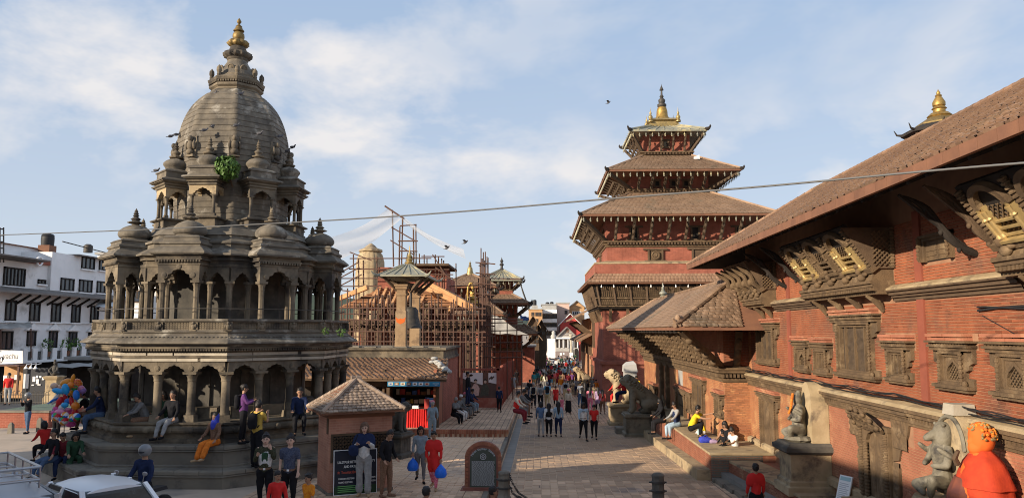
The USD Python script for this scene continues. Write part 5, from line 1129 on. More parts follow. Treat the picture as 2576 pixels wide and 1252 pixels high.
bx_ = at_y(1046,1022,36.2); single('paper_stack',B().box(bx_[0] - .15,bx_[0] + .15,36.05,36.3,SZ + .86,SZ + .93).box(bx_[0] - .14,bx_[0] + .13,36.07,36.28,SZ + .932,SZ + .99),'white_paint','white stack of papers on the red draped counter','papers')
pa,pb = at_y(974.6,965,35.2),at_y(1107,966,35.2); bn = thing('shop_banner','long blue shop banner with pictures of craft goods below the tiled eave','banner',((pa[0] + pb[0]) / 2,35.2,1.0))
MBn = frame((pa[0],35.2,at_y(1040,971,35.2)[2]),(1,0,0),(0,0,1),(0,-1,0)); bw2,bh2 = pb[0] - pa[0],at_y(1040,959,35.2)[2] - at_y(1040,971,35.2)[2]
add(bn, 'sheet', B().box(0, bw2, 0, bh2, -.01, 0, MBn), mat('banner_blue', (.03, .14, .30), (.03, .22, .38), 3.0, rough=.5))
for i in range(7):
    x = bw2*(.02 + .115*i); add(bn,'picture',B().box(x,x + bw2*.085,bh2*.22,bh2*.82,.002,.006,MBn,1),('goods_cream','goods_brown','goods_cream','goods_brown','white_paint','white_paint','goods_cream')[i]); add(bn,'picture_detail',B().box(x + bw2*.02,x + bw2*.06,bh2*.35,bh2*.65,.007,.009,MBn),('goods_blue','goods_cream','goods_brown','goods_cream','goods_brown','goods_brown','goods_red')[i])
letters(bn,'ASIAN AGAIN',MBn,bw2 * .86,bh2 * .5,bh2 * .2,'ink_white',width=bw2 * .12); letters(bn,'SHOP',MBn,bw2 * .9,bh2 * .18,bh2 * .2,'ink_white',width=bw2 * .05)
# bell between two stone pillars under its own little roof
BY = 40.2; mat('pillar_stone', (.24, .155, .085), (.32, .22, .13), 1.2, bump=.4, bscale=20, c3=(.15, .10, .065), s3=1.4)
bs = thing('great_bell_shrine','great bronze bell hung between stone pillars under a small metal pagoda roof','bell shrine',(-7,BY,2.86))
pA, pB = at_y(1010, 800, 39.6), at_y(1045, 800, 42.4)
for p in (pA, pB):
    z1 = 5.95; b = B().loft([[(p[0] + sx*h,p[1] + sy*h,z) for sx,sy in ((-1,-1),(1,-1),(1,1),(-1,1))] for h,z in ((.30,2.86),(.27,3.0),(.27,4.7),(.23,4.75),(.23,5.5),(.27,5.52),(.27,5.6),(.23,5.62),(.23,5.8),(.3,5.85),(.3,5.95),(.35,6.0),(.35,6.08))]); add(bs,'pillar',b,'pillar_stone')
q = pA; add(bs,'painted_mark',B().prism(Polygon([(-.26,.3),(-.2,.05),(0,-.05),(.2,.05),(.26,.3),(.12,.2),(0,.24),(-.12,.2)]),frame((q[0],q[1] - .272,4.1),(1,0,0),(0,0,1),(0,-1,0)),.006),mat('vermilion',(.65,.12,.02),rough=.8))
c = (pA + pB) / 2; add(bs,'bell',B().lathe([(.0,5.0),(.28,4.95),(.4,4.8),(.44,4.4),(.5,4.1),(.62,3.92),(.66,3.84),(.6,3.84)],(c[0] + .1,c[1],0),24),'iron',smooth=50)
add(bs,'beam',B().beam(pA + [0,0,6.1 - pA[2]],pB + [0,0,6.1 - pB[2]],.3,.3),'wood'); add(bs,'hanger',B().rod((c[0] + .1,c[1],4.9),(c[0] + .1,c[1],6.1),.07),'iron')
rx_, ry_ = 1.5, 2.2; cz = 6.45
br_ = add(bs,'roof',B().loft([[(c[0] - 1.25,c[1] - ry_,cz),(c[0] + 1.25,c[1] - ry_,cz),(c[0] + 1.25,c[1] + ry_,cz),(c[0] - 1.25,c[1] + ry_,cz)],[(c[0] - 1.25,c[1] - ry_,cz + .1),(c[0] + 1.25,c[1] - ry_,cz + .1),(c[0] + 1.25,c[1] + ry_,cz + .1),(c[0] - 1.25,c[1] + ry_,cz + .1)],[(c[0] - .2,c[1] - .8,cz + .72),(c[0] + .2,c[1] - .8,cz + .72),(c[0] + .2,c[1] + .8,cz + .72),(c[0] - .2,c[1] + .8,cz + .72)]]),'metal_roof')
for i in range(7):
    t = i / 6; add(br_,'roof_seam',B().beam((c[0] - 1.25 + 2.5 * t,c[1] - ry_,cz + .11),(c[0] - .2 + .4 * t,c[1] - .8,cz + .74),.05,.05),'metal_roof')
for sx in (-1, 1):
    for sy in (-1, 1):
        e = np.array([c[0] + sx*1.25,c[1] + sy*ry_,cz + .05]); add(br_,'corner_horn',B().tube([e - [sx*.2,sy*.2,0],e,e + [sx*.15,sy*.15,.04],e + [sx*.28,sy*.28,.22]],[.06,.09,.07,.02],6),'metal_roof'); add(bs,'carved_strut',B().beam((c[0] + sx*.3,c[1] + sy*1.4,5.7),e - [sx*.25,sy*.3,.05],.16,.12),'wood')
    for y in (-1,0,1): add(bs,'carved_strut',B().beam((c[0] + sx * .25,c[1] + y * 1.1,5.7),(c[0] + sx * 1.1,c[1] + y * 1.4,cz),.14,.1),'wood')
add(bs,'roof_spire',B().lathe([(.3,7.1),(.36,7.16),(.2,7.24),(.28,7.34),(.14,7.42),(.2,7.52),(.1,7.6),(.14,7.7),(.05,7.85),(.02,8.25)],(c[0],c[1],0),12),'gold_dull',smooth=50)
for i in range(5): add(bs,'spire_rod',B().rod((c[0] - .25 + i * .14,c[1] + .2 * (i % 2),7.15),(c[0] - .1 + i * .12,c[1],7.9 - .1 * (i % 3)),.025),'iron')
# ------------------------------------------------------------------ the temple under repair, its scaffolding and sheets
KY = 52.0
def PX(px, py, y=KY): return at_y(px, py, y)
rp = thing('temple_under_repair','brick and timber temple under repair, its roof frame bare behind the scaffolding','temple',(PX(1010,900)[0],KY + 4,gz(KY)))
xl, xr = PX(852, 800)[0], PX(1195, 800)[0]
zE, zT = PX(1010, 772)[2], PX(1010, 702, KY + 3.5)[2]
add(rp, 'ground_storey', B().box(xl + 1, xr - 1, KY + 1.6, KY + 8, gz(KY, -.2), zE - 1.6), 'brick_far'); 
for i in range(9):
    x = xl + .6 + (xr - xl - 1.2) * i / 8; add(rp,'timber_column',B().box(x - .16,x + .16,KY + .4,KY + .7,gz(KY,-.1),zE - .9).cbox((x,KY + .55,zE - 1.4),.9,.3,.25),'wood')
    if i < 8: xm = x + (xr - xl - 1.2)/16; w = (xr - xl)/18; add(rp,'arcade_arch',B().prism(sbox(-w,0,w,1.0).difference(shapely.affinity.scale(shapely.Point(0,0).buffer(1),w*.75,.7) if hasattr(shapely,'affinity') else shapely.Point(0,0).buffer(.6)),frame((xm,KY + .6,zE - 2.3),(1,0,0),(0,0,1),(0,-1,0)),.1),'wood')
add(rp, 'beam', B().box(xl + .2, xr - .2, KY + .3, KY + .8, zE - 1.25, zE - .9), 'wood')
add(rp, 'upper_storey', B().box(xl + 2.2, xr - 2.2, KY + 2.0, KY + 7.5, zE - 1, zT + .1), 'brick_far')
rs_ = add(rp,'roof_boarding',B().loft([[(xl,KY,zE),(xr,KY,zE),(xr,KY + 9,zE),(xl,KY + 9,zE)],[(xl + 3.6,KY + 3.5,zT),(xr - 3.6,KY + 3.5,zT),(xr - 3.6,KY + 6,zT),(xl + 3.6,KY + 6,zT)]]),'wood_plank')
for i in range(11):
    t = (i + .5) / 11; y0,z0 = KY + 3.5 * t,zE + (zT - zE) * t; a = xl + 3.6 * t; c_ = xr - 3.6 * t; add(rs_,'board',B().box(a + .1,c_ - .1,y0 - .12,y0 + .1,z0 + .02,z0 + .09),'wood_plank')
for px0,py0,px1,py1 in [(937 + 16 * i,768,958 + 16 * i,722) for i in range(6)] + [(925,770,950,728),(1057,765,1073,735),(1085,732,1106,758)]:
    add(rp, 'rafter', B().beam(PX(px0, py0, KY - .2), PX(px1, py1, KY + 2.2), .16, .2), 'wood_new')
for a,b_ in (((1062,720),(1192,778)),((850,752),(925,722)),((1085,716),(1190,772)),((1115,795),(1140,770))): add(rp,'hip_timber',B().beam(PX(*a,KY + 1),PX(*b_,KY - .4),.24,.3),'wood_new')
b = B()
for k in range(3): add(rp,'brick_block',B().box(PX(927,720)[0],PX(993,720)[0],KY + 3.0,KY + 6,zT + .02 + k * .28,zT + .27 + k * .28),'wood_plank' if k % 2 else 'brick_far')
add(rp,'upper_core',B().box(PX(1040,720)[0],PX(1105,720)[0],KY + 3.2,KY + 6.5,zT,zT + .75),'brick_far'); add(rp,'top_deck',B().box(PX(1020,690)[0],PX(1122,690)[0],KY + 1.4,KY + 7,zT + .8,zT + .95),'wood')
for px in (905,955,985,1020,1075,1100): p = PX(px,785,KY - .1); add(rp,'carved_strut',B().beam(p + [0,1.2,-.7],p + [0,-.3,.5],.25,.2).ell(p,.22,.2,.3),'wood_dusty',smooth=50)
for px,w in ((918,16),(1070,20),(958,14)): p = PX(px,790,KY + .5); add(rp,'window',B().box(p[0] - w*.015,p[0] + w*.015,p[1],p[1] + .2,p[2] - .3,p[2] + .45).box(p[0] - w*.025,p[0] + w*.025,p[1] - .05,p[1] + .2,p[2] + .45,p[2] + .55),'wood')
# ribbed stone spire behind it
c = at_y(931,700,68); sp = thing('ribbed_stone_spire','yellowish ribbed stone spire tower standing behind the scaffolded temple','spire',(c[0],68,gz(68)))
def zy(py): return at_y(931, py, 68)[2]
add(sp,'shaft',B().lathe([(1.15,zy(860)),(1.2,zy(700)),(1.15,zy(660)),(1.0,zy(642)),(.8,zy(634))],(c[0],68,0),48,petals=16,amp=.1),'stone_warm',smooth=40)
add(sp,'crown',B().lathe([(.8,zy(636),0),(1.0,zy(633),.1),(.95,zy(628),.1),(.6,zy(624),0),(.4,zy(618),0),(.1,zy(612),0)],(c[0],68,0),32,petals=10),'stone_warm',smooth=40)
# scaffolding: each pole its own piece
sc = thing('scaffolding','rusty tube scaffolding wrapped around the temple under repair','scaffolding',(PX(1010,900)[0],KY,gz(KY)))
rsc = random.Random(7)
def pole(a, b_, r=.045, mt='rust'): add(sc, 'scaffold_pole', B().rod(a, b_, r, 6), mt)
for row, y in ((0, KY - 2.2), (1, KY - .9)):
    for i in range(23):
        px = 858 + i * 15.8 + row * 7; top = 760 - rsc.choice((0,8,20,35,-20)); a = PX(px,880,y); pole((a[0],y,gz(y,-.1)),PX(px + rsc.uniform(-2,2),top,y))
    for py in ((773, 803, 832, 857) if row == 0 else (788, 845)): pole(PX(846, py + 1, y), PX(1222, py + 3, y))
for i in range(8): pole(PX(870 + i * 44, 806 + (i % 2) * 52, KY - 2.2), PX(874 + i * 44, 804 + (i % 2) * 52, KY - .3))
for i in range(2): add(sc,'scaffold_board',B().beam(PX(860,803 + i * .5,KY - 2.0 + i * .3),PX(1215,806 + i * .5,KY - 2.0 + i * .3),.28,.05),'wood_plank')
for px,t,bt in ((890,640,770),(903,650,765),(949,645,700),(1068,640,720),(1075,648,720),(1096,640,730),(1104,645,735),(1112,650,740),(1117,655,740),(1056,638,700),(1148,662,760),(915,655,745)): pole(PX(px,bt,KY + 2),PX(px - 1,t,KY + 2))
for py,a,b_ in ((650,880,1085),(676,878,1130),(700,850,1140),(690,1040,1140),(645,1060,1118),(720,850,960),(665,1090,1125)): pole(PX(a,py,KY + 1.6),PX(b_,py + rsc.uniform(-2,2),KY + 1.6))
for a,b_ in (((880,634),(935,655)),((853,700),(905,672)),((853,688),(900,660)),((1088,640),(1120,690)),((1095,672),(1135,700)),((853,720),(910,690)),((860,730),(900,735))): pole(PX(*a,KY + 1.5),PX(*b_,KY + 1.5))
mast = KY + 3.5
for a,b_ in (((987,528),(990,670)),((1013,545),(1010,672)),((1046,565),(1047,672)),((1040,572),(1041,672)),((1006,570),(1004,672))): pole(PX(*b_,mast),PX(*a,mast),.055)
for a,b_ in (((1006,568),(1048,565)),((1002,606),(1051,606)),((984,571),(1048,608)),((982,604),(1040,640)),((1003,631),(1050,632)),((998,650),(1050,648))): pole(PX(*a,mast - .1),PX(*b_,mast - .1),.05)
pole(PX(968, 518, mast), PX(1016, 550, mast), .07)
ty_ = 54.5
for i,(px,t) in enumerate(((1210,624),(1216,634),(1221,633),(1225,645),(1213,650),(1219,655),(1228,648),(1231,690),(1208,660),(1234,700),(1238,720),(1204,700),(1224,700),(1215,690))):
    y = ty_ + (i % 4) * .7; a = PX(px, 900, y); pole((a[0], y, gz(y, .2)), PX(px, t, y), .045)
for py in range(660,935,26): pole(PX(1196,py,ty_ - .1),PX(1246,py + 4,ty_ - .1)); pole(PX(1205,py + 8,ty_ - .1),PX(1232,py + 2,ty_ + 2.2))
for px,t in ((1258,832),(1276,790),(1300,818),(1312,850),(1290,840),(1245,760)): a = PX(px,900,58); pole((a[0],58,gz(58,.2)),PX(px,t,58))
for py in (832, 862, 812, 885, 900): pole(PX(1236, py, 57.9), PX(1316, py - 2, 57.9))
for a,b_ in (((1236,700),(1310,702)),((1130,720),(1240,716)),((1180,800),(1316,804)),((1130,870),(1240,862)),((1130,912),(1216,905)),((1150,840),(1236,842))): pole(PX(*a,56),PX(*b_,56))
# translucent sheets strung from the mast
N = {'t': ('transparent_bsdf',{'color': (.97,.97,.97)}),'d': ('diffuse_bsdf',{'color': (.72,.72,.72)}),'tl': ('translucent_bsdf',{'color': (.75,.75,.75)}),'m1': ('mix_closure',{'fac': .5}),'m2': ('mix_closure',{'fac': .5})}
MATS['sheeting'] = usdkit.material(stage,'/World/Looks/sheeting',N,[('d.BSDF','m1.closure1'),('tl.BSDF','m1.closure2'),('t.BSDF','m2.closure1'),('m1.closure','m2.closure2')],surface='m2.closure')
def sheetq(a, b_, c_, d, n=14, sag=.5, seed=0):
    r = np.random.default_rng(seed); v = []; f = []
    for j in range(n + 1):
        for i in range(n + 1):
            s,t = i/n,j/n; p = (np.array(a)*(1 - s) + np.array(b_)*s)*(1 - t) + (np.array(d)*(1 - s) + np.array(c_)*s)*t; v.append(p + [0,.10*math.sin(s*9 + t*7),-sag*math.sin(math.pi*t) + .05*math.sin(s*13 + t*2)])
    for j in range(n):
        for i in range(n): k = j * (n + 1) + i; f.append([k, k + 1, k + n + 2, k + n + 1])
    return np.array(v), np.array(f)
single('plastic_sheet',sheetq(PX(975,525,mast),PX(1009,551,mast),PX(858,652,KY + 2),PX(825,600,KY + 2),sag=.35),'sheeting','translucent white sheet sloping left from the scaffold mast to the temple','sheet',smooth=True)
single('plastic_sheet',sheetq(PX(1012,544,mast),PX(1008,552,mast),PX(1172,652,54),PX(1166,628,54),sag=.3,seed=2),'sheeting','narrow twisted white sheet sloping right from the scaffold mast','sheet',smooth=True)
# gilded king on a lotus column
GY = 62; c = at_y(1188,800,GY); kg = thing('gilded_king_column','gilded kneeling king under a serpent hood on a tall stone lotus column','statue',(c[0],GY,gz(GY)))
def zk(py): return at_y(1188, py, GY)[2]
add(kg,'column',B().lathe([(.34,gz(GY)),(.3,0),(.27,zk(800)),(.34,zk(795)),(.5,zk(790)),(.52,zk(784)),(.3,zk(780)),(.36,zk(774))],(c[0],GY,0),8),'stone_warm')
add(kg,'lotus_base',B().lathe([(.36,zk(774),0),(.55,zk(768),.1),(.6,zk(762),.1),(.55,zk(757),.1),(.3,zk(754),0)],(c[0],GY,0),32,petals=12),'gold',smooth=50)
b = B().ell((c[0],GY,zk(750)),.42,.4,.22).tube([(c[0],GY,zk(752)),(c[0],GY,zk(740)),(c[0] + .02,GY,zk(731))],[.3,.2,.22],10).ell((c[0] + .03,GY - .05,zk(724)),.13,.13,.16).tube([(c[0] - .15,GY,zk(733)),(c[0] - .1,GY - .2,zk(741)),(c[0] + .2,GY - .25,zk(736))],[.08,.06,.05],6).tube([(c[0] + .2,GY,zk(733)),(c[0] + .28,GY - .2,zk(741)),(c[0] + .25,GY - .25,zk(735))],[.08,.06,.05],6).lathe([(.13,0),(.1,.1),(.03,.2)],(c[0] + .03,GY - .05,zk(722)),8)
add(kg, 'king_figure', b, 'gold', smooth=50)
add(kg,'serpent_hood',B().tube([at_y(px,py,GY + .3) for px,py in ((1178,760),(1176,740),(1178,722),(1183,712),(1188,711),(1186,716))],[.1,.09,.1,.12,.1,.05],8),'gold',smooth=50)
# pagodas at the back of the square
def pagoda(name, label, px, y, tiers, spire, body_py, fin='gold_dull'):
    c = at_y(px, 750, y); T = thing(name, label, 'pagoda', (c[0], y, gz(y))); z = lambda py: at_y(px, py, y)[2]; k = y / FPX
    for i, (hpx, pe, tpx, pt, mt) in enumerate(tiers):
        he = hpx * k * (1 / (1 + hpx / FPX)) ; ht = tpx * k; hw = he * .55; ze,zt = z(pe),z(pt); nxt = z(tiers[i + 1][3]) if i + 1 < len(tiers) else gz(y) - .3
        add(T, 'wall', sqloft([(hw, nxt - .1), (hw, ze + (he - hw) * .4)], c[0], y), 'brick_far')
        tier(T,he,ze,ht,zt,hw,ze - (he - hw)*.75,mt,5,c[0],y,tw=.4,th=.36,horn=.5,bells=True,rib=(mt == 'metal_roof'),strut_w=.18); band(T,hw,max(nxt + .1,ze - (he - hw)*.75 - .3),.3,cx=c[0],cy=y,dent=False,s=.6)
    add(T, 'spire', B().lathe([(r_, z(py)) for r_, py in spire], (c[0], y, 0), 16), fin, smooth=50); return T, c, z
pagoda('brick_pagoda','tile-roofed pagoda with gilded bell finial behind the golden king column',1182,84,[(76,727,8,692,'tile'),(95,795,50,762,'tile')],[(.42,694),(.45,690),(.33,684),(.28,676),(.22,672),(.1,670),(.2,668),(.08,665),(.14,662),(.05,659),(0,655)],800)
T,c,z = pagoda('metal_roofed_pagoda','three-tiered pagoda with pale metal top roof at the far side of the square',1262,92,[(53,709,6,681,'metal_roof'),(74,768,26,741,'tile'),(98,842,56,817,'tile')],[(.3,682),(.35,678),(.15,674),(.15,668),(.3,666),(.1,660),(.22,657),(.08,652),(0,646)],850,'iron')
add(T,'prayer_ribbon',B().tube([at_y(px,py,90) for px,py in ((1309,712),(1316,735),(1325,760),(1334,772))],[.06,.1,.1,.08],5),'iron')
single('tarpaulin',sheetq(at_y(1236,790,70),at_y(1262,800,70),at_y(1328,842,70),at_y(1236,838,70),n=8,sag=.2),'grey_concrete','pale grey tarpaulin slung over the scaffold beside the far pagoda','tarpaulin',smooth=True)
single('tarpaulin',sheetq(at_y(1308,793,88),at_y(1330,797,88),at_y(1332,806,88),at_y(1310,806,88),n=6,sag=.1),'goods_blue','dark blue tarpaulin at the corner of the metal-roofed pagoda','tarpaulin',smooth=True)
# ------------------------------------------------------------------ houses that close the street
def house(name,label,px0,px1,pyt,pyb,y,depth,mt,wins=(),roof=None,cat='building',wm='glass_dark',fm='wood',grp=None,wsz=(6,8)):
    a,b_ = at_y(px0,pyt,y),at_y(px1,pyt,y); zt = at_y((px0 + px1) / 2,pyt,y)[2]; zb = gz(y,-.5) if pyb is None else at_y((px0 + px1) / 2,pyb,y)[2]
    T = thing(name,label,cat,((a[0] + b_[0]) / 2,y,gz(y)),group=grp); add(T,'wall',B().box(a[0],b_[0],y,y + depth,zb,zt),mt); k = y / FPX
    for px, py in wins:
        w,h = wsz; p = at_y(px,py,y); P = add(T,'window',B().box(p[0] - w*k*.6,p[0] + w*k*.6,y - .08,y - .02,p[2] - h*k*.6,p[2] + h*k*.6),fm); add(P,'pane',B().box(p[0] - w*k*.45,p[0] + w*k*.45,y - .1,y - .06,p[2] - h*k*.48,p[2] + h*k*.48),wm); add(P,'glazing_bar',B().box(p[0] - .04,p[0] + .04,y - .12,y - .05,p[2] - h*k*.5,p[2] + h*k*.5),fm)
    if roof == 'flat': add(T, 'parapet', B().box(a[0] - .2, b_[0] + .2, y - .2, y + depth + .2, zt, zt + .25), 'grey_concrete')
    if roof and roof[0] == 'gable':
        zp = at_y((px0 + px1) / 2, roof[1], y)[2]; o = .5; xm = (a[0] + b_[0]) / 2
        add(T,'gable_wall',B().raw([(a[0],y,zt),(b_[0],y,zt),(xm,y,zp),(a[0],y + depth,zt),(b_[0],y + depth,zt),(xm,y + depth,zp)],[[0,1,2,2],[3,5,4,4]]),mt)
        for s in (-1,1): e = xm + s*((b_[0] - a[0])/2 + o); ze = zt - (zp - zt)*o/((b_[0] - a[0])/2); add(T,'roof_slope',B().loft([[(e,yy,ze),(xm,yy,zp + .05),(xm,yy,zp + .2),(e,yy,ze + .15)] for yy in (y - .5,y + depth)]),roof[2])
    return T
G = 'houses closing the far end of the street'
T = house('grey_house','tall grey concrete house with ribbon windows at the end of the street',1363,1400,767,None,176,10,'grey_concrete',[(x,y) for y in (796,818,838) for x in (1370,1379,1388,1396)],'flat',wsz=(7,8))
for py in (782,805,826): p0,p1 = at_y(1362,py,175.4),at_y(1401,py,175.4); add(T,'balcony',B().box(p0[0],p1[0],174.6,176,p0[2] - .5,p0[2] + .3),'white_wall')
for px,py in ((1345,758),(1377,764),(1388,763)): p = at_y(px,py,178); tk = thing('water_tank',{1345: 'black water tank on the leftmost roof closing the street',1377: 'small black roof tank on the tall grey house, left one',1388: 'small black roof tank on the tall grey house, right one'}[px],'water tank',p); add(tk,'drum',B().lathe([(.45,-.9),(.45,.1),(.42,.14),(.43,.25),(.25,.4),(.12,.42)],p,14),'black',smooth=40); add(tk,'stand',B().box(p[0] - .7,p[0] + .7,p[1] - .7,p[1] + .7,p[2] - 1.6,p[2] - .9),'grey_concrete')
house('ochre_house','ochre house with grey penthouse at the far end of the street',1330,1364,778,None,168,8,'ochre_wall',[(1340,790),(1350,790),(1358,790),(1338,806),(1350,806)],'flat')
house('pink_house','pale pink house above the red gable at the street end',1401,1432,763,None,182,8,'pink_wall',[(1424,785)],'flat')
house('pink_house','pink stepped house half hidden by the tower gallery',1432,1470,772,None,184,8,'ochre_wall',[(1445,787),(1456,787)],('gable',757,'grey_roof'),wsz=(10,7),fm='white_paint')
house('red_gabled_house','bright red gabled house wall behind the white pedimented hall',1409,1460,815,None,174,6,'red_wall',[],('gable',790,'white_wall'))
T = house('white_hall','white hall with lettered pediment closing the street',1398,1456,852,None,162,8,'hall_white',[],('gable',824,'grey_roof'))
k = 162 / FPX
for px in (1402,1412,1424,1436,1448): p = at_y(px,862,162); add(T,'shutter',B().box(p[0] - 2.6*k,p[0] + 2.6*k,161.9,162,p[2] - 11*k,p[2] + 9*k),'wood_black'); add(T,'pilaster',B().box(p[0] + 3.6*k,p[0] + 5.6*k,161.8,162,p[2] - 12*k,p[2] + 10*k),'white_paint')
p = at_y(1427,848,161.9); add(T,'pediment_cornice',B().box(p[0] - 30 * k,p[0] + 30 * k,161.4,162,p[2] - .3,p[2]),'white_paint')
Mp = frame(at_y(1427,845,161.9),(1,0,0),(0,0,1),(0,-1,0)); add(T,'roundel',B().prism(shapely.Point(0,13*k).buffer(3.6*k).difference(shapely.Point(0,13*k).buffer(2.4*k)),Mp,.05).prism(shapely.Point(0,13*k).buffer(1.2*k),Mp,.05),'goods_brown')
for j, (w, zz_) in enumerate(((11, 6.2), (22, 1.6))):
    b = B(); x = -w * k
    while x < w*k: l = (1.2 + 1.6*((int(x*37) % 5)/5))*k; b.box(x,min(x + l,w*k),zz_*k + 1.6*k,zz_*k + 2.0*k,0,.04,Mp).box(x + l*.3,x + l*.45,zz_*k,zz_*k + 1.6*k,0,.04,Mp).box(x + l*.45,x + l*.8,zz_*k + .5*k,zz_*k + .9*k,0,.04,Mp); x += l + .5*k
    add(T, 'inscription', b, 'goods_brown', kind='stuff')
for px in (1438,1450): p = at_y(px,885,161); add(T,'archway',B().prism(Polygon([(-5*k,-18*k),(5*k,-18*k),(5*k,4*k)] + [(5*k*math.cos(a),4*k + 5*k*math.sin(a)) for a in np.linspace(0,math.pi,9)]),frame(p,(1,0,0),(0,0,1),(0,-1,0)),.1),'void')
for i,(a,b_,t,y,rp_) in enumerate(((1330,1352,812,112,795),(1350,1374,826,116,806),(1336,1356,846,108,834))): house('timber_house',('dark timber house stepping up beside the far pagoda, tallest of three','dark timber house nearest the grey concrete block','low dark timber house in front of the far pagoda steps')[i],a,b_,t,None,y,7,'wood',[((a + b_)/2 - 4,t + 12),((a + b_)/2 + 5,t + 12)],('gable',rp_,'tile'))
house('brick_terrace','long dark brick terrace behind the scaffold at the back of the square',1120,1345,872,None,100,6,'brick_far',[(1140 + 22 * i,890) for i in range(9)],'flat')
house('brick_terrace','dark brick terrace behind the temple under repair',840,1130,830,None,104,6,'brick_far',[(860 + 24 * i,850) for i in range(10)],'flat')
fe = thing('site_hoarding', 'dark hoarding with paper notices across the end of the street', 'hoarding', at_g(1388, 918))
yF = 152; a,b_ = at_y(1346,900,yF),at_y(1432,900,yF); add(fe,'panel',B().box(a[0],b_[0],yF,yF + .1,gz(yF,-.3),at_y(1390,883,yF)[2]),mat('hoarding',(.24,.195,.185),(.19,.155,.15),1.0))
for px,py,w,h in ((1356,892,6,6),(1357,901,6,6),(1364,893,5,4),(1371,891,3,5),(1376,890,3,5),(1388,892,3,6),(1411,890,5,7),(1418,889,4,5)): p = at_y(px,py,yF - .03); kk = yF/FPX/2; add(fe,'paper_notice',B().box(p[0] - w*kk,p[0] + w*kk,yF - .05,yF - .02,p[2] - h*kk,p[2] + h*kk),'white_wall')
bp_ = at_g(1391,927,STREET); ib = thing('information_board','dark blue information board standing in the crowd before the hoarding','sign',bp_); kk = bp_[1]/FPX; add(ib,'panel',B().box(bp_[0] - 9*kk,bp_[0] + 9*kk,bp_[1],bp_[1] + .1,bp_[2] + 6*kk,bp_[2] + 26*kk),'board_navy')
for j in range(4): add(ib,'text_line',B().box(bp_[0] - 7 * kk,bp_[0] + 6 * kk,bp_[1] - .03,bp_[1] - .01,bp_[2] + (9 + j * 4) * kk,bp_[2] + (10.4 + j * 4) * kk),'ink_grey')
for s in (-7,7): add(ib,'leg',B().rod((bp_[0] + s * kk,bp_[1],bp_[2]),(bp_[0] + s * kk,bp_[1],bp_[2] + 7 * kk),.08),'iron')
p = at_y(1437,900,150); cl = thing('stone_column','slim stone column with white banner in front of the white hall','column',(p[0],105,gz(150))); add(cl,'shaft',B().lathe([(.5,gz(150)),(.42,p[2]),(.26,at_y(1437,846,150)[2]),(.4,at_y(1437,843,150)[2]),(.4,at_y(1437,840,150)[2])],(p[0],150,0),12),'stone_pale'); add(cl,'banner',B().box(p[0] - .35,p[0] + .3,149.5,149.55,at_y(1437,902,150)[2],at_y(1437,886,150)[2]),'white_paint')
p = at_y(1390,860,148); wc_ = thing('wrapped_statue','statue wrapped in white cloth on a white pedestal at the street end','statue',(p[0],148,gz(148))); add(wc_,'pedestal',B().box(p[0] - 1.0,p[0] + .5,147.5,148.5,gz(148),at_y(1390,851,148)[2]),'white_wall'); add(wc_,'wrapping',B().lathe([(.5,at_y(1390,852,148)[2]),(.55,at_y(1390,844,148)[2]),(.3,at_y(1390,840,148)[2]),(.36,at_y(1390,835,148)[2]),(.1,at_y(1390,831,148)[2])],(p[0] + .2,148,0),12),'hall_white',smooth=50)
# eaves and ochre wall beyond the tower
T = thing('ochre_palace_block', 'ochre walled palace block with deep eaves beyond the brick tower', 'building', (5.6, 84, gz(84)))
add(T, 'wall', B().box(5.3, 12, 77, 96, -3.2, at_x(1480, 800, 5.3)[2]), 'brick_far_ochre')
for py0, py1, o, mt in ((810, 790, 2.2, 'tile'), (856, 846, 1.4, 'tile_red')):
    z0 = at_y(1440,py0,90)[2]; add(T,'eave_roof',B().loft([[(5.3 - o,yy,z0),(5.4,yy,z0 + o * .55),(5.4,yy,z0 + o * .55 + .15),(5.3 - o,yy,z0 + .15)] for yy in (76.6,97)]),mt)
for i in range(8): y = 77.5 + i*2.3; add(T,'carved_strut',B().beam((5.25,y,at_y(1440,836,90)[2]),(3.7,y,at_y(1440,812,90)[2]),.2,.2),'wood'); add(T,'window',B().box(5.16,5.3,y + .3,y + 1.3,at_y(1440,885,90)[2],at_y(1440,862,90)[2]),'wood')
# ------------------------------------------------------------------ far hills
hv = []; xs = np.linspace(-2200, 2200, 90); hh = 60 + 150 * meshkit.fbm(np.stack([xs / 500, xs * 0, xs * 0], 1), 4, 3)
b = B(); b.loft([[(x,1900,-60) for x in xs],[(x,2000,-60 + h*.5) for x,h in zip(xs,hh)],[(x,2200,-60 + h) for x,h in zip(xs,hh)],[(x,2600,-60 + h*.6) for x,h in zip(xs,hh)]],closed=False)
single('hills', b, mat('hill', (.05, .07, .045), (.07, .085, .055), .01), kind='structure', smooth=True)
# ------------------------------------------------------------------ the white building on the left
LXB = -40.8
wb = thing('white_building','long white rendered building with dark windows and bracketed cornice at left','building',(LXB,66,gz(66)))
def WB(px, py, o=0.0): return at_x(px, py, LXB + o)
def wy(px): return at_x(px, 800, LXB)[1]
def wz(py, px=140): return at_x(px, py, LXB)[2]
YA, YB = 46.0, wy(330)
add(wb, 'wall', B().box(LXB - 12, LXB, YA, YB, -3, wz(740)), 'white_wall')
add(wb,'upper_wall',B().box(LXB - 10,LXB - .3,wy(130),YB,wz(745),wz(633)),'white_wall'); add(wb,'upper_wall',B().box(LXB - 10,LXB - .6,YA,wy(130),wz(745),wz(668)),'white_wall')
add(wb,'stepped_parapet',B().box(LXB - 9,LXB - 3,wy(60),wy(186),wz(668),wz(620)),'white_wall'); add(wb,'parapet_coping',B().box(LXB - 9.1,LXB - 2.9,wy(60),wy(186),wz(620),wz(617)),'fascia')
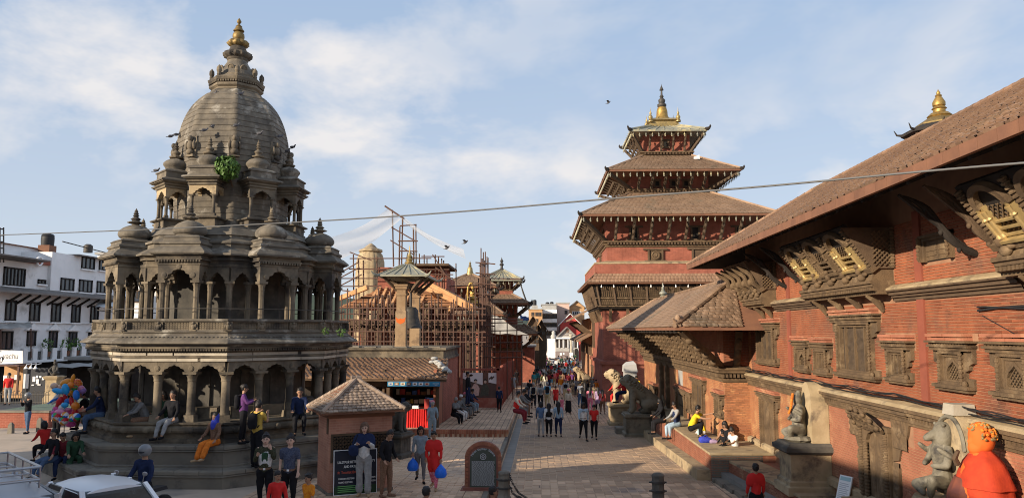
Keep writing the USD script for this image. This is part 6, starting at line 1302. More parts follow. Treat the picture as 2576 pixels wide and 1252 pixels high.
add(wb,'eave',B().loft([[(LXB,yy,wz(738)),(LXB + 1.3,yy,wz(746)),(LXB + 1.3,yy,wz(742)),(LXB - .3,yy,wz(730))] for yy in (YA,YB)]),'grey_roof')
add(wb,'roof_eave',B().loft([[(LXB - .6,yy,wz(668)),(LXB + 1.0,yy,wz(664)),(LXB + 1.0,yy,wz(661)),(LXB - 3.6,yy,wz(645))] for yy in (YA,wy(88))]),'grey_roof'); add(wb,'roof_eave',B().box(LXB - 10,LXB + .2,wy(185),YB,wz(633),wz(630)),'grey_roof')
def bwin(px0, px1, py0, py1, o=0.0, nb=3, mt='wood_black', sill=True):
    ya,yb = at_x(px0,800,LXB + o)[1],at_x(px1,800,LXB + o)[1]; c = (px0 + px1) / 2; z1,z0 = at_x(c,py0,LXB + o)[2],at_x(c,py1,LXB + o)[2]; x = LXB + o
    P = add(wb,'window',B().box(x - .05,x + .1,ya,ya + .12,z0,z1).box(x - .05,x + .1,yb - .12,yb,z0,z1).box(x - .05,x + .1,ya,yb,z1 - .12,z1).box(x - .05,x + .1,ya,yb,z0,z0 + .1),mt)
    add(P, 'pane', B().box(x - .02, x + .03, ya + .1, yb - .1, z0 + .08, z1 - .1), 'glass_dark')
    for i in range(1, nb): y = ya + (yb - ya) * i / nb; add(P, 'glazing_bar', B().box(x, x + .08, y - .06, y + .06, z0, z1), mt)
    if sill: add(P, 'sill', B().box(x, x + .18, ya - .1, yb + .1, z0 - .12, z0), 'white_paint')
for q in ((146, 180, 699, 731), (193, 226, 703, 735), (238, 268, 707, 737)): bwin(*q, o=-.3)
for q in ((196, 229, 645, 676), (241, 268, 650, 680)): bwin(*q, o=-.3)
bwin(0, 55, 672, 719, o=-.6, nb=6); bwin(88, 108, 702, 714, o=-.6, nb=2)
for q in ((11,38,754,806),(72,98,759,808),(127,151,762,810),(178,200,766,811),(226,246,769,812),(-40,-14,750,804)): bwin(*q,nb=2)
for q in ((5, 34, 832, 880), (70, 92, 832, 869), (125, 146, 832, 885), (175, 195, 834, 885), (224, 240, 836, 880)):
    bwin(*q, nb=2, sill=False); ya, yb = wy(q[0]), wy(q[1]); z1 = wz(q[2] - 2); ym = (ya + yb) / 2
    if q[0] > 60: add(wb,'pediment',B().loft([[(x,ya - .4,z1),(x,yb + .4,z1),(x,ym,z1 + .55)] for x in (LXB,LXB + .2)]),'white_paint')
for i in range(11): px = 14 + i * 25.5; y = wy(px); add(wb,'eave_bracket',B().beam((LXB,y,wz(768)),(LXB + 1.1,y,wz(748)),.12,.16),'wood_black')
add(wb, 'string_course', B().box(LXB, LXB + .15, YA, YB, wz(813), wz(811)), 'white_paint')
for i in range(11):
    px = 0 + i * 25; ya,yb = wy(px),wy(px + 12); add(wb,'balcony_pier',B().box(LXB + 1.0,LXB + 1.25,ya,yb,wz(901),wz(873)),'white_wall'); gb = B(); 
    for j in range(6): y = yb + (wy(px + 25) - yb) * (j + .5) / 6; gb.rod((LXB + 1.1,y,wz(900)),(LXB + 1.1,y,wz(880)),.03,4)
    add(wb, 'window_bars', gb.box(LXB + 1.06, LXB + 1.14, yb, wy(px + 25), wz(881), wz(880)), 'iron')
    if i in (3,5,6,8): c_ = np.array([LXB + 1.0,(yb + wy(px + 25))/2,wz(876)]); pl = thing('balcony_plant',('first','second','third','fourth')[(3,5,6,8).index(i)] + ' leafy potted shrub from the left on the white balcony','plant',c_,group='potted shrubs along the white balcony'); add(pl,'foliage',leafmass(c_ + [0,0,.3],.5,.5,.75,90,.12,60 + i),'leaf'); add(pl,'pot',B().lathe([(.2,-.6),(.3,-.2)],c_,8),'fascia')
add(wb, 'balcony_slab', B().box(LXB, LXB + 1.3, YA, YB, wz(906), wz(900)), 'white_wall')
add(wb, 'shop_front', B().box(LXB + .02, LXB + .3, YA, YB, -3, wz(907)), 'void')
p = WB(120,606,-2); tk = thing('water_tank','large black water tank on the roof of the white building','water tank',p); add(tk,'drum',B().lathe([(.5,-.4),(.53,0),(.53,.3),(.5,.36),(.53,.45),(.4,.6),(.15,.66)],p,16),'black',smooth=40); add(tk,'stand',B().box(p[0] - .5,p[0] + .5,p[1] - .5,p[1] + .5,p[2] - 1.2,p[2] - .4),'fascia')
p = WB(222,622,-2); tk = thing('water_tank','grey water tank and pipes on the right end of the white roof','water tank',p); add(tk,'drum',B().lathe([(.4,-.5),(.4,.15),(.2,.3)],p,14),'iron',smooth=40); add(tk,'pipe',B().rod(p + [0,-4,.1],p + [0,5,-.3],.05),'iron')
for px, py in ((3, 650), (70, 648)): 
    p = WB(px, py, -4); add(wb, 'roof_room', B().box(p[0] - 3, p[0], p[1] - 2.4, p[1] + 2.4, wz(668), p[2] + .8), 'white_wall')
p = WB(100,660,-.4); add(wb,'terrace_wall',B().box(LXB - .6,LXB - .4,wy(75),wy(135),wz(668),wz(655)),'brick_far'); add(wb,'life_ring',B().tube([(LXB - .35,wy(101) + .35*math.cos(a),wz(661) + .35*math.sin(a)) for a in np.linspace(0,6.3,14)],.08,6),'white_paint')
b = B(); 
for px in (0, 9): b.rod(WB(px, 660), WB(px, 572), .06, 4)
for py in (576, 592, 608, 624, 640): b.rod(WB(0, py), WB(9, py), .05, 4)
lm = thing('steel_lattice','thin steel lattice frame on the roof at the far left','frame',WB(4,660)); add(lm,'frame',b,'iron')
# next house to the right, behind the temple columns
house('grey_white_house','pale house seen between the upper columns of the stone temple',245,430,640,None,82,8,'white_wall',[(x,y) for x in (262,290,318,346,374,402) for y in (690,745,815)],'flat',wsz=(14,26))
house('dark_shop_row','dark row of low shops behind the stone temple columns',170,540,905,None,60,4,'wood_black',[],'flat')
T = thing('shop_awning','grey cloth awning over the dark shop fronts behind the balloon seller','awning',at_y(190,915,57)); add(T,'cloth',sheetq(at_y(140,925,57),at_y(255,920,57),at_y(245,912,60),at_y(150,914,60),n=8,sag=-.1),'grey_concrete',smooth=True); add(T,'pole',B().rod(at_y(141,925,57),at_y(141,1000,57),.05),'iron')
T = thing('tent_roof','white tent canopy beside the left columns of the temple gallery','tent',at_y(265,790,70)); add(T,'canopy',sheetq(at_y(240,772,68),at_y(300,770,68),at_y(296,756,72),at_y(250,756,72),n=6,sag=-.1),'white_paint',smooth=True)
for px in (241, 299): add(T, 'pole', B().rod(at_y(px, 772, 68), at_y(px, 905, 68), .06), 'iron')
T = thing('shop_awning','long pale sheet awning on posts at the first floor of the white building','awning',WB(50,820)); add(T,'cloth',sheetq(WB(-5,828,2),WB(80,823,2),WB(75,811,.2),WB(-5,815,.2),n=8,sag=-.15),'grey_concrete',smooth=True); 
for px in (2, 78): add(T, 'pole', B().rod(WB(px, 826, 1.9), WB(px, 900, 1.9), .05), 'rust')
# sign board reading yachu
sg = thing('white_sign','white slanted shop sign lettered yachu below the white building','sign',at_y(28,898,50)); A,Bq = at_y(-6,915,50),at_y(58,915,50); Msg = frame(A,(1,0,0),(0,.1,.995),(0,-.995,.1)); ws = Bq[0] - A[0]; hs_ = at_y(20,880,50)[2] - A[2]
add(sg,'panel',B().prism(Polygon([(0,0),(ws,.05),(ws*.93,hs_*.95),(0,hs_)]),Msg,.04),'white_wall'); letters(sg,'yachu',Msg,ws*.17,hs_*.38,hs_*.36,'iron',z=.045,width=ws*.6); add(sg,'scroll_mark',B().tube([Msg[:3,:3] @ np.array((ws*.14 + .12*math.cos(a)*(1 - a/16),hs_*.3 + .2*math.sin(a),.05)) + Msg[:3,3] for a in np.linspace(0,8,20)],.02,4),'iron'); add(sg,'underline',B().box(ws*.2,ws*.75,hs_*.18,hs_*.21,.042,.05,Msg),'ink_grey')
# display stand, its warm light painted as ochre colour, and notice board
pl_ = lambda px, py, y=48: at_y(px, py, y)
ds = thing('display_stand','warm lit exhibition stand with paper sheets at the far left','display',pl_(25,995)); a,b_ = pl_(-10,990),pl_(54,990); add(ds,'back_panel',B().box(a[0],b_[0],48.6,48.7,a[2] - .3,pl_(20,918)[2]),'ochre_wall'); add(ds,'frame',B().box(a[0],b_[0],47.6,48.7,pl_(20,920)[2],pl_(20,917)[2]).box(b_[0] - .1,b_[0],47.6,47.7,a[2],pl_(20,918)[2]),'rust')
for px,py in ((14,950),(30,955),(42,948),(22,966)): p = pl_(px,py,48.55); add(ds,'paper_sheet',B().box(p[0] - .12,p[0] + .12,48.5,48.55,p[2] - .16,p[2] + .16),'white_wall')
nb = thing('black_notice_board','large black notice board with white papers behind the balloons','board',pl_(85,990)); a,b_ = pl_(55,988),pl_(116,988); add(nb,'panel',B().box(a[0],b_[0],48,48.1,a[2] - .6,pl_(85,925)[2]),'black_paint')
for px,py,w,h in ((65,958,13,36),(85,953,7,13),(93,947,5,6),(94,959,7,12),(101,947,5,5),(108,951,5,8),(82,968,6,3),(98,967,8,3)): p = pl_(px,py,47.95); kk = 48/FPX/2; add(nb,'paper_notice',B().box(p[0] - w*kk,p[0] + w*kk,47.95,48,p[2] - h*kk,p[2] + h*kk),'white_wall')
for i,px in enumerate((72,84,96)): p = pl_(px,918); lp = thing('clamp_lamp',('left','middle','right')[i] + ' white clamp lamp above the black notice board','lamp',p,group='clamp lamps above the notice board'); add(lp,'arm',B().tube([p + [0,.3,.1],p + [0,-.2,.05],p + [.1,-.4,-.1]],.025,5),'white_paint'); add(lp,'shade',B().lathe([(.04,.08),(.12,-.08)],p + [.1,-.4,-.12],8),'white_paint')
# statue on a pedestal
py_ = 47; p = at_y(134,1000,py_); sp_ = thing('pedestal_statue','dark seated statue on a yellowish stone pedestal behind the balloons','statue',(p[0],py_,gz(py_))); z = lambda q: at_y(134,q,py_)[2]; k = py_/FPX
add(sp_,'pedestal',B().loft([[(p[0] + sx*w*k,py_ + sy*w*k,zz_) for sx,sy in ((-1,-1),(1,-1),(1,1),(-1,1))] for w,zz_ in ((17,gz(py_)),(17,z(1000)),(14,z(994)),(14,z(955)),(18,z(950)),(20,z(946)),(14,z(944)))]),'stone_warm')
add(sp_,'figure',B().ell((p[0],py_,z(938)),11*k,10*k,6*k).tube([(p[0],py_,z(940)),(p[0],py_,z(925)),(p[0],py_,z(918))],[8*k,7*k,5*k],8).ell((p[0],py_,z(912)),4.5*k,4.5*k,5.5*k).tube([(p[0] - 6*k,py_,z(922)),(p[0] - 10*k,py_ - .2,z(930)),(p[0] - 5*k,py_ - .3,z(936))],2.4*k,6).tube([(p[0] + 6*k,py_,z(922)),(p[0] + 10*k,py_ - .2,z(930)),(p[0] + 5*k,py_ - .3,z(936))],2.4*k,6).ell((p[0],py_ - .05,z(906)),3*k,3*k,3*k),'stone_dark',smooth=50)
# sunken basin with low brick wall, railing and posts
ya = 38.2; bwz = thing('basin_wall','low brick wall around the sunken stone basin at the far left','wall',(-27,ya,gz(ya))); x0,x1 = at_y(-60,1050,ya)[0],at_y(122,1050,ya)[0]
wz0,wz1 = gz(ya,-.1),at_y(60,1037,ya)[2]; add(bwz,'wall',B().box(x0,x1,ya,ya + .3,wz0,wz1),'brick_far'); add(bwz,'coping',B().box(x0,x1 + .05,ya - .06,ya + .36,wz1,wz1 + .1),'stone_step'); add(bwz,'wall',B().box(x1 - .3,x1,ya + .3,ya + 6,wz0,wz1),'brick_far')
single('basin_lawn',B().box(x0,x1 - .3,ya + .3,47,-2,wz1 - .06),mat('dull_green',(.10,.14,.10),(.13,.16,.12),2.0),kind='structure')
fe2 = thing('iron_railing', 'black iron railing with curled tops beyond the basin', 'railing', (-27, 44, wz1)); yr = 44
for py in (992, 1012): add(fe2, 'rail', B().rod(at_y(-40, py, yr), at_y(126, py, yr), .025), 'iron')
for i in range(26): px = -36 + i * 6.3; a = at_y(px,1016,yr); t = at_y(px,988 - 3 * (i % 2),yr); add(fe2,'picket',B().tube([a,t,t + [.05,0,.08],t + [.1,0,.02]],.018,5),'iron')
for px,py0,py1,l in ((27,1062,1089,'left of the two'),(99,1050,1085,'right of the two')): g_ = at_g(px,py1,-.03); hgt = (py1 - py0)/FPX*g_[1]; bo = thing('stone_post',f'short square stone post before the basin wall, {l}','bollard',g_); add(bo,'shaft',B().cbox(g_ - [0,0,.1],.22,.22,hgt,None,.85),'stone_step'); add(bo,'cap',B().cbox(g_ + [0,0,hgt - .1],.16,.16,.1,None,.5),'stone_step')
# buildings behind and beside the camera; they shade the near part of the square
for i,(nm,x0,x1,y0,y1,zt,lbl) in enumerate((('town_house',-22.5,-12.5,-12,8,8.4,'three-storey brick house south-west of the square, nearest the camera'),('town_house',-34,-27,9,18,7.4,'long brick house west of the temple, outside the picture'),('town_house',-60,-27,-16,4,10.5,'tall brick house west of the camera, outside the picture'))):
    T = thing(nm,lbl,'house',((x0 + x1)/2,(y0 + y1)/2,0)); add(T,'wall',B().box(x0,x1,y0,y1,-1,zt - .5),'brick_far'); add(T,'roof',B().loft([[(x0 - .4,y0 - .4,zt - .5),(x0 - .4,y1 + .4,zt - .5),(x0 - .4,(y0 + y1)/2,zt + (0 if i == 0 else 1.0))],[(x1 + .4,y0 - .4,zt - .5),(x1 + .4,y1 + .4,zt - .5),(x1 + .4,(y0 + y1)/2,zt + (0 if i == 0 else 1.0))]]),'tile')
    for s in range(2):
        for j in range(4): x = x0 + (x1 - x0)*(j + .5)/4; P = add(T,'window',B().box(x - .55,x + .55,y1,y1 + .08,1 + s*2.8,2.6 + s*2.8),'wood'); add(P,'pane',B().box(x - .4,x + .4,y1 + .07,y1 + .1,1.15 + s*2.8,2.45 + s*2.8),'glass_dark')
# ------------------------------------------------------------------ people
MF = manifold3d.Manifold
def sph(c, r, n=10): return MF.sphere(float(r), n).translate([float(x) for x in c])
def bone(a, ra, b, rb, n=10): return MF.batch_hull([sph(a, ra, n), sph(b, rb, n)])
def chain(pts, rs, n=10): return [bone(pts[i], rs[i], pts[i + 1], rs[i + 1], n) for i in range(len(pts) - 1)]
def finish(ms, l, it=6):
    m_ = MF.batch_boolean(ms,manifold3d.OpType.Add).refine_to_length(l).to_mesh(); t = trimesh.Trimesh(m_.vert_properties[:,:3],m_.tri_verts,process=True)
    if it: trimesh.smoothing.filter_taubin(t, .5, -.52, it)
    return np.array(t.vertices), np.array(t.faces)
POSES = {  # hip flexion, knee bend (left, right); shoulder swing, spread, elbow (left, right); lean; head nod
    'stand': (3,3,-3,3,6,9,12,-4,9,14,0,0),'walk': (24,6,-20,26,-18,8,16,20,8,22,4,2),'stroll': (14,4,-12,18,10,9,14,-12,9,18,3,8),
    'fold': (3,3,-3,4,24,10,98,24,12,92,0,6),'phone': (4,4,-4,6,34,8,118,34,8,118,0,14),'pockets': (6,6,-2,4,-8,16,42,-8,16,42,4,28),'mouth': (4,5,-4,6,42,10,132,20,10,112,0,0),
    'carry': (16, 5, -14, 22, 2, 12, 8, -6, 12, 10, 3, 12), 'behind': (3, 3, -3, 3, -26, 12, 40, -26, 12, 40, 0, 0),
    'sit': (84,84,80,78,22,8,36,20,8,40,10,14),'sit2': (92,96,74,70,24,4,34,20,4,30,24,20),'sitb': (88,60,84,62,10,14,30,16,14,34,4,0),'squat': (122,128,116,124,62,6,40,58,6,44,20,10),'cross': (92,116,96,70,30,8,50,28,8,44,14,16),'reach': (120,128,114,122,72,8,18,50,6,30,24,6)}
def skeleton(pose):
    h1, k1, h2, k2, s1, a1, e1, s2, a2, e2, lean, nod = POSES[pose]; J = {}
    low = pose in ('sit', 'sit2', 'sitb', 'squat', 'cross', 'reach'); P = np.array([0, 0, .92]); J['pel'] = P
    L = rad(lean); up = np.array([0,-math.sin(L),math.cos(L)]); J['waist'] = P + up*.16; J['chest'] = P + up*.36; J['neck'] = P + up*.54; hd = rad(lean*.4 + nod); hu = np.array([0,-math.sin(hd),math.cos(hd)]); hf = np.array([0,-math.cos(hd),-math.sin(hd)]); J['head'] = J['neck'] + hu*.17; J['hu'],J['hf'] = hu,hf
    for n, s, h, k in (('l', 1, h1, k1), ('r', -1, h2, k2)):
        hip = P + [s*.095,0,-.03]; t = rad(h); sp = .10 if low else .03; d = np.array([s*sp,-math.sin(t),-math.cos(t)]); d /= np.linalg.norm(d); kn = hip + d*.42; t2 = rad(h - k); d2 = np.array([-s*sp*.3,-math.sin(t2),-math.cos(t2)]); d2 /= np.linalg.norm(d2); an = kn + d2*.41; f = rad(max(-25,(h - k)*.3 if not low else 0)); J['hip' + n],J['kn' + n],J['an' + n] = hip,kn,an; J['toe' + n] = an + np.array([s*.04,-.17*math.cos(f),-.055 + .1*math.sin(f)]); J['heel' + n] = an + [0,.045,-.05]
    side = np.array([1.0, 0, 0])
    for n, s, a, b, e in (('l', 1, s1, a1, e1), ('r', -1, s2, a2, e2)):
        sh = J['neck'] + side*s*.175 - up*.045; t,q = rad(a + lean*.6),rad(b); d = np.array([s*math.sin(q),-math.sin(t)*math.cos(q),-math.cos(t)*math.cos(q)]); el = sh + d*.27; t2 = t + rad(e); inn = -.35 if e > 55 else .02; d2 = np.array([s*inn,-math.sin(t2),-math.cos(t2)]); d2 /= np.linalg.norm(d2); wr = el + d2*.235; J['sh' + n],J['el' + n],J['wr' + n],J['hd' + n] = sh,el,wr,d2
    return J
GEO = {}
def person_geo(pose, fit, hair, lod, sleeve):
    key = (pose, fit, hair, lod, sleeve)
    if key in GEO: return GEO[key]
    J = skeleton(pose); o = {}; n = 10 if lod else 6; l = .035 if lod else .11; it = 6 if lod else 2; hn = 12 if lod else 8; H,hu,hf = J['head'],J['hu'],J['hf']; sx = np.array([1.0,0,0])
    b = [bone(H + hu*.035 + hf*-.012,.094,H + hu*-.03 + hf*.012,.078,hn),bone(H - hu*.03 + hf*.02,.072,H - hu*.078 + hf*.045,.042,hn),sph(H + hf*.108 - hu*.025,.017,6),sph(H + hf*.1 - hu*.005,.013,6),bone(J['neck'] - hu*.05,.058,H - hu*.05 - hf*.02,.055,hn)]
    for s in (-1, 1): b.append(sph(H + sx * s * .088 - hu * .015, .022, 6))
    b += [bone(J['pel'],.11,J['waist'],.10,n),bone(J['waist'],.10,J['chest'],.10,n)] + [MF.batch_hull([sph(J['chest'],.09,n),sph(J['sh' + q],.05,n),sph(J['neck'] - hu*.03,.05,n)]) for q in 'lr']
    for q, s in (('l', 1), ('r', -1)):
        b += chain([J['sh' + q],J['el' + q],J['wr' + q]],[.05,.038,.027],n) + chain([J['hip' + q],J['kn' + q],J['an' + q]],[.085,.055,.036],n) + [bone(J['heel' + q],.036,J['toe' + q],.026,n)]
        d = J['hd' + q]; w = np.cross(d, hf); w = w / (np.linalg.norm(w) + 1e-9); p0 = J['wr' + q]; nn = np.cross(w, d)
        b.append(MF.batch_hull([sph(p0,.026,8),sph(p0 + d * .075 + w * .026,.016,6),sph(p0 + d * .075 - w * .026,.016,6)]))
        if lod:
            for i, fl in enumerate((.058, .07, .066, .05)):
                r0 = p0 + d * .075 + w * (.03 - .02 * i); r1 = r0 + d * fl * .55 + nn * .006; b += chain([r0,r1,r1 + (d * .8 + nn * .5) * fl * .5],[.0095,.009,.0075],6)
            b += chain([p0 + d * .02 - w * .02 * s,p0 + d * .055 - w * .05 * s,p0 + d * .088 - w * .055 * s],[.012,.0105,.009],6)
    o['body'] = finish(b, .022 if lod else l, 4 if lod else 3)
    up = J['neck'] - J['pel']; t = [MF.batch_hull([sph(J['pel'] + up*.02,.145),sph(J['waist'],.128),sph(J['waist'] + [0,0,.05],.128)]),MF.batch_hull([sph(J['waist'],.128),sph(J['chest'] + sx*.05,.115),sph(J['chest'] - sx*.05,.115)])] + [MF.batch_hull([sph(J['chest'] + sx*.03,.118),sph(J['chest'] - sx*.03,.118),sph(J['sh' + q],.066),sph(J['neck'] - hu*.05,.07)]) for q in 'lr']
    for q in 'lr':
        if sleeve == 'long': t += chain([J['sh' + q], J['el' + q], J['wr' + q] - J['hd' + q] * .01], [.066, .054, .043], n)
        elif sleeve == 'short': t.append(bone(J['sh' + q], .068, J['sh' + q] * .3 + J['el' + q] * .7, .058, n))
    if fit == 'kurta':
        for q in 'lr': t.append(MF.batch_hull([sph(J['pel'] + sx * .02,.15),sph(J['hip' + q],.125),sph(J['hip' + q] * .25 + J['kn' + q] * .75,.115)]))
    o['top'] = finish(t, l, it)
    if fit in ('robe', 'skirt'):
        k = J['anl'] * .5 + J['anr'] * .5; zc = .10 if fit == 'robe' else .45; kk = [sph(J['pel'], .148)]; low = J['knl'][2] > .7
        if low: bt = [MF.batch_hull([sph(J['pel'],.15),sph(J['knl'],.095),sph(J['knr'],.095)]),MF.batch_hull([sph(J['knl'],.095),sph(J['knr'],.095),sph(J['anl'] + [0,0,.08],.085),sph(J['anr'] + [0,0,.08],.085)])]
        else: bt = [MF.batch_hull([sph(J['pel'],.148),sph(J['hipl'],.115),sph(J['hipr'],.115)] + [sph((J['hip' + q]*(1 - f) + J['an' + q]*f),.12) for q in 'lr' for f in (.5,.88 if fit == 'robe' else .55)])]
    else:
        e = {'shorts': .0,'wide': .062,'slim': .046}.get(fit,.054); bt = [MF.batch_hull([sph(J['pel'],.14),sph(J['hipl'],.108),sph(J['hipr'],.108)])]
        for q in 'lr': bt += [bone(J['hip' + q],.11,J['kn' + q],e + .025 if e else .085,n)] + ([bone(J['kn' + q],e + .023,J['an' + q] + (J['kn' + q] - J['an' + q])*.08,e + (.03 if fit == 'wide' else 0),n)] if e else [])
    o['bottom'] = finish(bt, l, it)
    o['shoes'] = finish([bone(J['heel' + q], .045, J['toe' + q], .035, n) for q in 'lr'], .05, 2)
    bk = -hf; hs = [bone(H + hu * .05 + bk * .02, .1, H + hu * .0 + bk * .03, .094, 12)]
    if hair in ('long','bob'): hs += [bone(H + sx * s * .07 + hu * .03 + bk * .01,.05,H + sx * s * .078 - hu * .1 + bk * .0,.042) for s in (-1,1)]
    if hair == 'long': hs += chain([H + bk * .05,H - hu * .13 + bk * .075,J['chest'] + bk * .12 + hu * .02,J['chest'] + bk * .13 - hu * .12],[.088,.082,.075,.04])
    if hair == 'bob': hs += [bone(H + bk * .04, .096, H - hu * .1 + bk * .05, .085)]
    if hair == 'bun': hs += [sph(H + bk * .115 + hu * .05, .048)]
    if hair == 'up': hs += [sph(H + bk * .04 + hu * .135, .05)]
    if hair == 'tail': hs += chain([H + bk * .1, H + bk * .13 - hu * .12, H + bk * .12 - hu * .24], [.04, .04, .015])
    hv,hf_ = finish(hs,.03 if lod else .05,2); hv = hv + (hv - (H - hu * .02)) * ((meshkit.noise(hv * 32,3) - .45) * .22)[:,None]; o['hair'] = hv,hf_
    if lod:                                                          # folds in the clothes
        for nm in ('top', 'bottom'):
            v,f = o[nm]; _,_,nr = meshkit.arrays((v,f),True); o[nm] = v + nr * ((meshkit.noise(v * [17,17,6.5],5) - .5) * .022 + (meshkit.noise(v * [9,9,22],6) - .5) * .014)[:,None],f
    GEO[key] = (J, o); return GEO[key]
COL = dict(black=(.016,.016,.019),navy=(.02,.03,.075),jeans=(.075,.12,.21),denim=(.10,.16,.27),pale=(.34,.45,.55),white=(.70,.69,.67),cream=(.60,.54,.43),grey=(.17,.17,.17),ash=(.32,.32,.32),red=(.50,.03,.035),rose=(.55,.06,.13),pink=(.72,.22,.27),coral=(.72,.14,.12),orange=(.72,.20,.03),saffron=(.66,.27,.02),yellow=(.72,.53,.03),mustard=(.52,.36,.08),green=(.035,.08,.045),olive=(.085,.09,.04),teal=(.05,.30,.38),sky=(.13,.40,.62),blue=(.05,.07,.46),purple=(.13,.05,.17),lilac=(.36,.26,.40),brown=(.13,.075,.045),khaki=(.46,.36,.20),tan=(.42,.30,.18),maroon=(.18,.025,.035),steel=(.24,.31,.36),plaid=(.035,.045,.08),camo=(.07,.07,.04))
def cloth(c):
    n = 'cloth_' + c
    if n not in MATS: q = COL[c]; q2 = {'camo': (.022,.024,.016),'plaid': (.09,.10,.14),'red': (.40,.06,.055),'saffron': (.55,.14,.02),'rose': (.70,.30,.36),'brown': (.22,.13,.09)}.get(c); mat(n,q,q2 or tuple(x*.74 for x in q),34.0 if q2 else 11.0,rough=.9,bump=.5,bscale=22,spec=.1,bdist=.03)
    return n
mat('skin_a',(.34,.19,.12),(.30,.165,.105),8,rough=.55); mat('skin_b',(.25,.135,.085),(.215,.115,.072),8,rough=.55); mat('skin_c',(.55,.36,.27),(.50,.32,.24),8,rough=.55); mat('skin_d',(.10,.055,.038),(.085,.047,.033),8,rough=.5)
mat('hair_black',(.012,.010,.010),(.02,.017,.016),20,rough=.5,bump=.4,bscale=60); mat('hair_grey',(.30,.29,.28),(.22,.21,.2),20,bump=.4,bscale=60); mat('hair_brown',(.14,.08,.05),(.10,.06,.04),20,bump=.4,bscale=60)
mat('helmet_grey', (.16, .165, .17), rough=.3, spec=.5)
def person(loc,H,rz,pose,top,bottom,label,hair='short',fit='trousers',sleeve='long',skin='a',hc='black',shoes='black',lod=0,seat=None,group=None,extra='',cat='person'):
    """Stands the figure with its lowest shoe on loc, or with its seat on loc when seat is given (a height below the hip, unit body)."""
    J,g = person_geo(pose,fit,hair,lod,sleeve); s = H / 1.70; z0 = min(g['shoes'][0][:,2].min(),9) if seat is None else (J['pel'][2] - .125)
    T = thing('person', label, cat, loc, rz, group)
    def put(par, name, m_, mt, sm=True):
        v,f = m_.get() if isinstance(m_,B) else m_; return add(par,name,((np.asarray(v) - [0,0,z0]) * s,f),mt,smooth=sm,world=False)
    bd = put(T,'body',g['body'],'skin_' + skin); put(bd,'shirt',g['top'],cloth(top)); put(bd,'skirt' if fit in ('robe','skirt') else 'trousers',g['bottom'],cloth(bottom)); put(bd,'shoes',g['shoes'],cloth(shoes))
    if 'helmet' not in extra: put(bd, 'hair', g['hair'], 'hair_' + hc)
    H_, hu, hf = J['head'], J['hu'], J['hf']; sx = np.array([1.0, 0, 0])
    if lod:
        e = B()
        for q in (-1,1): e.ell(H_ + hf * .086 + hu * .012 + sx * q * .034,.019,.009,.010); e.ell(H_ + hf * .09 + hu * .036 + sx * q * .034,.02,.006,.005)
        put(bd,'eyes',e,'hair_black'); put(bd,'mouth',B().ell(H_ + hf * .083 - hu * .06,.026,.009,.009),'cloth_maroon' if 'cloth_maroon' in MATS else cloth('maroon'))
    if 'pack' in extra: c = J['chest'] + [0,.17,-.02]; put(T,'backpack',finish([MF.batch_hull([sph(c + [x,y,z],.05,8) for x in (-.09,.09) for y in (0,.06) for z in (-.2,.14)])],.06,4),cloth('black')); put(T,'backpack_strap',B().tube([c + [.1,0,.15],J['shl'] + [-.04,-.03,.075],J['chest'] + [.1,-.135,-.02],c + [.11,-.05,-.2]],.02,5).tube([c + [-.1,0,.15],J['shr'] + [.04,-.03,.075],J['chest'] + [-.1,-.135,-.02],c + [-.11,-.05,-.2]],.02,5),cloth('black'))
    if 'helmet' in extra: put(bd,'helmet',B().ell(H_ + hu * .03,.135,.15,.14,sub=2),'helmet_grey'); put(bd,'visor',B().ell(H_ + hf * .055 + hu * .01,.105,.1,.05,sub=2),'black_paint')
    if 'cap' in extra: put(bd,'cap',B().lathe([(.1,0),(.105,.03),(.085,.1),(.03,.12),(0,.12)],H_ + hu * .05,12),cloth('rose' if 'topi' in extra else 'white'))
    if 'glasses' in extra: put(bd,'sunglasses',B().ell(H_ + hf * .05 + hu * .12 + sx * .035,.03,.03,.012).ell(H_ + hf * .05 + hu * .12 - sx * .035,.03,.03,.012),'glass_dark')
    if 'shawl' in extra: c = extra.split('shawl-')[1].split()[0]; put(bd,'shawl',finish([MF.batch_hull([sph(J['neck'] - hu*.03,.085),sph(J['sh' + q],.085),sph(J['el' + q] + [0,0,.03],.075),sph(J['chest'],.14)]) for q in 'lr'],.06,4),cloth(c))
    if 'scarf' in extra: c = extra.split('scarf-')[1].split()[0]; put(bd,'headscarf',finish([bone(H_ + hu*.03 - hf*.035,.112,H_ - hu*.06 - hf*.03,.112),MF.batch_hull([sph(H_ - hu*.1 - hf*.02,.1),sph(J['neck'] + [.08,0,-.08],.09),sph(J['neck'] + [-.08,0,-.08],.09),sph(J['chest'] + [0,-.09,0],.06)])],.05,3),cloth(c))
    if 'stripes' in extra:
        c = extra.split('stripes-')[1].split()[0]
        for i in range(5): z = .02 + i * .075; put(bd,'shirt_stripe',B().lathe([(.142,0),(.147,.01),(.147,.03),(.142,.04)],J['pel'] + [0,-.002,.08 + z],14),cloth(c))
    if 'belt' in extra: put(bd,'belt',B().lathe([(.146,0),(.15,.01),(.15,.035),(.146,.045)],J['pel'] + [0,0,.03],14),cloth('brown')); put(bd,'buckle',B().box(-.025,.025,-.16,-.145,J['pel'][2] + .03,J['pel'][2] + .075),'white_paint')
    if 'badge' in extra: c = extra.split('badge-')[1].split()[0]; put(bd,'shirt_print',finish([MF.batch_hull([sph(J['chest'] + [x,-.095,z],.035,8) for x in (-.05,.05) for z in (-.17,.04)])],.05,2),cloth(c))
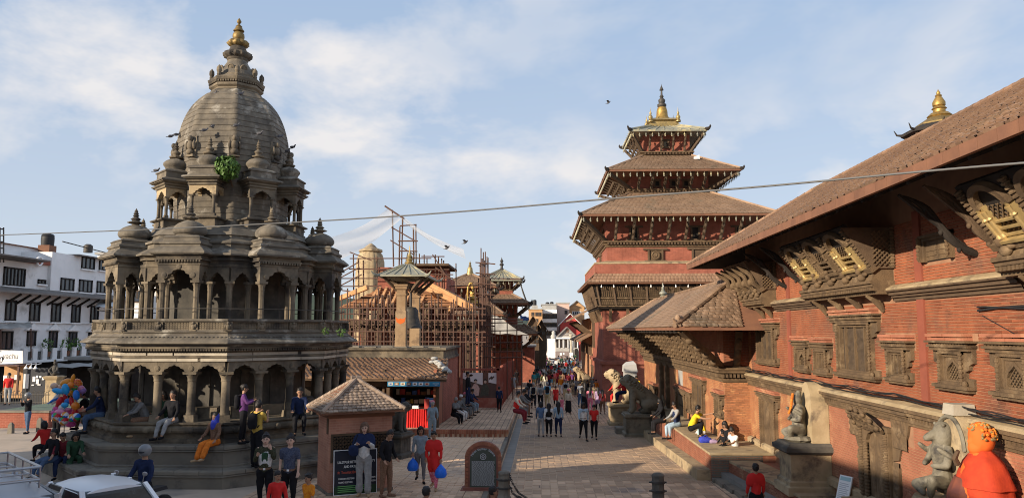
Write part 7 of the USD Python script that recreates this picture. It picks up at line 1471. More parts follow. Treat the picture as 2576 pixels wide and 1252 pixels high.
    if 'vest' in extra: c = extra.split('vest-')[1].split()[0]; put(bd,'vest',finish([MF.batch_hull([sph(J['waist'],.138),sph(J['waist'] - [0,0,.08],.14),sph(J['chest'] + sx*.05,.125),sph(J['chest'] - sx*.05,.125),sph(J['neck'] + sx*.12 - [0,0,.07],.06),sph(J['neck'] - sx*.12 - [0,0,.07],.06)])],.06,3),cloth(c))
    return T, J, s, z0
def hand_of(T, J, s, z0, q):
    p = ((J['wr' + q] + J['hd' + q] * .09) - [0, 0, z0]) * s; M = rotz(T.rz); return M[:3, :3] @ p + T.loc
def walker(px, py, hpx, off, *a, **k):
    g_ = at_g(px,py,off); d = (g_ - [0,0,CAMZ]) @ Fv; return person(g_,hpx / FPX * d * 1.01,*a,lod=1 if hpx > 100 else 0,**k)
# --- near figures on the pavement (picture column, foot row, height in picture units)
T,J,s,z0 = walker(914,1247,171,0,8,'fold','white','ash','pale woman in white shirt and navy shawl standing before the notice board',hair='bob',hc='brown',fit='wide',skin='c',shoes='tan',extra='shawl-navy')
hb_ = hand_of(T,J,s,z0,'r'); hb2 = thing('handbag','small dark blue shoulder bag at the side of the white-shirted woman','bag',hb_ + [-.13,.08,-.3]); c = hb2.loc; add(hb2,'pouch',finish([MF.batch_hull([sph(c + [x,0,z],.05,8) for x in (-.09,.09) for z in (0,.2)])],.06,3),cloth('navy'),smooth=True); add(hb2,'strap',B().tube([c + [0,0,.24],c + [.1,.02,.5]],.012,5),cloth('black'))
walker(970,1249,158,0,62,'pockets','black','brown','man in black jacket and brown trousers looking down beside the notice board',shoes='brown')
T,J,s,z0 = walker(1057,1213,133,0,8,'carry','steel','grey','woman in pale blue jacket and grey trousers carrying a blue plastic bag',hair='long',fit='slim',shoes='black'); B1 = hand_of(T,J,s,z0,'r')
T,J,s,z0 = walker(1091,1230,138,0,-6,'carry','red','rose','heavy woman in patterned red tunic and red trousers with sunglasses on hair',hair='bun',fit='kurta',shoes='tan',extra='glasses shawl-red'); B2 = hand_of(T,J,s,z0,'l')
for p,l in ((B1,'bulging blue plastic bag hanging from the pale blue jacket woman'),(B2,'bulging blue plastic bag held by the woman in red')):
    bt = thing('plastic_bag',l,'bag',p - [0,0,.42]); c = bt.loc; add(bt,'sack',B().lathe([(.02,0),(.13,.02),(.165,.1),(.14,.22),(.06,.32),(.02,.36)],c,14,petals=7,amp=.06),mat('bag_blue',(.01,.12,.62),(.02,.16,.7),20,rough=.35,bump=.4,bscale=25) if 'bag_blue' not in MATS else 'bag_blue',smooth=50); add(bt,'handle',B().tube([c + [-.02,0,.34],c + [0,0,.42],c + [.02,0,.34]],.014,5),'bag_blue')
walker(1087,1104,89,.0,200,'behind','steel','steel','uniformed guard in grey-green with hands behind back by the shop',extra='cap topi',hc='grey')
walker(663,1286,180,-.2,12,'mouth','camo','black','young woman in camouflage jacket and white top holding food to her mouth',hair='up',fit='slim',skin='c',extra='vest-white badge-green belt glasses')
walker(725,1290,181,-.2,4,'stand','plaid','black','young woman in dark plaid shirt and belted black trousers facing the camera',hair='up',fit='slim',skin='c',sleeve='short',extra='belt')
walker(692,1355,160,-.2,40,'stroll','red','red','woman in bright red top whose head and shoulders show at the bottom edge',hair='bun',fit='kurta')
walker(775,1362,161,-.2,-35,'stroll','saffron','orange','woman in yellow and orange patterned dress at the bottom edge',hair='bun',fit='kurta',sleeve='short',extra='glasses')
walker(1068,1420,186,-.2,150,'walk','black','black','dark-haired passer-by, only the hair showing below the arched marker',skin='b')
walker(1236,1420,188,-.2,100,'walk','black','black','dark-haired passer-by, only the head showing beside the bollard',skin='b')
walker(1905,1330,152,STREET,190,'stand','red','black','woman seen from behind wrapped in a deep red shawl',hair='bun',fit='robe',extra='shawl-red')
# --- people strolling in the street and on the pavement: column, foot row, height, turn, pose, top, bottom, hair, fit, sleeve, extra, label
ST = STREET
for px, py, h, off, rz, pose, top, bot, hair, fit, slv, ex, lab in (
    (1361,1098,83,ST,180,'stroll','denim','ash','bob','slim','long','','woman from behind in denim jacket and grey leggings, left of three friends'),
    (1381,1099,82,ST,178,'walk','white','black','long','slim','long','vest-black','long-haired woman from behind in white top and black leggings, middle of three friends'),
    (1405,1098,83,ST,183,'stroll','pale','navy','long','slim','long','','woman from behind in pale blue shirt and blue jeans with brown bag'),
    (1468,1107,92,ST,4,'walk','pale','black','long','slim','long','vest-white stripes-black','woman in pale denim jacket over striped top walking towards the camera'),
    (1495,1104,82,ST,-6,'stroll','red','black','short','slim','short','','woman in red spotted top and black trousers walking towards the camera'),
    (1342,1027,63,ST,180,'walk','cream','black','short','trousers','long','pack','grey-haired man in cream hooded jacket with black backpack walking away'),
    (1360,1025,59,ST,182,'walk','ash','black','short','trousers','long','vest-grey','man in grey waistcoat and black trousers walking away'),
    (1377,1026,62,ST,178,'stroll','sky','khaki','short','trousers','short','pack','man in bright blue shirt and khaki trousers with black backpack'),
    (1398,1022,50,ST,0,'walk','red','black','bun','kurta','long','','woman in long red tunic walking towards the camera'),
    (1414, 1034, 33, ST, 0, 'stroll', 'rose', 'rose', 'bun', 'robe', 'long', '', 'little girl in magenta dress holding a hand'),
    (1430,1040,58,ST,6,'stroll','cream','black','bun','robe','long','cap topi','woman in cream shawl and dark sari beside the little girl'),
    (1460,1023,59,ST,30,'stand','white','jeans','short','trousers','short','stripes-black','man in black and white striped shirt and blue jeans'),
    (1472,1029,62,ST,180,'stand','black','black','long','robe','long','','tall person from behind in long black coat'),
    (1485,1036,60,ST,178,'stroll','rose','rose','long','slim','long','stripes-white','girl from behind in pink and white striped top and magenta trousers'),
    (1494,1023,55,ST,180,'stand','tan','rose','tail','kurta','long','','woman from behind in beige cardigan over magenta tunic'),
    (1505,1033,57,ST,182,'walk','lilac','black','long','kurta','long','','long-haired woman from behind in dusty lilac dress'),
    (1516,1041,58,ST,184,'stroll','coral','brown','long','trousers','long','','long-haired girl from behind in coral top and brown trousers'),
    (1411,993,46,ST,180,'walk','saffron','white','short','wide','long','','man from behind in saffron tunic and white trousers'),
    (1423,1006,49,ST,0,'stand','ash','khaki','short','trousers','long','vest-black cap topi','man in black waistcoat and patterned cap facing the camera'),
    (1450,997,45,ST,20,'phone','ash','navy','long','slim','long','','woman in grey sweater raising a phone with both hands'),
    (1333,1008,52,ST,184,'walk','black','jeans','short','trousers','long','','man in black jacket carrying a coil beside the kerb'),
    (1387, 973, 37, ST, 178, 'walk', 'black', 'sky', 'short', 'shorts', 'short', '', 'man in black shirt and bright blue shorts'),
    (1379,972,36,ST,170,'stroll','plaid','black','short','trousers','long','','man in dark checked shirt next to the blue shorts'),
    (1440,976,38,ST,10,'stand','purple','black','short','trousers','short','','man in purple shirt pushing a bicycle through the crowd'),
    (1367,973,36,ST,180,'walk','ash','cream','long','shorts','short','stripes-black','woman with bare legs in pale shorts and striped top'),
    (1359,961,36,ST,180,'walk','black','black','short','trousers','long','','man in black jacket walking away at the middle distance'),
    (1345,961,39,ST,176,'stroll','black','olive','short','shorts','long','','person in wide black top and olive shorts walking away'),
    (1352,955,33,ST,182,'walk','grey','navy','short','trousers','long','pack','man with grey jacket and backpack behind the black-topped walkers'),
    (1324, 951, 32, ST, 160, 'stroll', 'tan', 'tan', 'bun', 'robe', 'long', '', 'woman in beige sari walking along the kerb'),
    (1337,949,31,ST,200,'walk','cream','tan','bun','robe','long','','woman in pale veil and sari near the street fence'),
    (1331,960,28,ST,180,'walk','ash','grey','long','trousers','long','','woman in light grey top just behind the man with the coil'),
    (1376,950,27,ST,180,'stroll','white','white','long','skirt','short','','woman in white dress in the middle of the crowd'),
    (1411,950,30,ST,0,'stand','grey','black','short','trousers','long','vest-grey','man in grey waistcoat standing among the far crowd'),
    (1421,948,16,ST,0,'stand','white','white','short','trousers','long','','small child dressed in white carried through the crowd'),
    (1430,951,34,ST,0,'walk','white','black','short','trousers','long','vest-black','man in black suit and white shirt coming forward'),
    (1439,944,27,ST,180,'stand','lilac','lilac','long','robe','long','','woman in lilac dress at the right of the far crowd'),
    (1447,946,30,ST,182,'stand','cream','maroon','short','trousers','long','','person in cream jacket and maroon trousers before the far stone lion'),
    (1434,955,27,ST,0,'stroll','coral','orange','bun','robe','long','','woman in bright orange-red sari in the crowd'),
    (1402,964,31,ST,180,'walk','red','maroon','bun','robe','long','','woman in crimson sari walking beside the saffron tunic'),
    (1405,955,30,ST,180,'walk','maroon','black','long','trousers','long','','person in maroon top ahead of the crimson sari'),
    (1395,958,30,ST,0,'walk','jeans','navy','short','trousers','long','','young man in blue checked shirt facing the camera'),
    (1463,975,36,ST,150,'stand','white','black','short','trousers','long','pack','man in white shirt with black straps at the terrace edge'),
    (1456,968,34,ST,120,'stand','brown','black','short','trousers','long','','man in brown jacket near the terrace edge'),
    (1512,998,45,ST,10,'stroll','white','black','long','slim','short','badge-black','long-haired woman in white printed shirt by the seated crowd'),
    (1522,992,42,ST,10,'stand','black','jeans','short','trousers','long','badge-white','man in black jacket and sunglasses by the seated crowd'),
    (1530,991,40,ST,-30,'phone','tan','black','bun','trousers','short','','woman in tan top shading her eyes beside the seated crowd'),
    (1500,1003,46,ST,20,'stand','orange','black','short','trousers','long','','person in bright orange jacket behind the coral-topped girl'),
    (1492,994,42,ST,0,'stand','grey','navy','short','trousers','long','cap glasses','man in white cap at the edge of the seated crowd'),
    (1479,1002,44,ST,90,'stand','black','navy','short','trousers','long','','person in black beside the striped-shirted man'),
    (1256,1036,60,.3,170,'stand','navy','black','short','trousers','long','','man in dark navy jacket standing before the red hoarding'),
    (1292,989,45,.3,182,'stroll','ash','ash','short','shorts','short','','man in pale grey shirt and shorts walking beside the red hoarding'),
    (1300,968,38,.3,190,'walk','black','black','short','trousers','long','','man in black suit walking on the raised pavement'),
    (1306,948,32,.3,170,'stroll','teal','red','tail','skirt','long','','woman in teal top and red skirt on the raised pavement')):
    walker(px,py,h,off,rz,pose,top,bot,lab,hair=hair,fit=fit,sleeve=slv,extra=ex,skin='d' if px in (1468,) else ('b' if (px + h) % 3 == 0 else 'a'),hc='grey' if px in (1342,1377) else 'black')
far = [(1376,921,'red'),(1369,921,'black'),(1363,922,'navy'),(1402,918,'white'),(1405,921,'pale'),(1418,917,'maroon'),(1426,917,'tan'),(1434,914,'white'),(1439,922,'white'),(1433,924,'red'),(1443,920,'black'),(1396,930,'navy'),(1385,934,'grey'),(1409,934,'cream'),(1415,940,'brown'),(1424,936,'red'),(1449,926,'navy'),(1372,936,'purple'),(1360,938,'grey'),(1353,940,'olive'),(1442,936,'orange'),(1454,934,'black'),(1447,914,'green'),(1413,925,'green')]
adj = ('left', 'middle', 'right')
wh = ('beside the dark hoarding', 'in front of the blue information board', 'near the white hall arches')
for i, (px, py, c) in enumerate(far):
    walker(px,py,23 + (py - 914)*.22 + i % 3,ST,(0,180,175,20)[i % 4],('walk','stand','stroll')[i % 3],c,('black','navy','khaki','grey')[i % 4],f'tiny far walker in {c} top with {("black", "navy", "khaki", "grey")[i % 4]} trousers {wh[min(2, max(0, (px - 1350) // 36))]}',hair=('short','long')[i % 2],fit='slim',group='far walkers at the end of the street')
rc_ = np.random.default_rng(21); cl_ = ['black','navy','white','red','grey','maroon','pale','cream','teal','pink','brown','olive']
for i in range(84):
    py = 918 + 62 * rc_.random() ** 1.5; f_ = (py - 918) / 62; px = 1352 - 12 * f_ + rc_.random() * (100 + 12 * f_); c,d = cl_[rc_.integers(12)],('black','navy','khaki','grey')[rc_.integers(4)]
    walker(px,py,22 + (py - 914)*.235 + rc_.random()*2,ST,(0,180,170,20)[i % 4],('walk','stand','stroll')[i % 3],c,d,f'{("short", "long", "tied")[i % 3]}-haired figure in {c} top and {d} trousers {("striding", "standing", "strolling")[i % 3]} {("towards", "away from", "away from", "towards")[i % 4]} the camera in the crowd',hair=('short','long','bun')[i % 3],fit='slim',skin='ab'[i % 2],group='people crowding the middle of the street')
# --- seated people
def sitter(px,py,y,H,rz,pose,top,bot,label,**k): return person(at_y(px,py,y),H,rz,pose,top,bot,label,seat=True,lod=1 if H * FPX / y > 125 else 0,**k)
def on_z(px, py, z, *a, **k): p = at_z(px, py, z); return person(p, *a, seat=True, lod=1 if a[0] * FPX / p[1] > 125 else 0, **k)
A_, Bz_ = .46, -.14
sitter(228, 1048, 25.2, 1.65, -70, 'sit2', 'black', 'brown', 'man in dark jacket hunched on the temple bench behind the balloons')
sitter(254, 1050, 24.0, 1.72, -62, 'sit', 'navy', 'jeans', 'man in navy jacket and blue jeans seated at the temple corner')
sitter(368, 1062, 22.9, 1.65, -48, 'sit2', 'grey', 'brown', 'grey-coated man bending forward on the temple plinth', shoes='tan')
sitter(434, 1064, 22.7, 1.7, -12, 'sitb', 'black', 'ash', 'man in black jacket and grey trousers seated below the temple arches')
sitter(417,1058,23.4,1.6,-20,'sit','green','green','person wrapped in green cloth sitting behind the temple column',hair='bob')
on_z(541,1118,A_,1.62,-22,'sitb','brown','orange','woman in bright blue headscarf and orange trousers seated on the temple steps',hair='bun',fit='wide',shoes='tan',extra='scarf-blue')
p = TC + 4.5 * az(151) + [0,0,A_]; person(p,1.62,110,'fold','purple','black','person in purple with black backpack standing by the temple arch',hair='bun',extra='pack')
p = TC + 5.06*az(147.5) + [0,0,Bz_]; person(p,1.76,160,'phone','mustard','black','person in mustard yellow shirt with black bag standing on the temple steps',hair='up',sleeve='short',fit='wide',extra='pack',lod=1)
sitter(752, 1052, 23.6, 1.68, 20, 'sit', 'navy', 'black', 'man in dark clothes seated at the right end of the temple plinth')
on_z(134,1160,Bz_ + .02,1.68,-18,'sitb','black','jeans','youth in dark jacket and worn jeans seated at the left corner of the temple step')
on_z(160, 1157, Bz_ + .02, 1.6, 20, 'sit2', 'maroon', 'navy', 'person in maroon leaning between two friends on the temple step')
on_z(184,1158,Bz_ + .02,1.64,38,'sit2','green','green','person in dark green coat seated on the lowest temple step',hair='long')
on_z(113,1128,Bz_ + .02,1.6,-120,'sit','red','black','person in red jacket sitting behind the youth at the temple step',hair='bob')
walker(67,1090,95,-.03,-30,'phone','black','jeans','man in black jacket and jeans with a pale helmet by the basin wall',extra='helmet')
p = at_y(18,1018,40.5); person(p,1.6,20,'stand','red','ash','woman in red top beyond the iron railing at the far left',hair='bun')
for i,(px,py,c,bt,ex,l) in enumerate(((1141,1046,'black','black','shawl-grey','nearest old man in black coat on the ledge beside the shop'),(1153,1038,'grey','white','cap','old man with white cap and white trousers on the shop ledge'),(1163,1030,'grey','grey','cap topi','old man in grey with patterned cap, middle of the shop ledge row'),(1173,1024,'black','grey','','man in black jacket, second from the far end of the shop ledge'),(1184,1017,'navy','steel','','man in navy jacket at the far end of the shop ledge'))):
    p = at_x(px,py,-4.15 + .05 * i); person(p,1.62,62,'sit',c,bt,l,seat=True,extra=ex,hc='grey' if i < 3 else 'black',skin='b')
p = at_y(1178,985,40.5); person(at_y(1177,1022,40.5),1.72,80,'stand','black','navy','man standing in dark jacket behind the row of seated men')
sitter(1297,1037,32.3,1.58,75,'sit','cream','maroon','woman in cream blouse and maroon trousers sitting on the kerb',hair='bun',extra='vest-red')
sitter(1303, 1027, 34.2, 1.6, 80, 'sit2', 'grey', 'grey', 'grey-clad person sitting on the kerb behind the woman in cream')
sitter(1309, 1020, 36.0, 1.65, 85, 'sit2', 'black', 'brown', 'man in black with crossed legs sitting furthest along the kerb')
def terr(px, py, z, *a, **k): p = at_z(px, py, z); return person(p, *a, seat=True, **k)
terr(1669,1062,PLZ,1.72,-82,'sit','black','black','person in hooded black robe seated on the terrace edge by the stone lion',extra='scarf-black',skin='b')
terr(1705,1072,PLZ,1.74,-70,'sit','ash','pale','man in dark quilted vest and pale jeans seated on the terrace edge',extra='vest-navy',skin='b')
terr(1739,1083,PLZ + .2,1.7,70,'reach','yellow','black','young man in bright yellow shirt crouching on the terrace',sleeve='short')
terr(1772, 1090, PLZ, 1.0, -100, 'cross', 'yellow', 'white', 'small child in yellow shirt sitting on the terrace', sleeve='short')
terr(1831,1127,-.28,1.66,-50,'sit','black','black','woman with long black hair seated on the lower terrace',hair='long',sleeve='none')
terr(1822, 1123, -.1, .9, -50, 'sit', 'black', 'black', 'small child on the lap of the long-haired woman', skin='b')
terr(1852,1138,-.28,1.5,-60,'cross','white','rose','girl in white shirt and red flowered trousers on the lower terrace',hair='up',sleeve='short')
for i,(px,py,c,bt,l) in enumerate(((1474,925,'white','navy','boy in white and purple sitting high on the far lion plinth'),(1482,922,'black','black','boy in black sitting next to the white and purple shirt'),(1487,938,'white','khaki','man in white shirt seated on the far terrace'),(1494,938,'black','white','man in black and white seated on the far terrace'),(1477,960,'black','navy','dark-clothed sitter on the near end of the far terrace'),(1486,958,'navy','black','navy-clothed sitter on the far terrace steps'),(1495,962,'black','grey','dark-clothed sitter with grey trousers on the terrace steps'),(1503,966,'black','black','all-black sitter behind the woman in white print'),(1478,948,'brown','black','brown-jacketed sitter below the far lion'),(1467,944,'grey','black','grey-jacketed sitter at the foot of the far lion'),(1511,966,'navy','black','navy sitter at the right of the terrace crowd'),(1459,938,'maroon','black','maroon sitter close to the far lion plinth'),(1536,990,'olive','olive','soldierly man in olive jacket and black helmet on the terrace'),(1556,992,'red','red','person in scarlet seated between the two stone lions'),(1602,985,'yellow','red','person in yellow and red seated behind the near stone lion'),(1571,990,'red','navy','red-topped person stretched out behind the near stone lion'))):
    g_ = at_g(px,py + (16 if i < 12 else 14),ST); p = at_y(px,py,g_[1] if i < 13 else (44,46,41)[i - 13]); person(p,1.66,-80 + 25*(i % 3),('sit','sit2','sitb')[i % 3],c,bt,l,seat=True,extra='helmet' if i == 12 else '',hair=('short','bob')[i % 2] if i != 12 else 'short')
# ------------------------------------------------------------------ stone lions and their pedestals
def lion_geo(L):
    """Seated lion facing local -x, about L tall at the head; origin at its feet."""
    m_ = [bone((.55,0,.42),.40,(-.15,0,1.0),.36),bone((-.15,0,1.0),.36,(-.5,0,1.3),.34),bone((-.45,0,1.35),.33,(-.68,0,1.58),.25),bone((-.7,0,1.55),.2,(-1.0,0,1.5),.13),bone((-.68,0,1.42),.16,(-.95,0,1.32),.08)]
    for s in (-1,1): m_ += chain([(-.42,s*.2,1.1),(-.46,s*.22,.55),(-.46,s*.22,.1),(-.62,s*.22,.07)],[.2,.15,.12,.1]) + chain([(.5,s*.26,.4),(.1,s*.3,.42),(.28,s*.3,.12),(-.12,s*.3,.09)],[.3,.24,.14,.1]) + [sph((-.6,s*.24,1.72),.08)]
    m_ += chain([(.85, 0, .2), (1.05, .1, .45), (.95, .05, .8)], [.1, .08, .06])
    v, f = finish(m_, .09, 5); return v * L / 1.85, f
def stone_lion(label, loc, rz, L, mt, ped, pmat, step=None):
    T = thing('stone_lion', label, 'statue', loc, rz); k = L / 1.85; w, l, h = ped
    add(T,'pedestal',B().loft([[(-l - o,-w - o,z),(l + o,-w - o,z),(l + o,w + o,z),(-l - o,w + o,z)] for o,z in ((.1,-.5),(.1,.14),(.02,.18),(0,.2),(0,h - .22),(.04,h - .2),(.1,h - .14),(.1,h - .08),(.05,h - .06),(.05,h))]),pmat,world=False)
    for i in range(3):
        for s in range(3): add(T,'pedestal_block',B().box(-l - .012,-l + .01,-w + 2*w*s/3 + .01,-w + 2*w*(s + 1)/3 - .01,.22 + i*(h - .46)/3,.22 + (i + .94)*(h - .46)/3),pmat,world=False); add(T,'pedestal_block',B().box(-l + 2*l*s/3 + .01,-l + 2*l*(s + 1)/3 - .01,-w - .012,-w + .01,.22 + i*(h - .46)/3,.22 + (i + .94)*(h - .46)/3),pmat,world=False)
    v, f = lion_geo(L); bd = add(T, 'body', (v + [0, 0, h], f), mt, smooth=True, world=False); b = B()
    for i in range(7):
        for j in range(-3,4): a = j*.42; x,z = -.62 + i*.1 + .03*(j % 2),1.42 - i*.075; b.ell(np.array([x,.36*math.sin(a)*1.0,z + .34*math.cos(a) - .06])*k + [0,0,h],.065*k,.065*k,.065*k,sub=1)
    for i in range(5):
        for j in (-1,1): b.ell(np.array([-.75 + i * .13,j * .34,1.5 - i * .02 - .13 * (i % 3)]) * k + [0,0,h],.07 * k,.06 * k,.07 * k,sub=1)
    add(bd,'mane_curls',b,mt,kind='stuff',world=False,smooth=True); add(bd,'jaws',B().cbox(np.array([-.98,0,1.38])*k + [0,0,h],.16*k,.2*k,.05*k).ell(np.array([-.95,.1,1.62])*k + [0,0,h],.04*k).ell(np.array([-.95,-.1,1.62])*k + [0,0,h],.04*k),mt,world=False)
stone_lion('weathered grey stone lion with curled mane on a pedestal, nearest of the pair',(4.95,37.6,gz(37.6,STREET)),0,1.88,mat('stone_lion',(.16,.14,.10),(.21,.18,.13),2.5,bump=.5,bscale=20,c3=(.085,.075,.055),s3=1.5),(.62,.85,1.07),'stone_lion')
stone_lion('sunlit tan stone lion half hidden behind the nearer stone lion',(4.75,43.4,gz(43.4,STREET)),0,1.95,'stone_warm',(.62,.85,1.15),'stone_warm')
stone_lion('far small stone lion on a plinth among the seated crowd',(4.2,74,gz(74,STREET)),0,1.7,'stone_warm',(.7,1.1,1.0),'stone_warm')
q = at_g(990,1152); stone_lion('dark stone lion on a pedestal between the ticket booth and the red counter',q + [0,.3,0],160,1.1,'stone_dark',(.36,.42,.9),'stone_dark')
single('lion_step',B().box(3.75,4.15,38.3,39.3,-1.5,gz(39,STREET + .3)),'stone_step','small stone block beside the near lion pedestal','block')
# ------------------------------------------------------------------ shrine figures along the palace wall
def arch_slab(T, y, x0, x1, w, z0, h, mt):
    return add(T,'back_slab',B().prism(Polygon([(-w/2,0),(w/2,0),(w/2,h*.62)] + [(w/2*math.cos(a),h*.62 + h*.38*math.sin(a)) for a in np.linspace(0,math.pi,13)] + [(-w/2,h*.62)]),frame((x1,y,z0),(0,-1,0),(0,0,1),(-1,0,0)),x1 - x0),mt)
def deity(x, y, z, h, fat=1.0, lion=False, lod=1):
    k = h/1.25; c = lambda a,b_,d: (x - a*k,y - b_*k,z + d*k); r = lambda v: v*k*fat; m_ = [bone(c(0,0,.22),r(.2),c(0,0,.5),r(.16)),bone(c(0,0,.5),r(.16),c(0,0,.72),r(.2)),bone(c(0,0,.8),r(.09),c(0,0,.92),r(.08)),sph(c(.01,0,1.0),r(.135)),bone(c(0,0,1.08),r(.115),c(-.02,0,(1.06 if lion else 1.2)),r(.07))]
    if lion: m_ += [bone(c(.08,0,.97),r(.1),c(.22,0,.91),r(.075)),bone(c(-.05,0,1.0),r(.2),c(-.02,0,.9),r(.2)),sph(c(.02,.13,1.12),r(.045)),sph(c(.02,-.13,1.12),r(.045))]
    for s in (-1, 1):
        m_ += chain([c(0,s*.2,.76),c(.08,s*.3,.52),c(.22,s*.12,.5)],[r(.075),r(.065),r(.05)]) + chain([c(0,s*.19,.78),c(.04,s*.36,.66),c(.2,s*.3,.78)],[r(.06),r(.05),r(.045)])
        m_ += chain([c(.05, s * .12, .24), c(.3, s * .26, .3 if s > 0 else .16), c(.26, s * .1, .04)], [r(.12), r(.095), r(.06)])
    return finish(m_, .04, 4)
mat('stone_idol', (.13, .115, .085), (.20, .18, .135), 4, bump=.5, bscale=30, c3=(.05, .045, .04), s3=3, t3=.55, rough=.65)
y1 = 20.35; T = thing('shrine_statue','carved stone deity with orange garland on a tall pedestal by the palace wall','statue',(6.8,y1,PLZ - .28))
pz = .90
def stk(T,prof,mt,nm,xc=6.78,yc=y1,hx=.5,hy=.46): return add(T,nm,B().loft([[(xc + sx*(hx + o),yc + sy*(hy + o),z) for sx,sy in ((-1,-1),(1,-1),(1,1),(-1,1))] for o,z in prof]),mt)
stk(T,[(.12,-.36),(.12,-.16),(.06,-.13),(.06,-.04),(0,.0),(0,pz - .28),(.04,pz - .26)],'stone_warm','pedestal'); stk(T,[(.06,pz - .26),(.14,pz - .2),(.14,pz - .1),(.06,pz - .06),(.02,pz)],'stone_dark','pedestal_slab')
arch_slab(T,y1 - .05,6.85,7.28,.72,pz,1.5,'stone_warm'); add(T,'figure',deity(6.66,y1,pz + .06,1.22),'stone_idol',smooth=True); add(T,'lotus_base',B().lathe([(.3,0,0),(.36,.06,.1),(.3,.14,.08)],(6.66,y1,pz),24,petals=10),'stone_idol')
for s in (-1,): add(T,'garland',B().tube([(6.52,y1 + s*.06,pz + 1.2),(6.46,y1 + s*.14,pz + 1.05),(6.44,y1 + s*.12,pz + .85),(6.42,y1,pz + .7)],.035,6),mat('marigold',(.65,.24,.03),(.55,.12,.02),25,bump=.5,bscale=40) if 'marigold' not in MATS else 'marigold')
y2 = 13.7; z2 = .80; T = thing('shrine_statue','grey stone lion-headed deity seated before an arched stone slab','statue',(6.9,y2,z2)); add(T,'figure',deity(6.86,y2 - .05,z2 + .1,1.36,.86,True),'stone_idol',smooth=True); arch_slab(T,y2 - .2,6.95,7.28,.95,z2,1.55,'stone_warm'); add(T,'arch_rim',B().tube([(6.93,y2 - .2 + .44*math.cos(a),z2 + .95 + .52*math.sin(a)) for a in np.linspace(0,math.pi,15)] ,.04,6),'stone_idol'); add(T,'base',B().lathe([(.5,-1.0),(.5,-.08),(.56,-.02),(.5,.1)],(6.92,y2,z2),20),'stone_warm')
single('capstone',B().box(6.9,7.28,y2 - .42,y2 - .05,z2 + 1.5,z2 + 1.68,None,.9),'stone_pale','rough pale capstone lying on top of the arched slab','stone')
y3 = 12.42; z3 = 1.02; T = thing('draped_idol','squat idol draped in bright orange cloth with marigold garlands on its head','statue',(6.9,y3,z3)); c = np.array([6.86,y3,z3])
add(T, 'core', B().lathe([(.42, -.1), (.4, .1), (.3, .6), (.16, .82)], c, 20), 'vermilion', smooth=True)
nn = 40; rings = []
for z,r in ((.0,.47),(.12,.46),(.3,.43),(.5,.37),(.66,.3),(.76,.22),(.84,.13)): rings.append([(c[0] + (r*.8 + .034*math.sin(i*1.1 + z*6)*(1 - z))*math.cos(i*2*math.pi/nn),c[1] + (r + .045*math.sin(i*.9 + z*4)*(1 - z))*math.sin(i*2*math.pi/nn),c[2] + z) for i in range(nn)])
add(T,'orange_drape',B().loft(rings),mat('drape_orange',(.44,.045,.014),(.34,.032,.012),6,rough=.85,bump=.3,bscale=18),smooth=True)
v,f = B().loft([[(c[0] + (p[0] - c[0]) * 1.10,c[1] + (p[1] - c[1]) * 1.10,p[2] + .01) for p in r] for r in rings[2:]]).get(); add(T,'upper_drape',(v,f),'drape_orange',smooth=True)
add(T,'head',finish([bone(c + [0,0,.98],.19,c + [-.02,0,1.12],.17),sph(c + [-.18,0,.98],.05),sph(c + [-.1,0,.88],.12)],.04,3),'vermilion',smooth=True)
rgf = np.random.default_rng(5); fl_ = [B(), B()]
for i in range(170):
    a = rgf.uniform(0,6.283); e = rgf.uniform(-.15,1.35); d = np.array([math.cos(a) * math.cos(e),math.sin(a) * math.cos(e),math.sin(e)])
    if d[0] < -.45 and d[2] < .5: continue
    fl_[i % 2].ell(c + [0, 0, 1.06] + d * [.2, .21, .2], .026, sub=0)
for b, m_ in zip(fl_, ('marigold', 'gold_dull')): add(T, 'flower_garland', b, m_, kind='stuff')
add(T,'hand',B().tube([c + [-.34,.1,.62],c + [-.4,.06,.72],c + [-.38,-.02,.84]],[.05,.045,.03],6),'wood'); add(T,'base',B().box(6.45,7.28,y3 - .65,y3 + .6,z3 - 1.3,z3 - .02),'stone_dark'); add(T,'dark_skirt',B().lathe([(.44,0),(.4,.2),(.3,.42)],c + [-.06,.12,0],14),mat('drape_dark',(.10,.035,.03),(.16,.05,.03),5))
# leaning white information panel
Mb = frame((6.86,18.62,-.26),np.array([.42,-.9,0])/.993,np.array([.28,.13,.95])/.999,None); T = thing('leaning_sign','white printed information panel leaning on the wall left of the carved doorway','sign',(6.95,18.5,-.26)); add(T,'panel',B().box(0,.36,0,.66,-.015,.015,Mb),'white_paint'); add(T,'header',B().box(.03,.33,.54,.63,.016,.019,Mb),'pale_print' if 'pale_print' in MATS else mat('pale_print',(.35,.52,.55)))
for i in range(10): add(T,'text_line',B().box(.04,.04 + (.27,.25,.28,.2)[i % 4],.08 + i * .043,.095 + i * .043,.016,.019,Mb),'ink_grey')
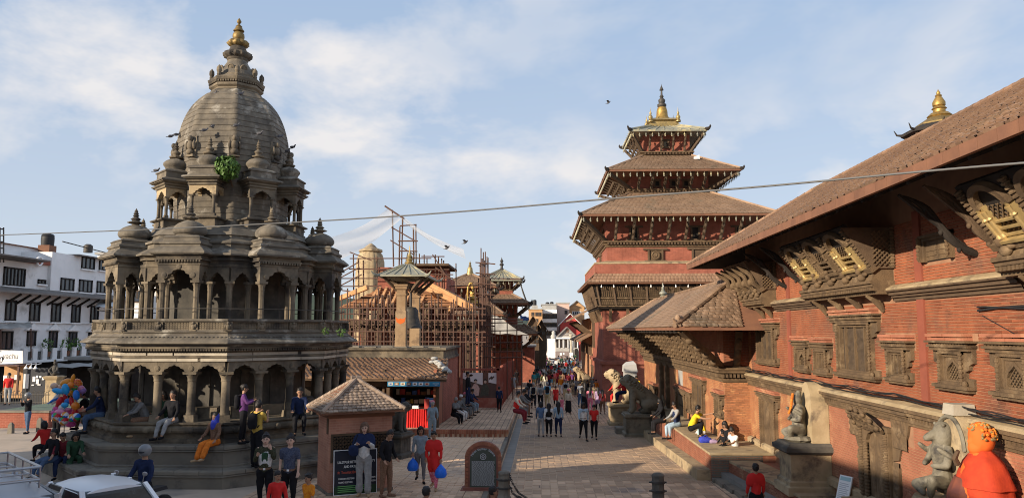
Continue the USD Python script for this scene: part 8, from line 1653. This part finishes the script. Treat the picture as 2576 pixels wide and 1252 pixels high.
# belongings on the terrace
for nm,lab,px,py,sx,sy,sz,c_ in (('cloth_bag','blue cloth bag lying on the terrace beside the small child',1775,1112,.24,.2,.13,'blue'),('cloth_bag','lilac cloth bundle lying by the blue bag on the terrace',1797,1114,.19,.13,.08,'lilac')):
    p = at_z(px,py,PLZ); T = thing(nm,lab,'bag',p); add(T,'sack',finish([bone(p + [-sx*.5,0,sz*.7],sz,p + [sx*.5,0,sz*.6],sz*.8)],.05,3),cloth(c_),smooth=True); add(T,'strap',B().tube([p + [-sx*.4,0,sz*1.4],p + [0,-.05,sz*2],p + [sx*.4,0,sz*1.3]],.012,5),cloth(c_))
p = at_z(1757,1092,PLZ); T = thing('water_bottle','small clear water bottle standing on the terrace by the yellow shirt','bottle',p); add(T,'bottle',B().lathe([(.035,0),(.036,.15),(.014,.19),(.014,.21)],p,10),'pale_print'); add(T,'cap',B().lathe([(.016,.21),(.016,.235)],p,8),'goods_blue')
p = at_y(1582,915,55); T = thing('covered_stall','white cloth covered stall at the foot of the brick tower','stall',(p[0],55,gz(55))); add(T,'counter',B().box(p[0] - .35,p[0] + .5,54.6,55.6,gz(55),1.0),'grey_concrete'); add(T,'cloth',B().loft([[(p[0] - .42,54.5,.85),(p[0] + .55,54.5,.85),(p[0] + .55,55.7,.85),(p[0] - .42,55.7,.85)],[(p[0] - .38,54.55,1.3),(p[0] + .45,54.55,1.42),(p[0] + .45,55.6,1.4),(p[0] - .38,55.6,1.3)],[(p[0] - .2,54.8,1.55),(p[0] + .3,54.8,1.6),(p[0] + .3,55.3,1.6),(p[0] - .2,55.3,1.5)]]),'hall_white')
# ------------------------------------------------------------------ red hoarding with a photographic poster
hy = 47.5; kk = hy/FPX; T = thing('photo_hoarding','red framed hoarding with large photograph of two seated women in saris','hoarding',(at_y(1207,1000,hy)[0],hy,gz(hy,.3))); Q = lambda px,py,y=hy: at_y(px,py,y)
mat('hoard_red', (.30, .085, .055), (.24, .07, .05), 1.5, c3=(.34, .14, .10), s3=1.2)
a,b_ = Q(1164,999.5),Q(1249,937); add(T,'poster_sky',B().box(a[0],b_[0],hy,hy + .05,a[2],b_[2]),mat('poster_pale',(.72,.62,.60),(.66,.57,.56),1.0))
def pshape(nm,pts,mt,o): add(T,nm,B().prism(Polygon([((px - 1164) * kk,(999.5 - py) * kk) for px,py in pts]).buffer(0),frame((a[0],hy - o,a[2]),(1,0,0),(0,0,1),(0,-1,0)),.006),mt)
mat('poster_earth', (.085, .05, .042), (.12, .07, .055), 3); mat('poster_trunk', (.16, .075, .05), (.10, .05, .04), 6)
pshape('poster_ground',[(1164,999.5),(1249,999.5),(1249,966),(1230,962),(1212,968),(1185,960),(1164,952)],'poster_earth',.004); pshape('poster_tree',[(1214,999),(1230,990),(1227,937),(1214,937)],'poster_trunk',.011)
for i in range(7): pshape('poster_twig',[(1170 + i*3.2,946 - (i % 3)*3),(1176 + i*3.2,943 - (i % 2)*3),(1177 + i*3.2,945),(1171 + i*3.2,948)] if i < 5 else [(1229 + (i - 5)*5,952),(1236 + (i - 5)*5,946),(1238 + (i - 5)*5,948),(1231 + (i - 5)*5,956)],'poster_earth',.011)
for x, c1, c2 in ((1195, (.66, .42, .36), 'a'), (1219, (.09, .08, .06), 'b')):
    n_ = f'sari_{c2}'; mat(n_,c1,tuple(q*.7 for q in c1),12); pshape('poster_sari',[(x - 12,996),(x + 9,994),(x + 11,976),(x + 5,966),(x - 3,965),(x - 8,975)],n_,.018); pshape('poster_face',[(x + 1 + 3.2*math.cos(t),960 + 4.2*math.sin(t)) for t in np.linspace(0,6.28,13)[:-1]],'skin_c',.025); pshape('poster_hair',[(x - 3,960),(x - 3,955),(x + 1,953),(x + 5,955),(x + 5,960),(x + 3,957),(x - 1,957)],'hair_black',.03)
for q in ((1158,1164,932,1018),(1249,1256,925,1022),(1158,1256,926,931)): u0,u1 = Q(q[0],q[3]),Q(q[1],q[2]); add(T,'frame_post',B().box(u0[0],u1[0],hy - .08,hy + .1,u0[2],u1[2]),'hoard_red')
u0, u1 = Q(1164, 1024), Q(1256, 1000); add(T, 'lower_board', B().box(u0[0], u1[0], hy - .05, hy + .05, u0[2], u1[2]), 'hoard_red')
T = thing('street_fence', 'long rusty red sheet fence running along the raised pavement', 'fence', (-2.5, 60, gz(60, .3)))
for i in range(16):
    ya_,yb_ = 47.7 + i*1.8,47.7 + (i + 1)*1.8 - .03; za,zb = 1.4 - i*.035,gz(ya_,.25); add(T,'fence_panel',B().box(-2.52,-2.48,ya_,yb_,zb,za),'hoard_red'); add(T,'fence_post',B().box(-2.47,-2.38,ya_,ya_ + .1,zb,za + .15),'hoard_red')
    if i % 3 == 1: add(T, 'fence_notice', B().box(-2.475, -2.46, ya_ + .5, ya_ + 1.0, zb + 1.1, zb + 1.6), 'white_wall')
# ------------------------------------------------------------------ bollards and chain
for i, (px, yb, sc_) in enumerate(((1656, 18.6, 1.0), (1268, 18.9, 1.0), (1692, 16.7, .9))):
    x = at_y(px,1250,yb)[0]; zb = gz(yb,STREET); T = thing('stone_bollard',('octagonal stone bollard with iron bands at the mouth of the street','stone bollard with a chain beside the arched marker','stone bollard cut by the bottom edge right of the banded one')[i],'bollard',(x,yb,zb)); h = (.38,.36,-.16)[i] - zb
    add(T,'shaft',B().lathe([(.17,-.1),(.17,h * .45),(.14,h * .5),(.14,h * .93),(.15,h * .94),(.15,h * .97),(.12,h * 1.0),(.06,h * 1.02)],(x,yb,zb),8),'stone_step')
    for q in (.62,.8): add(T,'iron_band',B().lathe([(.145,0),(.165,.005),(.165,.045),(.145,.05)],(x,yb,zb + h*q),14),'iron'); add(T,'band_lug',B().box(x - .21,x - .15,yb - .02,yb + .02,zb + h*q + .01,zb + h*q + .04).box(x + .15,x + .2,yb - .02,yb + .02,zb + h*q + .01,zb + h*q + .04),'iron')
cp_ = [at_y(px,py,18.75) for px,py in ((1282,1192),(1288,1212),(1298,1228),(1304,1238),(1316,1246),(1326,1252))] + [at_y(px,py,18.7) for px,py in ((1283,1222),(1290,1240),(1300,1247),(1310,1250),(1300,1252),(1290,1255))]
T = thing('iron_chain', 'rusty iron chain hanging from the bollard beside the arched marker', 'chain', cp_[0]); n_ = 0
for s0 in (0, 6):
    for a, b_ in zip(cp_[s0:s0 + 6], cp_[s0 + 1:s0 + 6]):
        for t in np.linspace(0, 1, 5)[:-1]:
            p = a + (b_ - a)*t; d = (b_ - a)/np.linalg.norm(b_ - a); w = np.cross(d,(0,1.0,0) if n_ % 2 else (.3,.2,.9)); w /= np.linalg.norm(w); add(T,'chain_link',B().tube([p + d*.034*math.cos(q) + w*.02*math.sin(q) for q in np.linspace(0,6.283,9)],.0085,5),'iron'); n_ += 1
# ------------------------------------------------------------------ the overhead cable
from scipy.interpolate import CubicSpline
kp = np.array([at_y(*q) for q in ((-90,594,20.5),(850,553,13.5),(1440,508,10.6),(1860,474,9.1),(2220,441,8.1),(2680,402,7.1))]); cs = CubicSpline(range(6),kp)
single('overhead_cable',B().tube(cs(np.linspace(0,5,40)),.0125,6),'cable_grey' if 'cable_grey' in MATS else mat('cable_grey',(.10,.10,.10),rough=.5),'dark overhead cable crossing the whole view above the square','cable',smooth=True)
# ------------------------------------------------------------------ balloons
bp = np.array(at_y(165,1060,24.6)); k = 24.6/FPX; T = thing('balloon_bunch','tall bunch of coloured foil and beach-ball balloons by the temple steps','balloons',at_g(160,1128,-.03)); add(T,'pole',B().rod(T.loc,at_y(165,960,24.9),.015),'wood')
for i,c_ in enumerate(((.70,.26,.02),(.70,.20,.02),(.02,.16,.55),(.02,.30,.62),(.62,.42,.30),(.55,.02,.03),(.62,.08,.32),(.70,.25,.42),(.03,.30,.08),(.66,.64,.62),(.32,.18,.45))): mat(f'balloon_{"abcdefghijk"[i]}',c_,rough=.38,spec=.4)
for px,py,rx,rz_,tl,m_ in ((166,962,15,10,-25,'a'),(183,953,5,13,10,'a'),(194,968,13,17,-15,'b'),(202,977,8,6,30,'b'),(145,976,15,9,12,'e'),(136,970,9,8,0,'e'),(147,983,17,7,12,'d'),(165,978,9,14,-15,'d'),(161,968,6,6,0,'f'),(178,968,9,8,0,'b'),(186,974,9,8,0,'i'),(203,976,10,8,20,'h'),(208,982,9,8,0,'k'),(178,988,8,7,0,'a'),(188,1000,3.5,12,-30,'a'),(192,993,8,13,-10,'c'),(140,1002,6,17,32,'j'),(135,1006,4,14,60,'c'),(150,1008,7,13,30,'f'),(163,1002,6,15,0,'f'),(172,1008,10,7,0,'c'),(163,1018,9,7,0,'d'),(181,1012,6,15,-20,'f'),(190,1020,10,10,0,'b'),(149,1020,10,9,0,'f'),(157,1024,9,9,0,'j'),(144,1028,12,6,15,'g'),(165,1030,14,5,-10,'h'),(150,1035,12,7,0,'h'),(176,1035,12,5,-25,'g'),(134,1037,6,5,0,'g'),(184,1046,9,8,0,'f'),(168,1060,10,5,0,'g'),(178,1066,13,8,0,'g'),(152,1058,8,5,0,'f'),(189,1036,8,8,0,'f')):
    c = at_y(px,py,24.4 + .3*math.sin(px*1.3 + py)); a = rad(-tl); M = frame(c,(math.cos(a),0,math.sin(a)),(0,1,0),(-math.sin(a),0,math.cos(a))); add(T,'balloon',B().ell((0,0,0),rx*k,min(rx,rz_)*k,rz_*k,M,2).lathe([(.012,0),(.025,-.03)],(0,0,-rz_*k),6,M),'balloon_' + m_,smooth=True)
for px, py, r in ((163, 1044, 9), (142, 1047, 11), (160, 1057, 11), (181, 1050, 10), (192, 1048, 10)):
    c = at_y(px,py,24.1); m_ = ICO[2]; v = m_[0] * r * k; sec = (np.floor((np.arctan2(m_[0][m_[1]].mean(1)[:,2],m_[0][m_[1]].mean(1)[:,0]) + math.pi) / (math.pi / 3)).astype(int)) % 6
    bb = None
    for s_ in range(6):
        g_ = add(T if bb is None else bb,'beach_ball' if bb is None else 'gore',(v + c,m_[1][sec == s_]),'balloon_' + 'jficja'[(s_ + px) % 6],smooth=True); bb = bb or g_
for i in range(14): c = at_y(187 + (i % 4) * 5 - (i // 8),956 + (i // 4) * 6,24.0); add(T,'balloon_spot',B().ell(c,.02,.012,.02),'balloon_f')
p = at_y(126,1030,25.2); person(at_g(140,1108,-.03),1.6,0,'stand','navy','black','balloon seller in dark clothes hidden behind the balloon bunch')
# ------------------------------------------------------------------ pigeons
def pigeon(label, p, rz, fly=False, s=.72):
    T = thing('pigeon',label,'bird',p,rz); b = B().ell((0,0,.1),.065,.13,.065,frame((0,0,0),(1,0,0),(0,.94,-.34),(0,.34,.94))).ell((0,-.12,.2),.035,.04,.038).rod((0,-.06,.13),(0,-.12,.19),.04,6,.03).box(-.03,.03,.1,.25,.035,.055)
    v,f = b.get(); add(T,'body',(v * s,f),'pigeon_grey' if 'pigeon_grey' in MATS else mat('pigeon_grey',(.07,.07,.08),(.12,.12,.13),15),world=False,smooth=50)
    w = B()
    for q in (-1, 1):
        if fly: w.raw(np.array([(0,-.06,.14),(0,.1,.14),(q * .22,.1,.24),(q * .4,.16,.2),(q * .24,-.05,.25),(q * .1,-.08,.2)]) * s,[[0,1,2,5],[2,3,4,5]])
        else: w.ell(np.array((q * .055, .03, .11)) * s, .02 * s, .12 * s, .05 * s)
    add(T, 'wings', w, 'pigeon_grey', world=False)
ty = TC[1]
for px,py,y,l in ((431,343,ty - .7,'on the tip of the far left upper pavilion'),(445,339,ty - .9,'just right of the far left upper pavilion tip'),(515,328,ty - 2,'on the front left upper pavilion tip'),(538,318,ty - 1.65,'clinging to the dome left of the middle rib'),(595,316,ty - 1.8,'on the guardian figure of the middle rib'),(540,236,ty - 1.05,'under the dome cornice, left one'),(605,236,ty - 1.1,'under the dome cornice, right one'),(654,336,ty - 1.5,'on the front right upper pavilion tip'),(737,370,ty + .7,'on the far right upper pavilion tip'),(724,380,ty - .3,'left of the far right upper pavilion tip'),(394,429,ty - .9,'on the left roof edge of the upper tier'),(706,343,ty - .6,'on the right flank of the dome')): pigeon('small dark pigeon perched ' + l,at_y(px,py + 5,y),60 + px % 90)
for px,py,y,l in ((1125,628,45,'dark bird in flight over the white sheet, lower of two'),(1171,614,45,'dark bird in flight over the white sheet, upper of two'),(1531,262,60,'tiny bird high in the sky left of the tower')): pigeon(l,at_y(px,py,y),70,True,1.0)
# ------------------------------------------------------------------ vehicles at the lower left
mat('car_white',(.66,.67,.68),rough=.28,spec=.5); mat('car_silver',(.36,.37,.39),(.33,.34,.36),3,rough=.4,metal=.3); mat('tyre',(.02,.02,.02),rough=.9); mat('chrome',(.38,.38,.39),rough=.4,metal=.9); mat('lamp_red',(.5,.02,.02),rough=.3); mat('lamp_clear',(.6,.6,.62),rough=.15)
MATS['car_glass'] = usdkit.material(stage,'/World/Looks/car_glass',{'t': ('transparent_bsdf',{'color': (.22,.25,.27)}),'g': ('glossy_bsdf',{'roughness': .05}),'f': ('fresnel',{'IOR': 1.5}),'m': ('mix_closure',{})},[('f.fac','m.fac'),('t.BSDF','m.closure1'),('g.BSDF','m.closure2')],surface='m.closure')
def sect(x, w0, z0, w1, z1, n=8):
    """Cross section of a body shell at x: half width w0 at height z0 rounding in to w1 at z1."""
    r = []
    for i in range(n + 1): t = i / n; a = t * math.pi / 2; r.append((x,w1 * (1 - t) * 0 + (w0 + (w1 - w0) * (1 - math.cos(a)) * 1.0),z0 + (z1 - z0) * math.sin(a)))
    return [(x, -y, z) for _, y, z in r][:n] + [(x, 0, z1 + .02)] + [(x, y, z) for _, y, z in r[::-1]][1:] 
def car(name, label, cat, loc, rz, L, W, H, paint, belt, roof0, roof1, hood, boot):
    T = thing(name, label, cat, loc, rz); h = W / 2
    prof = [(-L/2,h*.8,.35,.55),(-L/2 + .12,h*.95,.3,boot),(-L*.25,h,.22,belt),(L*.1,h,.22,belt),(L*.25,h,.22,belt - .02),(L/2 - .25,h*.95,.25,hood),(L/2,h*.8,.35,.5)]
    bd = add(T,'body',B().loft([[(x,-w,z0),(x,-w,z1 - .12),(x,-w * .9,z1),(x,w * .9,z1),(x,w,z1 - .12),(x,w,z0)] for x,w,z0,z1 in prof]),paint,world=False,smooth=45)
    rw = h*.74; rr = [[(x,-w,z - .075),(x,-w*.86,z - .022),(x,-w*.5,z + .024),(x,0,z + .042),(x,w*.5,z + .024),(x,w*.86,z - .022),(x,w,z - .075),(x,w*.6,z - .09),(x,-w*.6,z - .09)] for x,w,z in ((roof0 - .06,rw*.9,H - .07),(roof0 + .1,rw,H - .03),((roof0 + roof1)/2,rw*1.03,H),(roof1 - .15,rw,H - .025),(roof1 + .05,rw*.93,H - .07))]
    add(bd, 'roof', B().loft(rr), paint, world=False, smooth=45)
    fx, bx = roof1 + .62, roof0 - .55 if boot < belt + .1 else roof0 - .1
    A = {}
    for s in (-1, 1):
        A[s] = [np.array(q) for q in ((bx,s * h * .9,belt),(roof0,s * rw * .97,H - .05),(roof1,s * rw * .95,H - .06),(fx,s * h * .88,belt - .02))]
        mid = [np.array((roof0 + (roof1 - roof0) * .48,s * rw,H - .05)),np.array((roof0 + (roof1 - roof0) * .46,s * h * .93,belt))]
        for a,b_ in ((A[s][0],A[s][1]),(A[s][3],A[s][2]),(mid[1],mid[0])): add(bd,'pillar',B().beam(a,b_,.09,.06),paint,world=False)
        sb = B().raw([A[s][0],mid[1],mid[0],A[s][1]],[[0,1,2,3]]); add(bd,'side_window',sb,'car_glass',world=False); add(bd,'side_window',B().raw([mid[1],A[s][3],A[s][2],mid[0]],[[0,1,2,3]]),'car_glass',world=False); add(bd,'rain_visor',B().beam(A[s][1] + [0,s*.02,-.05],mid[0] + [0,s*.02,-.05],.03,.09),'black_paint',world=False)
        add(T, 'door_mirror', B().ell((fx - .25, s * (h + .1), belt + .06), .09, .1, .08), paint, world=False)
    add(bd,'windscreen',B().raw([A[-1][3],A[1][3],A[1][2],A[-1][2]],[[0,1,2,3]]),'car_glass',world=False); add(bd,'rear_window',B().raw([A[1][0],A[-1][0],A[-1][1],A[1][1]],[[0,1,2,3]]),'car_glass',world=False)
    add(T,'seats',B().box(-.5,-.3,-.55,.55,.4,1.05).box(.25,.45,-.6,-.1,.4,1.1).box(.25,.45,.1,.6,.4,1.1),'black',world=False)
    for x in (-L * .31, L * .31):
        for s in (-1,1): Mw = frame((x,s*(h - .1),.3),(1,0,0),(0,0,1),(0,-1,0)); w = add(T,'wheel',B().lathe([(.2,-.1),(.29,-.1),(.31,-.05),(.31,.05),(.29,.1),(.2,.1)],(0,0,0),20,Mw),'tyre',world=False); add(w,'rim',B().lathe([(.2,-.07),(.19,.08),(.05,.09)],(0,0,0),14,Mw),'chrome',world=False)
    for s in (-1,1): add(T,'headlight',B().ell((L/2 - .06,s*h*.62,.62),.08,.16,.08),'lamp_clear',world=False); add(T,'tail_light',B().box(-L/2 - .01,-L/2 + .08,s*h*.7 - .1,s*h*.7 + .1,.62,.82 if boot < 1.2 else 1.2),'lamp_red',world=False)
    add(T,'bumper',B().box(L/2 - .1,L/2 + .06,-h*.8,h*.8,.32,.48),paint,world=False); add(T,'bumper',B().box(-L/2 - .06,-L/2 + .1,-h*.8,h*.8,.32,.48),paint,world=False)
    return T, bd
cy = 15.2; car('parked_car','white parked saloon car with dark windscreen at the bottom left','car',(-8.62,cy,gz(cy,-.2)),deg(math.atan2(-.60,.80)),3.9,1.66,1.42,'car_white',.86,-.75,.62,.82,.9)
f_ = np.array([-.73,.68,0]); lft = np.array([-.68,-.73,0]); ctr = np.array([-6.72,11.0,0]) + f_*1.95 + lft*.66; T,bd = car('parked_jeep','silver parked jeep with chrome roof rack cut by the left edge','jeep',(ctr[0],ctr[1],gz(12,-.2)),deg(math.atan2(.68,-.73)),3.9,1.66,1.98,'car_silver',1.05,-1.78,.55,1.0,1.75)
rk = [(-1.3, -.48), (.6, -.48), (.6, .48), (-1.3, .48), (-1.3, -.48)]
for z in (2.08, 2.26): add(T, 'rack_rail', B().tube([(x, y, z) for x, y in rk], .02, 6), 'chrome', world=False)
for x in (-1.3,-.82,-.35,.12,.6): add(T,'rack_bar',B().rod((x,-.48,2.1),(x,.48,2.1),.014,5),'chrome',world=False); add(T,'rack_post',B().rod((x,-.48,1.96),(x,-.48,2.26),.014,5).rod((x,.48,1.96),(x,.48,2.26),.014,5),'chrome',world=False)
# motorcyclist
mp = at_y(362,1260,17.6); mz = gz(17.6,-.2); T = thing('motorcycle','motorcycle with rider passing behind the white car','motorcycle',(mp[0],17.6,mz),-14)
add(T,'tank',B().ell((0,-.28,.82),.14,.28,.14),'black_paint',world=False,smooth=50); add(T,'saddle',B().box(-.14,.14,-.05,.6,.74,.82,None,.9),'black',world=False)
for y in (-.72,.62): M = frame((0,y,.3),(0,1,0),(0,0,1),(1,0,0)); w = add(T,'wheel',B().lathe([(.24,-.05),(.3,-.04),(.3,.04),(.24,.05)],(0,0,0),20,M),'tyre',world=False); add(w,'hub',B().lathe([(.06,-.06),(.06,.06)],(0,0,0),10,M).rod((0,y - .24,.3),(0,y + .24,.3),.012).rod((0,y,.06),(0,y,.54),.012),'chrome',world=False)
add(T,'fork',B().rod((-.07,-.72,.3),(-.07,-.5,1.0),.025).rod((.07,-.72,.3),(.07,-.5,1.0),.025),'chrome',world=False); add(T,'handlebar',B().tube([(-.38,-.36,1.06),(-.15,-.5,1.02),(.15,-.5,1.02),(.38,-.36,1.06)],.016,6),'chrome',world=False); add(T,'headlight',B().ell((0,-.6,.95),.1,.1,.1),'lamp_clear',world=False); add(T,'engine',B().box(-.14,.14,-.3,.2,.3,.62),'iron',world=False)
for s in (-1,1): add(T,'mirror',B().rod((s * .3,-.42,1.05),(s * .36,-.45,1.24),.01).ell((s * .38,-.45,1.27),.07,.02,.05),'chrome',world=False)
person((mp[0],17.6,mz + .82),1.74,-14,'sitb','navy','black','motorcyclist in grey helmet and dark navy shirt behind the white car',seat=True,lod=1,extra='helmet')
